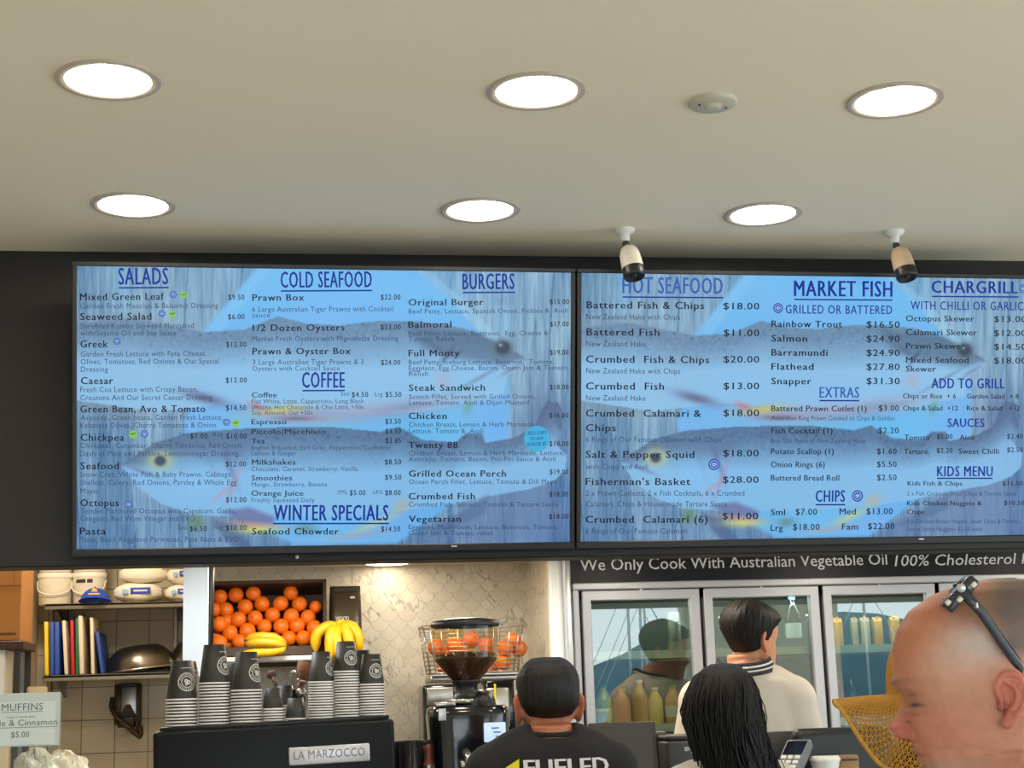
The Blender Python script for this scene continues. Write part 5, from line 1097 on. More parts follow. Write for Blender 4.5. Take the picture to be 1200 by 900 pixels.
bowl(128, 204, 752, 'upturned steel mixing bowl tilted on the lower kitchen shelf', ykS+.20, ry=math.radians(-6)); bowl(200, 246, 745, 'darker upturned bowl partly hidden behind the white panel', ykS+.22)
# wall mounted chip cutter
yv = YK-.06; v0 = at(151, 832, yv); cu_ = thing('chip_cutter', 'wall mounted dark metal chip cutter with lever below the kitchen shelf', 'chip cutter', tuple(v0)); ku = px(yv)
M['cutter'] = mat('cutter_cast_metal', (66, 56, 46), .4, metal=.7, var=.2)
b = B(); b.box((-13*ku, 0, 6*ku), (4*ku, .09, 44*ku), .006); b.box((11*ku, 0, 2*ku), (4.5*ku, .09, 52*ku), .006); b.box((0, .01, 27*ku), (26*ku, .08, 4*ku), .004); b.box((0, .01, -9*ku), (24*ku, .09, 4*ku), .004); b.build('frame', M['cutter'], cu_)
b = B(); b.box((-1*ku, .045, 0), (24*ku, .01, 56*ku), .002); b.build('back_plate', M['steel'], cu_)
b = B(); b.box((-2*ku, -.01, -13*ku), (18*ku, .07, 12*ku), .006); b.prism([(-9*ku, 0), (9*ku, 0), (2*ku, 14*ku), (-2*ku, 14*ku)], .05, M=Matrix.Translation((-1*ku, .03, -8*ku)) @ Matrix.Rotation(PI/2, 4, 'X')); b.build('pusher_block', M['cutter'], cu_)
b = B(); b.tube(smoothpath([(-16*ku, -.06, 14*ku), (-17*ku, -.07, 4*ku), (-10*ku, -.09, -8*ku), (4*ku, -.10, -20*ku), (14*ku, -.09, -29*ku), (14*ku, -.07, -18*ku)], 5), .012, 8); b.build('lever', M['cutter'], cu_)

# cardboard box, its rack, and the door edge
yx = 6.6; xA, xB2 = at(-45, 750, yx), at(24, 750, yx); kx = px(yx)
M['card'] = mat('cardboard', (176, 118, 56), .8, var=.12, vscale=9, stretch=(1, 1, 6)); M['tape'] = mat('packing_tape', (186, 134, 72), .35)
zx = at(10, 751, yx).z; zx1 = ZC-.6; hh = at(10, 640, yx).z-zx
cbx = thing('cardboard_box', 'brown cardboard box on a dark rack at the kitchen doorway', 'box', ((xA.x+xB2.x)/2, yx+.15, zx))
wx = xB2.x-xA.x
b = B(); b.box((0, 0, hh/2), (wx, .30, hh), .004, seg=1); b.build('carton', M['card'], cbx); b = B(); b.box((0, -.1515, hh*.58), (wx*.98, .002, .004)); b.box((wx*.36, -.1515, hh*.79), (.002, .002, hh*.42)); b.build('flap_seam', mat('cardboard_seam', (120, 78, 36), .9), cbx)
b = B(); b.box((wx*.22, -.1515, .028), (wx*.4, .002, .008)); b.build('printed_line', mat('box_print', (96, 60, 34), .8), cbx)
rk = thing('storage_rack', 'dark metal rack under the cardboard box', 'rack', ((xA.x+xB2.x)/2, yx+.15, 0))
M['rack'] = mat('rack_metal', (70, 66, 62), .45, metal=.5)
b = B(); b.box((0, 0, zx-.018), (wx+.03, .34, .034), .003, seg=1); b.build('shelf_board', mat('rack_board', (66, 42, 30), .6), rk)
for s in (-1, 1):
    for q in (-1, 1): b = B(); b.box((s*(wx/2-.012), q*.14, (zx-.036)/2), (.024, .024, zx-.036), .002, seg=1); b.build('post', M['rack'], rk)
b = B(); b.box((0, 0, zx-.36), (wx, .32, .02)); b.build('shelf_board', M['rack'], rk)
wb = at(-12, 790, yx); we = at(5, 790, yx); b = B(); zb_ = zx-.35; ht_ = at(0, 760, yx).z-zb_-.002
b.box((0, 0, ht_/2), ((we.x-wb.x), .2, ht_), .006); o = b.build('white_carton', M['white'], loc=((wb.x+we.x)/2, yx+.1, zb_)); tag(o, 'white carton on the rack below the cardboard box', 'box')
b = B(); p2_ = at(27.5, 760, 6.95); b.box((p2_.x, 6.95, 1.3), (.026, .03, 2.6), .003, seg=1); struct(b.build('door_1', mat('door_frame_paint', (176, 186, 196), .4)))
b = B(); p3_ = at(20, 760, 7.05); b.box((p3_.x, 7.05, 1.3), (.036, .03, 2.6), .003, seg=1); struct(b.build('trim_6', M['cream_wall']))

# muffin sign on its holder, paper bags in front
ys_ = 4.25; s0, s1 = at(-30, 874, ys_), at(69, 874, ys_); sw = s1.x-s0.x; zb2 = 1.40; sh = at(35, 812, ys_).z-zb2; zbot = at(35, 874.5, ys_).z-zb2; ks = px(ys_)
sg = thing('price_sign', 'white muffin price sign in a clear stand on the cake cabinet', 'sign', ((s0.x+s1.x)/2, ys_, zb2), (0, 0, .02))
M['acr'] = glass('clear_acrylic', (245, 248, 248), 1.49, 1.5); M['paper'] = mat('sign_paper', (214, 220, 216), .5, var=.02); M['paper2'] = mat('sign_card_back', (196, 204, 200), .5, var=.02); M['grey_ink'] = mat('sign_grey_ink', (104, 112, 116), .7)
b = B(); b.box((0, .004, (sh+zbot)/2), (sw, .003, sh-zbot), .001, seg=1); b.build('backing_card', M['paper2'], sg)
pt_ = at(35, 822, ys_).z-zb2; pw = at(64.5, 850, ys_).x-s0.x
b = B(); b.box((-sw/2+pw/2, .0015, (pt_+zbot+.004)/2), (pw, .0016, pt_-zbot-.004)); b.build('paper_sheet', M['paper'], sg)
b = B(); b.box((0, .009, sh/2), (sw+.006, .003, sh)); b.box((0, .04, .0015), (sw+.006, .08, .003)); b.build('clear_stand', M['acr'], sg)
b = B(); Rr_ = Matrix.Rotation(PI/2, 4, 'X')
def sgl(s, u0, u1, v, cap): lettering(b, s, Matrix.Translation(((at(u0, v, ys_).x-s0.x)-sw/2, -.0002, at(u0, v, ys_).z-zb2)) @ Rr_, (u1-u0)*ks, cap*ks, 0, .0, 1.05)
sgl('MUFFINS', 2, 45.5, 833.3, 7.5); sgl('made in house daily', 8, 38, 841.8, 2.4); sgl('Apple & Cinnamon', -20, 58, 851.8, 6.3); sgl('$5.00', 13, 32, 864.5, 6.2)
for (a_, c_, v) in ((2, 45.5, 835), (-20, 58.5, 854)): x_ = at(a_, v, ys_).x-s0.x-sw/2; b.box((x_+(c_-a_)*ks/2, -.0002, at(a_, v, ys_).z-zb2), ((c_-a_)*ks, .0004, .0012))
b.build('lettering', M['grey_ink'], sg)
b = B(); b.box((at(44, 808, ys_+.03).x-s0.x-sw/2, .03, at(44, 811, ys_+.03).z-zb2-.05), (22*ks, .006, .13), .006); bt = b.build('wooden_tag', mat('tag_wood', (216, 186, 140), .6), sg)
M['plastic_bag'] = mat('crinkled_plastic', (232, 222, 200), .25, var=.05, bump=.9, bscale=26, coat=.4)
yb_ = 4.32
for (u0, u1, vt, l, n_) in ((18, 62, 882, 'crumpled clear plastic bag under the muffin sign, higher pointed heap', 0), (50, 99, 885, 'crumpled clear plastic bag beside the pointed one, nearer the espresso machine', 1)):
    c = at((u0+u1)/2, 900, yb_+.07*n_); w = (u1-u0)*px(yb_)/2; h = at(60, vt, yb_).z-1.40
    b = B(); N_ = 60; vs = []; fs = []
    rnd = np.random.default_rng(5+n_)
    ph = rnd.uniform(0, 6.28, 12); fq = rnd.uniform(2, 9, 12)
    for i in range(25):
        f = i/24; 
        for j in range(N_):
            a = 2*PI*j/N_; q = (1-f**2.2)**.5 if f < 1 else 0; wob = 1+.10*sum(math.sin(fq[m_]*a+ph[m_]+3*f*m_) for m_ in range(6))/2.2
            vs.append((w*1.15*q*wob*math.cos(a), .07*q*wob*math.sin(a), h*f+.012*math.sin(5*a+ph[7]+f*6)*q*(f > .1)+.006*math.sin(11*a+ph[8])*(f > .1)))
    for i in range(24):
        for j in range(N_): fs.append([i*N_+j, i*N_+(j+1) % N_, (i+1)*N_+(j+1) % N_, (i+1)*N_+j])
    from mathutils import noise as mn
    vs = [Vector(q) for q in vs]; vs = [q+Vector((mn.noise(q*38+Vector((n_*7, 0, 0))), mn.noise(q*38+Vector((3, n_*5, 9))), mn.noise(q*42+Vector((0, 8, n_*3)))))*.016*min(1, max(0, q.z/.02)) for q in vs]
    b.add(vs, fs, 0, False); o = b.build('plastic_bag', M['plastic_bag'], loc=(c.x, yb_+.07*n_, 1.402)); tag(o, l, 'plastic bag', 'plastic bags on the cake cabinet')

# ------------------------------------------------------------------ counter electronics
ZCT = 1.32
def at0(u, v, y): return at(u, v, y)
yt = 4.52; a_, e_ = at(690, 852, yt), at(768, 852, yt); kt = px(yt)
tm = thing('touch_terminal', 'dark touchscreen till with angled bezel, behind the balding customer\'s shoulder', 'till', ((a_.x+e_.x)/2, yt, ZCT))
zt3 = at(728, 852, yt).z-ZCT; tw = e_.x-a_.x
Rt = Matrix.Rotation(-.28, 3, 'X'); Rz = Matrix.Rotation(-.12, 3, 'Z') @ Rt
cen = Vector((0, .0, zt3-.085))
b = B(); b.box(cen, (tw, .026, .20), .006, rot=Rz); b.build('display_bezel', M['black'], tm)
b = B(); b.box(cen+Rz @ Vector((-.004, -.0135, -.002)), (tw*.9, .002, .176), rot=Rz); b.build('display', mat('till_screen', (64, 66, 66), .16, coat=.3), tm)
b = B(); b.box((0, .05, .012), (.17, .16, .022), .006); b.tube([(0, .06, .02), (0, .07, .08), (0, .02, zt3-.10)], .02, 10); b.build('stand', M['black'], tm)
yp_ = 4.50; a_, e_ = at(780, 862, yp_), at(836, 862, yp_); zp = at(808, 861, yp_).z-ZCT; pw_ = e_.x-a_.x
prn = thing('receipt_printer', 'black receipt printer with small white logo in front of the young man', 'receipt printer', ((a_.x+e_.x)/2, yp_, ZCT))
b = B(); b.box((0, .09, zp/2-.008), (pw_, .20, zp-.016), .008); b.build('housing', M['dark_grey'], prn); b = B(); b.box((0, .10, zp-.009), (pw_*.98, .19, .016), .006); b.build('lid', M['black'], prn)
lz = at(807, 878, yp_).z-ZCT
b = B(); lettering(b, 'SENOR', Matrix.Translation((-8*kt, -.0108, lz-.004)) @ Rr_, 15*kt, 4.2*kt, 0, .02); b.add([(x_, -.0109, z_) for x_, z_ in ((-.002, lz-.013), (.003, lz-.004), (.001, lz-.002), (.005, lz+.012), (-.001, lz+.003), (.001, lz))], [[0, 1, 2, 3, 4, 5]]); b.build('logo', M['sign_ink'], prn)
b = B(); b.box((0, -.012, zp*.42), (pw_*.8, .006, .006)); b.build('paper_slot', M['black'], prn)
yq = 4.62; a_, e_ = at(762, 858, yq), at(782, 858, yq); zq = at(770, 857.5, yq).z-ZCT
t = thing('card_reader', 'black card reader block wedged between the till and the receipt printer', 'card reader', ((a_.x+e_.x)/2, yq, ZCT)); b = B(); b.box((0, .03, zq/2), (e_.x-a_.x, .07, zq), .01, seg=3); b.build('housing', M['dark_grey'], t); b = B(); b.box((0, -.0055, zq*.8), ((e_.x-a_.x)*.7, .002, .03)); b.build('slot_panel', M['black'], t)
# monitor back beside the straw hat
ym = 4.45; a_, e_ = at(932, 854, ym), at(1044, 852, ym); zm = at(985, 852.5, ym).z-ZCT; mwid = e_.x-a_.x
t = thing('till_monitor', 'thick black rounded till monitor behind the straw hat', 'monitor', ((a_.x+e_.x)/2, ym, ZCT), (0, 0, -.05))
b = B(); b.box((0, .03, zm-.11), (mwid, .06, .22), .022, seg=4); b.build('casing', M['black'], t); b = B(); b.box((0, -.001, zm-.11), (mwid*.86, .003, .17)); b.build('vent_panel', M['dark_grey'], t) if False else None
b = B(); b.box((0, .06, .012), (.2, .18, .024), .006); b.tube([(0, .07, .02), (0, .07, zm-.12)], .022, 10); b.build('stand', M['black'], t)
yo = 4.60; a_, e_ = at(899, 858, yo), at(934, 858, yo); zo = at(915, 857, yo).z-ZCT; t = thing('pin_pad_stand', 'small dark slanted screen on a stand beside the woman\'s hair', 'display', ((a_.x+e_.x)/2, yo, ZCT))
b = B(); b.box((0, 0, zo-.05), (e_.x-a_.x, .022, .10), .006, rot=Matrix.Rotation(-.2, 3, 'X')); b.build('screen_panel', M['dark_grey'], t); b = B(); b.tube([(0, .02, 0), (0, .01, zo-.06)], .012, 8); b.lathe([(0, .006), (.05, .006), (.055, 0)], 24); b.build('stand', M['black'], t)
yr_ = 4.33; c = at(928, 894, yr_); t = thing('eftpos_terminal', 'grey payment terminal with pale keys angled beside the woman\'s hair', 'payment terminal', tuple(c), (math.radians(38), 0, -.75))
b = B(); b.box((0, 0, 0), (.075, .17, .03), .008); b.build('casing', mat('terminal_grey', (112, 116, 120), .4), t)
b = B(); b.box((0, .045, .0155), (.058, .055, .002)); b.build('display', M['gloss_black'], t)
for i in range(4):
    for j in range(3): b = B(); b.box((-.02+.02*j, .004-.02*i, .0165), (.015, .013, .005), .0015); b.build('key', M['white'], t)
b = B(); b.tube([(0, 0, -.015), (0, -.03, -.06)], .018, 10); b.build('mount_arm', M['black'], t)
yu = 4.35; c = at(967, 893, yu); t = thing('takeaway_cup', 'white lidded takeaway cup below the till monitor', 'cup', (c.x, yu, ZCT)); zu = at(967, 886, yu).z-ZCT
b = B(); b.lathe([(0, 0), (.028, 0), (.040, zu-.012)], 28); b.build('cup_wall', M['white'], t); b = B(); b.lathe([(.042, zu-.014), (.043, zu-.008), (.038, zu), (.034, zu), (.033, zu-.004), (0, zu-.004)], 28); b.build('lid', M['white'], t)
c = at(991, 892, yu+.02); zv_ = at(991, 885, yu).z-ZCT; o = B(); o.box((0, 0, zv_/2), (23*kt, .06, zv_), .004); o.box((0, -.031, zv_-.012), (19*kt, .003, .006), mi=1); o = o.build('tip_box', [mat('tan_box', (150, 116, 70), .6), M['black']], loc=(c.x, yu+.02, ZCT)); tag(o, 'small tan box next to the white takeaway cup', 'box')
# ------------------------------------------------------------------ people
def remesh(bld, voxel, smooth=3):
    me = bld.mesh('tmp', []) if False else bpy.data.meshes.new('tmp')
    me.from_pydata([tuple(v) for v in bld.v], [], bld.f); me.update(); fixn(me)
    o = bpy.data.objects.new('tmp', me); COL.objects.link(o)
    r = o.modifiers.new('r', 'REMESH'); r.mode = 'VOXEL'; r.voxel_size = voxel; r.use_smooth_shade = True
    s = o.modifiers.new('s', 'SMOOTH'); s.factor = .5; s.iterations = smooth
    dg = bpy.context.evaluated_depsgraph_get(); out = bpy.data.meshes.new_from_object(o.evaluated_get(dg))
    bpy.data.objects.remove(o); bpy.data.meshes.remove(me)
    out.polygons.foreach_set('use_smooth', [True]*len(out.polygons)); return out
def paint(me, fn):
    n = len(me.vertices); co = np.empty(n*3, np.float32); me.vertices.foreach_get('co', co); co = co.reshape(-1, 3)
    c = np.concatenate([fn(co), np.ones((n, 1))], 1).astype(np.float32)
    a = me.color_attributes.new('Col', 'FLOAT_COLOR', 'POINT'); a.data.foreach_set('color', c.ravel())
def gs(x, c, s): return np.exp(-((x-c)/s)**2)

# generic head: rows of (height, front, back, half width); chin at 0, ear axis at y=0, facing +y
HEAD = [(.000, .070, .036, .020), (.010, .088, .018, .036), (.025, .0935, .004, .049), (.040, .0905, -.012, .056), (.055, .092, -.034, .060), (.070, .0925, -.056, .064), (.085, .0905, -.074, .067), (.105, .087, -.088, .071), (.120, .089, -.095, .073), (.135, .0945, -.100, .0755), (.155, .094, -.102, .077), (.175, .087, -.099, .076), (.195, .072, -.090, .069), (.212, .047, -.070, .054), (.224, .020, -.045, .034), (.2285, .0, -.025, .016), (.230, -.012, -.012, .002)]
BALD = [(.000, .052, .030, .020), (.012, .070, .014, .038), (.026, .077, .000, .051), (.040, .0765, -.014, .058), (.052, .0825, -.034, .063), (.061, .0865, -.050, .066), (.072, .0905, -.062, .068), (.090, .0915, -.078, .071), (.108, .0925, -.090, .0735), (.120, .0985, -.096, .075), (.131, .1030, -.100, .0765), (.150, .1045, -.103, .078), (.165, .1035, -.103, .0785), (.186, .0965, -.100, .077), (.206, .083, -.092, .070), (.222, .058, -.074, .056), (.232, .030, -.050, .037), (.236, .006, -.026, .018), (.2375, -.010, -.010, .002)]
def head_shell(prof, nose=(.114, .083, .072, .0245), na=80, nz=84, extra=None, fine=False):
    pz = np.array([r[0] for r in prof]); zs = pz[0]+(pz[-1]-pz[0])*(np.sin(np.linspace(-PI/2, PI/2, nz))*.5+.5)*1.0
    ker = np.array([1, 2, 3, 2, 1])/9.0
    def col(i):
        y = np.interp(zs, pz, [r[i] for r in prof]); yp = np.pad(y, 2, mode='edge'); q = np.convolve(yp, ker, 'valid'); q[0], q[-1] = y[0], y[-1]; return q
    F, Bk, Wd = col(1), col(2), col(3)
    a = np.linspace(0, 2*PI, na, endpoint=False); V = np.zeros((nz, na, 3))
    for i, z in enumerate(zs):
        yc = Bk[i]*.45+F[i]*.55-.02 if z > .06 else (F[i]+Bk[i])/2
        ca, sa = np.cos(a), np.sin(a); pf = .80 if z > .03 else .9
        x = Wd[i]*np.sign(sa)*np.abs(sa)**.86; y = np.where(ca > 0, yc+(F[i]-yc)*np.abs(ca)**pf, yc-(yc-Bk[i])*np.abs(ca)**.86)
        V[i, :, 0] = x; V[i, :, 1] = y; V[i, :, 2] = z
    X, Y, Z = V[..., 0], V[..., 1], V[..., 2]; front = np.clip(Y/.05, 0, 1)
    nb, nt_, ns, npro = nose
    t = np.clip((nb-Z)/(nb-nt_), 0, 1); prot = np.where(Z > nt_, npro*(t**1.12), npro*np.clip((Z-ns)/(nt_-ns), 0, 1)**.55)
    prot = np.where(Z > nb, 0, prot)
    sig = .0085+.006*np.clip(t, 0, 1)
    wing = .0065*gs(Z, nt_-.002, .0065)*(gs(np.abs(X), .0135, .005))
    dy = prot*np.exp(-(np.abs(X)/sig)**2.4)+wing
    ez = nb-.004
    dy = dy-.0085*gs(np.abs(X), .031, .014)*gs(Z, ez+.001, .0105)+.0060*gs(np.abs(X), .031, .0105)*gs(Z, ez-.001, .0065)   # sockets and lids
    dy = dy+.004*gs(np.abs(X), .026, .022)*gs(Z, ez+.019, .006)                                                     # brow ridge
    mz = ns-.0145
    dy = dy+.0050*gs(X, 0, .021)*gs(Z, mz+.0048, .0034)+.0056*gs(X, 0, .019)*gs(Z, mz-.0058, .0042)-.0042*gs(X, 0, .024)*gs(Z, mz, .0019)-.003*gs(X, 0, .02)*gs(Z, mz-.014, .005)
    dy = dy-.0022*gs(np.abs(X), .030, .006)*gs(Z, mz+.004, .014)+.0030*gs(np.abs(X), .046, .016)*gs(Z, ns+.014, .016)                          # nose to mouth fold, cheek
    if fine:        # lids, bags, folds and nostril wings of the close head
        ex_ = np.abs(X)-.033; en = np.exp(-(ex_/.017)**2)
        dy = dy+en*(-.0042*gs(Z, ez+.0078, .0020)+.0020*gs(Z, ez+.0030, .0030)-.0034*gs(Z, ez-.0035, .0014)+.0026*gs(Z, ez-.0100, .0032)-.0026*gs(Z, ez-.0160, .0024))
        dy = dy+.0040*gs(np.abs(X), .024, .022)*gs(Z, ez+.0175, .0050)-.0020*gs(np.abs(X), 0, .006)*gs(Z, ez+.012, .006)
        for zz in (.150, .163, .176): dy = dy-.0011*gs(X, 0, .045)*gs(Z, zz+.0025*np.cos(X*70), .0014)
        dy = dy-.0042*gs(np.abs(X)-.55*(nt_-Z), .0225, .0036)*gs(Z, nt_-.008, .017)                         # fold beside the nose and mouth
        dy = dy-.0030*gs(np.abs(X), .0085, .0040)*gs(Z, ns+.0016, .0022)                                     # nostril
        V[..., 0] = X+np.sign(X)*(.0046*gs(np.abs(X), .0125, .0055)*gs(Z, nt_-.0035, .0070)+.0018*gs(Y, .045, .02)*gs(Z, ns+.016, .012)-.0030*gs(Y, .045, .022)*gs(Z, ns-.018, .016))*front
    V[..., 1] = Y+dy*front
    if extra is not None: V = extra(V)
    return V
def shell_faces(b, V, M=None, mi=0):
    nz, na, _ = V.shape; vs = V.reshape(-1, 3); fs = []
    for i in range(nz-1):
        for j in range(na): j2 = (j+1) % na; fs.append([i*na+j, i*na+j2, (i+1)*na+j2, (i+1)*na+j])
    fs.append(list(range(na))[::-1]); fs.append([(nz-1)*na+j for j in range(na)])
    b.add([Vector(p) for p in vs], fs, mi, True, M)
def ear(b, side, x0, y0, z0, s=1.0, M=None):
    def P(a, z, o=0): return Vector((side*(x0+(.003+a*.42+o)*s), y0-a*s, z0+z*s))
    rim = [P(.004, -.002), P(.000, .010), P(.003, .022), P(.012, .029), P(.023, .027), P(.030, .017), P(.031, .004), P(.026, -.009), P(.018, -.019), P(.012, -.027), P(.006, -.029), P(.002, -.022)]
    b.tube(smoothpath(rim, 4), [.0042*s]*(len(rim)*4-3), 8, M=M)
    anti = [P(.010, .020, -.001), P(.019, .015, -.001), P(.022, .004, -.001), P(.017, -.008, -.001), P(.010, -.013, -.001)]
    b.tube(smoothpath(anti, 4), .0034*s, 8, M=M)
    b.ball(tuple(P(.002, -.008, .002)), (.003*s, .0045*s, .006*s), nu=10, nv=8, M=M); b.ball(tuple(P(.009, -.022)), (.004*s, .007*s, .008*s), nu=10, nv=8, M=M)
    rings = []
    for f in np.linspace(0, 1, 7):
        w = math.sin(PI*min(max(f, .06), .94))**.5; z = -.024+.05*f; rings.append([P(.014+.014*w*math.cos(q), z, -.0065+.0022*math.sin(q)) for q in [2*PI*j/14 for j in range(14)]])
    b.loft(rings, M=M)
def hand(b, M):          # palm towards -x, fingers along -z
    b.loft([ring((0, 0, z), rx, ry, 16, .7) for z, rx, ry in ((.01, .016, .026), (-.02, .015, .034), (-.06, .014, .040), (-.085, .011, .038))], M=M)
    for k, (y, L) in enumerate(((.030, .070), (.010, .078), (-.010, .073), (-.029, .058))):
        b.tube([(0, y, -.075), (-.004, y*1.08, -.085-L*.35), (-.014, y*1.1, -.085-L*.68), (-.028, y*1.08, -.085-L*.95)], [.0095, .0088, .0078, .0062], 8, M=M)
    b.tube([(-.002, .022, -.015), (-.012, .050, -.040), (-.022, .060, -.066), (-.030, .058, -.086)], [.013, .011, .0095, .0075], 8, M=M)
def body_parts(b, sc, head_M, prof, arms, female=False, infl=0.0, part='all', neck_top=None, nose=None, extra=None, wx=1.0):
    k = sc
    def R(z, rx, ry, y=0.0): return ring((0, y*k, z*k), (rx*(wx if z < 1.45 else 1)+infl)*k, (ry+infl)*k, 32, .88)
    if part in ('all', 'shirt'):
        rings = [R(.80, .155, .105), R(.88, .170, .115), R(.96, .172, .118), R(1.06, .155 if not female else .135, .112), R(1.16, .158 if not female else .138, .112), R(1.27, .180 if not female else .16, .120), R(1.36, .192 if not female else .168, .112), R(1.42, .180 if not female else .155, .092, -.006), R(1.455, .135 if not female else .108, .078, -.010), R(1.482, .082, .066, -.010)]
        b.loft(rings)
        for s in (-1, 1): b.tube(smoothpath([(s*.035*k, -.016*k, 1.458*k), (s*.11*wx*k, -.012*k, 1.440*k), (s*.180*wx*k, -.006*k, 1.402*k)], 3), (.048+infl)*k, 12)
    for s in (-1, 1):
        A = arms[0] if s < 0 else arms[1]; sh = Vector((s*.185*wx*k, -.004*k, 1.395*k)); el = Vector(A[0])*k; wr = Vector(A[1])*k; el.x *= wx; wr.x *= wx
        if part in ('all',): 
            b.tube([sh, sh.lerp(el, .45), el, el.lerp(wr, .3), wr], [.056*k, .048*k, .039*k, .041*k, .027*k], 14); b.ball(tuple(sh), .057*k); b.ball(tuple(el), .039*k)
            d = (wr-el).normalized(); z = -d; x = Vector((s, 0, 0)); x = (x-z*x.dot(z)).normalized(); y = z.cross(x)
            hm = Matrix((x*s*1.0, y*s*1.0, z)).transposed().to_4x4()
            if s < 0: hm = Matrix((-x*s, y, z)).transposed().to_4x4() if False else Matrix((x*-1*s*-1, y*s, z)).transposed().to_4x4()
            hand(b, Matrix.Translation(wr) @ hm)
        if part == 'shirt':
            ce = sh.lerp(el, .86); b.ball(tuple(sh+Vector((-s*.006, 0, .002))*k), (.061+infl)*k); b.tube([sh+Vector((-s*.01, 0, .004))*k, sh.lerp(el, .4), ce], [(.060+infl)*k, (.056+infl)*k, (.056+infl)*k], 16)
    if part in ('all', 'trousers'):
        b.loft([R(.78, .165, .110), R(.86, .172, .118), R(.95, .165, .115)] if part == 'trousers' else [R(.78, .160, .105), R(.86, .165, .11), R(.95, .16, .11)])
        for s in (-1, 1):
            b.tube([(s*.088*k, 0, .84*k), (s*.095*k, .005*k, .62*k), (s*.10*k, .008*k, .48*k), (s*.102*k, -.01*k, .30*k), (s*.104*k, -.015*k, .09*k)], [(.088+infl)*k, (.072+infl)*k, (.056+infl)*k, (.054+infl)*k, (.042+infl*2)*k], 16)
            if part == 'all': b.loft([[Vector((s*.106*k+w*math.cos(q)*k, y*k, .035*k+h*math.sin(q)*k)) for q in [2*PI*j/14 for j in range(14)]] for y, w, h in ((-.07, .024, .03), (-.03, .034, .035), (.05, .040, .034), (.12, .044, .028), (.175, .026, .018))])
    if part == 'all':
        fine = prof is BALD; V = head_shell(prof, *( [nose] if nose else []), extra=extra, na=200 if fine else 80, nz=190 if fine else 84, fine=fine); shell_faces(b, V, head_M)
        nb_ = head_M @ Vector((0, -.035, .055)); nm = head_M @ Vector((0, -.028, .02))
        b.tube(smoothpath([Vector((0, -.012*k, 1.42*k)), Vector((0, -.006*k, 1.475*k)).lerp(nm, .4), nm, nb_], 3), [.072*k]*3+[.064*k*min(1, head_M.to_scale()[0]/k)]*3+[(.060 if not female else .052)*k*min(1, head_M.to_scale()[0]/k)**1.5]*4, 20)
        return V
def clothes(b_args, name, m, parent, voxel=.011, smooth=4):
    b = B(); body_parts(b, **b_args); me = remesh(b, voxel, smooth); me.materials.append(m); return link(name, me, parent)
def person(label, loc, rotz, sc, head_rot, head_off, prof, skin, voxel, arms, shirt_m, trouser_m, female=False, nose=None, ear_s=1.0, shirt_infl=.012, colour=None, extra=None, ear_pos=None, hs=1.0, wx=1.0):
    HM = Matrix.Translation(Vector((0, .012, 1.485))*sc+Vector(head_off)) @ head_rot.to_4x4() @ Matrix.Scale(sc*hs if prof is HEAD else 1.0, 4)
    b = B(); body_parts(b, sc, HM, prof, arms, female, nose=nose, extra=extra, wx=wx)
    ep = ear_pos or (.069, .012, .100)
    for s in (-1, 1):
        ear(b, s, *ep, s=ear_s, M=HM)
        if prof is BALD: b.ball((s*.0128, .0945, .0800), (.0072, .0125, .0080), nu=18, nv=12, M=HM)
    me = remesh(b, voxel, 1 if prof is BALD else 2); inv = np.array(HM.inverted())
    def fn(co):
        h = co @ inv[:3, :3].T+inv[:3, 3]; c = np.tile(np.array(lin(skin)), (len(co), 1)); return colour(c, h) if colour else c
    paint(me, fn); me.materials.append(M['skin'])
    o = link('person', me, None, loc, (0, 0, rotz)); tag(o, label, 'person')
    a = dict(sc=sc, head_M=HM, prof=prof, arms=arms, female=female, wx=wx)
    clothes(dict(a, infl=shirt_infl, part='shirt'), 'shirt', shirt_m, o); clothes(dict(a, infl=.010, part='trousers'), 'trousers', trouser_m, o, .014)
    return o, HM
def hair_shell(HM, prof, fn, name, m, parent, noise=.004, seed=3, na=120, nz=110):
    V = head_shell(prof, na=na, nz=nz) if False else head_shell(prof, (.114, .083, .072, 0.0), na, nz)
    r = np.random.default_rng(seed); C0 = np.array([0, -.008, .125]); D = V-C0; D = D/np.linalg.norm(D, axis=2, keepdims=True)
    T = fn(V[..., 0], V[..., 1], V[..., 2])
    ang = np.arctan2(V[..., 0], V[..., 1]); n = sum(np.sin(ang*k+p+V[..., 2]*q)*w for k, p, q, w in [(r.integers(9, 44), r.uniform(0, 6), r.uniform(-90, 90), r.uniform(.2, 1)) for _ in range(12)])/4
    T = np.where(T > 0, T+noise*n*np.clip(T/.01, 0, 1), T)
    b = B(); shell_faces(b, V+D*T[..., None], HM); return b.build(name, m, parent)
def smoothstep(x, a, c): t = np.clip((x-a)/(c-a), 0, 1); return t*t*(3-2*t)
M['skin'] = attr_mat('skin', .48, sss=.10, bump=.25, bscale=420)
def hair_mat(name, c, c2=None, rough=.42):
    return mat(name, c, rough, var=.5, vscale=22, bump=.7, bscale=70, stretch=(5, 5, .7), spec=.35)
M['hair_black'] = hair_mat('hair_black', (20, 17, 16)); M['hair_dark'] = hair_mat('hair_dark_brown', (20, 14, 11), rough=.55); M['hair_long'] = hair_mat('hair_long_black', (9, 8, 9), rough=.55)
M['tee_black'] = mat('black_tee_cloth', (24, 24, 26), .85, var=.12, bump=.35, bscale=30); M['tee_white'] = mat('white_tee_cloth', (226, 214, 198), .85, var=.04, bump=.4, bscale=14)
M['denim'] = mat('dark_trousers', (44, 48, 58), .85); M['top_grey'] = mat('pale_top_cloth', (196, 190, 184), .85, bump=.3, bscale=30); M['tee_green'] = mat('muted_shirt', (92, 96, 98), .85)
ARM = (((-.245, -.02, 1.10), (-.235, .09, .86)), ((.245, -.02, 1.10), (.235, .09, .86)))
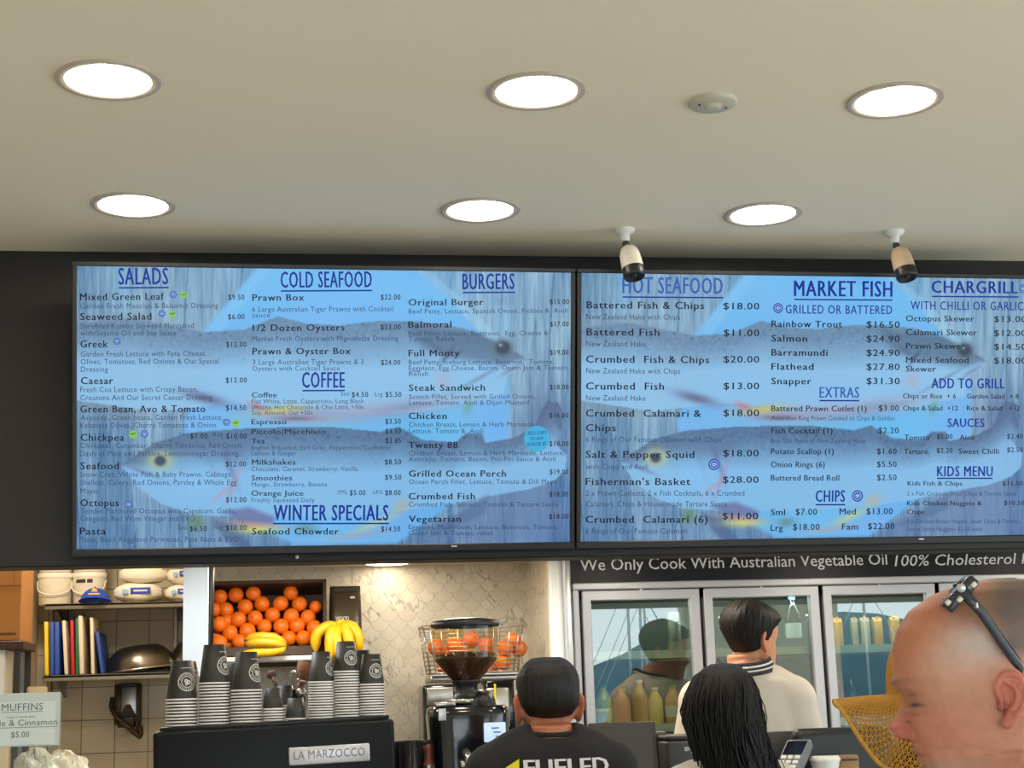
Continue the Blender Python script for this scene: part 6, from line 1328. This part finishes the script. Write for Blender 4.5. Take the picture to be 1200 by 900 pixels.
ARMF = (((-.23, .02, 1.12), (-.17, .25, 1.10)), ((.23, .02, 1.12), (.17, .25, 1.10)))
def Rx(a): return Matrix.Rotation(a, 3, 'X')
def Rzz(a): return Matrix.Rotation(a, 3, 'Z')

# balding customer in the black tee, back to us
yA = 4.02; hc = at(643, 768, yA); sc = (hc.z+.040)/1.722
def col_cust(c, h):
    x, y, z = h.T; nap = np.clip(gs(z, .05, .03)*(y < .0), 0, 1)*.35; e = np.clip((np.abs(x)-.070)/.01, 0, 1)
    return c*(1-nap[:, None]*np.array([.3, .45, .5]))*(1-e[:, None]*np.array([.0, .22, .2]))
cust, HMc = person('balding dark haired customer seen from behind in a black tee with white lettering', (hc.x-.0, yA+.02, 0), -.03, sc, Rx(-.10), (0, 0, -.026), HEAD, (196, 130, 98), .0065, ARM, M['tee_black'], M['denim'], ear_s=1.22, shirt_infl=.018, colour=col_cust, hs=.94, wx=.80, ear_pos=(.0735, .010, .098))
def hair_c(X, Y, Z):
    edge = .064+.012*np.clip(np.abs(X)/.06, 0, 1)**2+.058*np.clip((Y+.035)/.03, 0, 1)+.10*np.clip((Y-.015)/.06, 0, 1)
    return np.where(Z > edge, -.001+.0095*np.clip((Z-edge)/.030, 0, 1), -.006)-.0075*np.clip(gs(X, 0, .030)*gs(Y, -.035, .030)*smoothstep(Z, .19, .21), 0, 1)
hair_shell(HMc, HEAD, hair_c, 'hair', M['hair_black'], cust, .0016)
def shirt_print(parent, s, u0, u1, v, cap, y, m):
    a = at(u0, v, y); L = B(); lettering(L, s, Matrix.Translation((a.x-parent.location.x, a.y-parent.location.y, a.z)) @ Matrix.Rotation(PI/2, 4, 'X'), (u1-u0)*px(y), cap*px(y), 0, .03); return L
sh_o = [c for c in cust.children if c.name.startswith('shirt')][0]
ysurf = min(v.co.y for v in sh_o.data.vertices if 1.25 < v.co.z < 1.40)
yP = yA+.02+ysurf-.004
L = shirt_print(cust, 'FUELED', 619, 718, 911, 18.5, yP, None)
a = at(597, 901, yP)-cust.location; e = at(613, 890, yP)-cust.location; f = at(613, 912, yP)-cust.location
L.add([a, f, e], [[0, 1, 2]], 1); q = at(597, 915, yP)-cust.location; L.add([a, q, f], [[0, 1, 2]], 1)
lo = L.build('printed_lettering', [mat('tee_print_white', (222, 220, 226), .7), mat('tee_print_yellow', (226, 220, 30), .7)], cust)
from mathutils.bvhtree import BVHTree
bvh = BVHTree.FromPolygons([v.co.copy() for v in sh_o.data.vertices], [list(q.vertices) for q in sh_o.data.polygons])
for v in lo.data.vertices:
    h = bvh.ray_cast(Vector((v.co.x, -2, v.co.z)), Vector((0, 1, 0)))
    if h[0] is not None: v.co.y = h[0].y-.003
b = B(); b.tube([(.066*sc*math.cos(t_), -.012*sc+.058*sc*math.sin(t_), (1.497+.012*math.sin(t_))*sc) for t_ in [2*PI*i/36 for i in range(36)]], .006, 8, closed=True, flat=1.6); b.build('collar', M['tee_black'], cust)

# young man behind the counter
yC = 5.22; hb_ = at(884, 699, yC); sc2 = (hb_.z-.02)/1.690
def col_yng(c, h):
    x, y, z = h.T; e = np.clip((np.abs(x)-.070)/.01, 0, 1); br = gs(np.abs(x), .028, .018)*gs(z, .132, .006)*(y > .06)
    lip = gs(x, 0, .022)*gs(z, .056, .008)*(y > .085)
    return c*(1-e[:, None]*np.array([.0, .25, .2]))*(1-.75*br[:, None])*(1-lip[:, None]*np.array([.05, .35, .3]))
yng, HMy = person('young dark haired man in a white tee turned away towards the fridge doors', (at(874, 800, yC).x, yC, 0), -.42, sc2, Rzz(-.72) @ Rx(-.16), (.012, .005, .0), HEAD, (216, 152, 118), .0055, (((-.25, .0, 1.12), (-.22, .18, .95)), ((.235, .03, 1.12), (.19, .25, 1.02))), M['tee_white'], M['denim'], ear_s=1.12, shirt_infl=.016, colour=col_yng, hs=.87, wx=.74)
def hair_y(X, Y, Z):
    edge = .050+.035*np.clip((Y+.045)/.05, 0, 1)+.075*np.clip((Y-.010)/.02, 0, 1)+.015*np.clip((Y-.05)/.03, 0, 1)
    t = .003+.015*smoothstep(Z, .09, .17)+.010*smoothstep(Y, .03, .09)*smoothstep(Z, .15, .19)
    return np.where(Z > edge, t*np.clip((Z-edge)/.015, .2, 1), -.006)
hair_shell(HMy, HEAD, hair_y, 'hair', M['hair_dark'], yng, .0035, 8)
st_m = [mat('apron_navy', (40, 42, 52), .8), mat('apron_white', (216, 212, 206), .8)]
b = B(); n = 48; prof_ = [(.0, 0), (.010, 0), (.010, 1), (.016, 1), (.016, 0), (.024, 0), (.024, 1), (.029, 1), (.029, 0), (.037, 0)]
def neckband(t_, dz): 
    rx, ry = .079+dz*.42, .075+dz*.45
    return Vector((rx*math.cos(t_), -.022+ry*math.sin(t_), 1.528-.020*math.sin(t_)*-1-.0-dz*.9+(-.035 if False else 0)-.05*max(0, math.sin(t_))))*sc2
lev = [0, .012, .018, .026, .031, .042]; cols = [0, 1, 0, 1, 0]
for i, cc in enumerate(cols):
    vs = []; 
    for j in range(n):
        t_ = 2*PI*j/n; p, q = neckband(t_, lev[i]), neckband(t_, lev[i+1]); vs += [p, q]
    b.add(vs, [[2*j, 2*j+1, 2*((j+1) % n)+1, 2*((j+1) % n)] for j in range(n)], cc, True)
o = b.build('apron_neck_strap', st_m, yng); sd = o.modifiers.new('thick', 'SOLIDIFY'); sd.thickness = .004; o['label'] = 'navy and white striped apron strap'

# woman with long black hair
yD = 3.62; hw = at(848, 773, yD); sc3 = (hw.z-.012)/1.722
wom, HMw = person('woman with long wavy black hair seen from behind, in front of the young man', (at(851, 800, yD).x, yD+.03, 0), .10, sc3, Rzz(.15) @ Rx(-.08), (0, 0, 0), HEAD, (206, 150, 120), .0075, ARM, M['top_grey'], M['denim'], True, shirt_infl=.010)
b = B(); NX = .86; ht = (HMw @ Vector((0, -.012, .230))); x0, y0, z0 = ht
rings = []
for dz, rx, ry, yo in ((.012, .012, .012, .0), (.004, .045, .050, -.002), (-.018, .072, .088, -.006), (-.055, .090, .108, -.012), (-.10, .096, .112, -.022), (-.16, .094, .098, -.045), (-.22, .097, .080, -.062), (-.30, .101, .070, -.075), (-.38, .100, .062, -.080), (-.46, .090, .050, -.082), (-.54, .066, .036, -.080), (-.60, .03, .02, -.078)):
    rr = []
    for j in range(72):
        a = 2*PI*j/72; w = 1+.022*math.sin(9*a+dz*20)+.018*math.sin(17*a-dz*33)+.012*math.sin(31*a+dz*50)
        rr.append(Vector((x0+NX*rx*w*math.cos(a)+.009*math.sin(dz*22+1.0), y0+yo+ry*w*math.sin(a), z0+dz)))
    rings.append(rr)
b.loft(rings[::-1])
for k in range(330):
    a = random.uniform(PI*.72, PI*2.28) if k > 40 else random.uniform(0, 6.28); L = random.uniform(.34, .62); ph = random.uniform(0, 6); am = random.uniform(.004, .014); P_ = []; nn = 16
    out = random.uniform(.98, 1.06) if k > 24 else random.uniform(1.05, 1.22)
    for i in range(nn):
        f = i/(nn-1); dz = .008-L*f; 
        rx = np.interp(-dz, [-.012, -.004, .018, .055, .10, .16, .22, .30, .38, .46, .54, .62], [.012, .045, .072, .090, .096, .094, .097, .101, .100, .094, .085, .08]); ry = np.interp(-dz, [-.012, .0, .018, .055, .10, .16, .22, .30, .46, .62], [.012, .052, .088, .108, .112, .098, .080, .070, .050, .04]); yo = np.interp(-dz, [0, .055, .10, .16, .22, .30, .62], [-.002, -.012, -.022, -.045, -.062, -.075, -.08])
        o_ = 1+(out-1)*min(1, f*1.6); wv = am*math.sin(f*17+ph)*min(1, f*3)
        P_.append((x0+NX*rx*o_*math.cos(a)+wv+.009*math.sin(dz*22+1.0), y0+yo+ry*o_*math.sin(a)+wv*.6, z0+dz))
    r_ = random.uniform(.0010, .0028); b.tube(P_, [r_*(1-.75*(i/(nn-1))**2) for i in range(nn)], 5)
b.build('long_hair', M['hair_long'], wom)

# bald man close by, in profile
DEP = 1.58; pe = atd(1172, 828, DEP); TH_ = math.radians(67.0)
fwd = Vector((-math.sin(TH_), math.cos(TH_), 0)); rgt = Vector((math.cos(TH_), math.sin(TH_), 0))
hcen = pe+rgt*.0755-Vector((0, 0, .105)); scb = hcen.z/1.485
def col_bald(c, h):
    x, y, z = h.T; L3 = lambda q: np.array(lin(q))
    def mixc(c, col, w): w = np.clip(w, 0, 1)[:, None]; return c*(1-w)+L3(col)*w
    hd = z > -.02
    c = mixc(c, (200, 118, 78), hd*gs(y, .085, .05)*gs(z, .185, .05)*.9)                       # tanned forehead
    c = mixc(c, (214, 168, 146), hd*gs(y, .045, .035)*gs(z, .150, .035)*.75)                     # pale temple
    c = mixc(c, (206, 188, 178), hd*gs(y, .015, .03)*gs(z, .168, .022)*.8)                       # cropped white side hair
    c = mixc(c, (104, 90, 82), hd*smoothstep(-y, -.040, .02)*smoothstep(z, .178, .20)*(1-smoothstep(z, .215, .230))*.85)          # greying stubble
    c = mixc(c, (108, 94, 86), hd*smoothstep(-y, -.012, .02)*smoothstep(z, .145, .165)*.9)
    c = mixc(c, (206, 112, 98), hd*gs(y, .112, .022)*gs(z, .088, .018)*.85)                      # nose
    c = mixc(c, (206, 124, 106), hd*gs(y, .062, .026)*gs(z, .082, .02)*.6)                       # cheek
    ea = hd*(np.abs(x) > np.interp(z, [r[0] for r in BALD], [r[3] for r in BALD])+.0005)*(np.abs(z-.1) < .04)*(y < .02)
    c = mixc(c, (212, 122, 106), ea*.8)
    c = mixc(c, (188, 158, 142), hd*smoothstep(-z, -.062, -.045)*smoothstep(y, .0, .06)*.5)                # shaved chin
    c = mixc(c, (176, 96, 88), hd*gs(np.abs(x), 0, .026)*gs(z, .0575, .0055)*(y > .07)*.9)          # lips
    c = mixc(c, (120, 52, 48), hd*gs(np.abs(x), 0, .026)*gs(z, .0575, .0015)*(y > .068)*.8)
    c = mixc(c, (140, 92, 70), hd*gs(np.abs(x), .032, .018)*gs(z, .1330, .0045)*(y > .055)*.8)        # brow
    c = mixc(c, (66, 38, 32), hd*gs(np.abs(x), .033, .014)*gs(z, .1080+.0*z, .0022)*(y > .055)*1.0); c = mixc(c, (150, 92, 74), hd*gs(np.abs(x), .034, .017)*gs(z, .1185, .0024)*(y > .055)*.7)          # lowered lashes, and lid crease shade painted in
    c = mixc(c, (176, 108, 88), hd*gs(np.abs(x), .033, .014)*gs(z, .099, .004)*(y > .06)*.5)
    c = mixc(c, (196, 96, 84), hd*gs(y, .093, .014)*gs(z, .0810, .010)*(np.abs(x) < .022)*.7)              # red nostril wing
    c = mixc(c, (124, 62, 50), hd*np.exp(-((np.hypot(y-.0945, (z-.0805)*1.35)-.0150)/.0019)**2)*(y < .0945)*(z > .071)*(np.abs(x) < .026)*(np.abs(x) > .008)*.75)  # crease shade behind the nostril wing, painted into the skin colour
    c = mixc(c, (84, 36, 30), hd*gs(np.abs(x), .0115, .0060)*gs(z, .0722, .0026)*(y > .086)*.95)                # nostril, its inner shade painted as colour
    c = mixc(c, (150, 66, 56), ea*gs(y, -.002, .006)*gs(z, .102, .012)*.8)                            # ear hollow
    return c
bald, HMb = person('bald man in profile with sunglasses pushed up on his head, close to the viewer', (hcen.x, hcen.y, 0), TH_, scb, Rx(0), Vector((0, 0, hcen.z))-Vector((0, .012, 1.485))*scb, BALD, (200, 134, 106), .0020, ARM, M['tee_green'], M['denim'], nose=(.117, .0855, .0705, .0215), ear_s=.87, colour=col_bald, ear_pos=(.0735, .001, .1115))
# sunglasses pushed up on the head (thing of its own: it rests on him)
def bp(u, v, lat): return atd(u, v, DEP)+rgt*(.075-lat)          # point at photo place, lat metres from the head's mid plane towards us
sgp = bp(1128, 690, .07); sgl_ = thing('sunglasses', 'dark sunglasses with pale checks pushed up on the bald man\'s head', 'sunglasses', tuple(sgp))
M['sg_black'] = mat('sunglass_acetate', (26, 28, 42), .2, coat=.5, var=.1); M['sg_check'] = mat('sunglass_check', (226, 214, 186), .35); M['sg_lens'] = mat('sunglass_lens', (22, 20, 26), .08, coat=.6)
a0, a1 = atd(1102, 707, DEP)-atd(1128, 690, DEP), atd(1136, 671, DEP)-atd(1128, 690, DEP)      # lower and upper edge of the front, in the side view
mid_ = (a0+a1)*.5; up_ = (a1-a0).normalized(); hgt = (a1-a0).length; axl = rgt
nrm_ = up_.cross(axl).normalized(); nrm_ = nrm_ if nrm_.dot(fwd) > 0 else -nrm_
Rf = Matrix((axl, up_, nrm_)).transposed()
def fpt(l, h_, d_): return mid_+axl*l+up_*h_+nrm_*d_
b = B()
for sgn in (0, 1):
    cx = .038+sgn*.068; pts = []
    for i in range(40):
        t_ = 2*PI*i/40; l = cx+.029*math.copysign(abs(math.cos(t_))**.75, math.cos(t_)); h_ = hgt*.40*math.copysign(abs(math.sin(t_))**.75, math.sin(t_)); d_ = -1.6*(l-.072)**2
        pts.append(fpt(l, h_, d_))
    b.tube(pts, .0042, 8, closed=True)
b.tube([fpt(.064, hgt*.12, .0), fpt(.072, hgt*.17, .003), fpt(.080, hgt*.12, 0)], .004, 8)
for l in (.004, .140): b.box(fpt(l+(-.002 if l < .05 else .002), 0, -.008), (.010, hgt*1.0, .013), .003, rot=Rf)
fo = b.build('frame_front', M['sg_black'], sgl_)
b = B()
for k in range(4):
    for j in range(2):
        if (k+j) % 2 == 0: continue
        b.box(fpt(-.0032, hgt*(-.36+.24*k), -.0112+.0064*j), (.002, hgt*.13, .0048), .0008, rot=Rf)
b.build('pale_checks', M['sg_check'], fo)
b = B()
for sgn in (0, 1):
    cx = .038+sgn*.068; c = [fpt(cx, 0, .002)]; n = 28
    for i in range(n): t_ = 2*PI*i/n; l = cx+.028*math.copysign(abs(math.cos(t_))**.75, math.cos(t_)); c.append(fpt(l, hgt*.39*math.copysign(abs(math.sin(t_))**.75, math.sin(t_)), -1.6*(l-.072)**2))
    b.add(c, [[0, 1+i, 1+(i+1) % n] for i in range(n)], 0, True)
b.build('lenses', M['sg_lens'], sgl_)
for l, dd in ((-.004, 0), (.150, 0)):
    r0 = atd(1128, 690, DEP); path = [atd(1125, 688, DEP)-r0, atd(1150, 717, DEP)-r0, atd(1177, 756, DEP)-r0, atd(1196, 782, DEP)-r0, atd(1206, 806, DEP)-r0, atd(1212, 832, DEP)-r0]
    b = B(); b.tube([p+axl*(l+(.006*(i/5) if l < .1 else -.006*i/5)) for i, p in enumerate(smoothpath(path, 3)[::3])], [.0055, .0045, .0045, .005, .0055, .005], 10, flat=1.2); to = b.build('temple_arm', M['sg_black'], sgl_)
    b = B(); p = path[0]+axl*(l-(.006 if l < .1 else -.006)); b.ball(tuple(p+(path[1]-path[0])*.05), .0045); b.box(p+(path[1]-path[0])*.75, (.002, .006, .006), .0008); b.build('hinge_stud', M['alu'], to)

# woman in the straw hat beyond him
yH = 2.62; hcn = at(1116, 812, yH)
def col_hat(c, h): return c
hat_top = at(1110, 727, yH).z; sc5 = (hat_top-.02)/1.722
hp, HMh = person('woman under a wide floppy straw hat, mostly hidden behind the bald man', (hcn.x, yH+.02, 0), -.15, sc5, Rx(-.1), (0, 0, 0), HEAD, (206, 150, 122), .009, ARM, M['tee_black'], M['denim'], True)
b = B(); hh0 = HMh @ Vector((0, -.012, .225)); rings = [ring((hh0.x, hh0.y+yo, hh0.z+dz), rx, ry, 48) for dz, rx, ry, yo in ((.0, .02, .02, 0), (-.02, .07, .085, 0), (-.08, .086, .102, -.006), (-.15, .090, .092, -.03), (-.24, .10, .075, -.055), (-.34, .10, .065, -.06), (-.44, .07, .04, -.06))]; b.loft(rings[::-1]); b.build('hair', M['hair_dark'], hp)
M['straw'] = mat('straw_crochet', (204, 148, 52), .75, var=.22, vscale=60, bump=.6, bscale=240)
wc = hp.location+Matrix.Rotation(hp.rotation_euler.z, 3, 'Z') @ HMh @ Vector((0, -.012, .165)) if False else Vector(hp.location)+(Matrix.Rotation(-.15, 4, 'Z') @ (HMh @ Vector((0, -.012, .17))))
hat = thing('straw_hat', 'wide floppy crocheted straw hat worn by the woman behind the bald man', 'hat', tuple(wc))
Rc = .100; rows_c, rows_b, n = 20, 20, 132
def crown_pt(f, a):          # f 0 top .. 1 band
    ph = f*PI/2; r = Rc*math.sin(ph)**.72; z = hat_top-wc.z-.004-(hat_top-wc.z+.035)*(1-math.cos(ph)**.8); return Vector((r*math.cos(a)*.95, r*math.sin(a)*1.08, z))
def brim_pt(f, a):
    r0 = crown_pt(1, a); L = .096+.042*max(0, math.cos(a-math.radians(258))); u = Vector((math.cos(a), math.sin(a), 0))
    g = math.degrees(a) % 360; st_ = lambda q: (lambda t: t*t*(3-2*t))(min(1, max(0, q)))
    dr = .10+.88*st_((g-184)/32)*(1-st_((g-330)/50))+.07*math.sin(3*a+.6)-.06*math.sin(5*a+1.2)
    out = L*f*(1-.22*max(0, dr)); return r0+u*out+Vector((0, 0, -L*f*dr*(.75+.35*f)+.006*math.sin(7*a)*f))
def lattice(fn, rows, f0, nm):
    b = B(); vs = []; fs = []
    for i in range(rows+1):
        f = f0+(1-f0)*i/rows
        for j in range(n): vs.append(fn(f, 2*PI*(j+.5*(i % 2))/n))
    for i in range(rows):
        for j in range(n):
            j2 = (j+1) % n; A_, B_, C_, D_ = i*n+j, i*n+j2, (i+1)*n+j, (i+1)*n+j2
            if i % 2 == 0: fs += [[A_, B_, C_], [B_, D_, C_]]
            else: fs += [[A_, D_, C_], [A_, B_, D_]]
    b.add(vs, fs, 0, True); o = b.build(nm, M['straw'], hat)
    w = o.modifiers.new('weave', 'WIREFRAME'); w.thickness = .0050; w.use_even_offset = False; w.use_replace = True
    return o
lattice(crown_pt, rows_c, .07, 'crown'); lattice(brim_pt, rows_b, 0, 'brim')
b = B(); b.tube([brim_pt(1, 2*PI*i/n) for i in range(n)], .0036, 8, closed=True); b.build('brim_edge', M['straw'], hat)
b = B(); b.lathe([(0, hat_top-wc.z-.0035), (.012, hat_top-wc.z-.005), (.02, hat_top-wc.z-.0095)], 20); b.build('crown_button', M['straw'], hat)
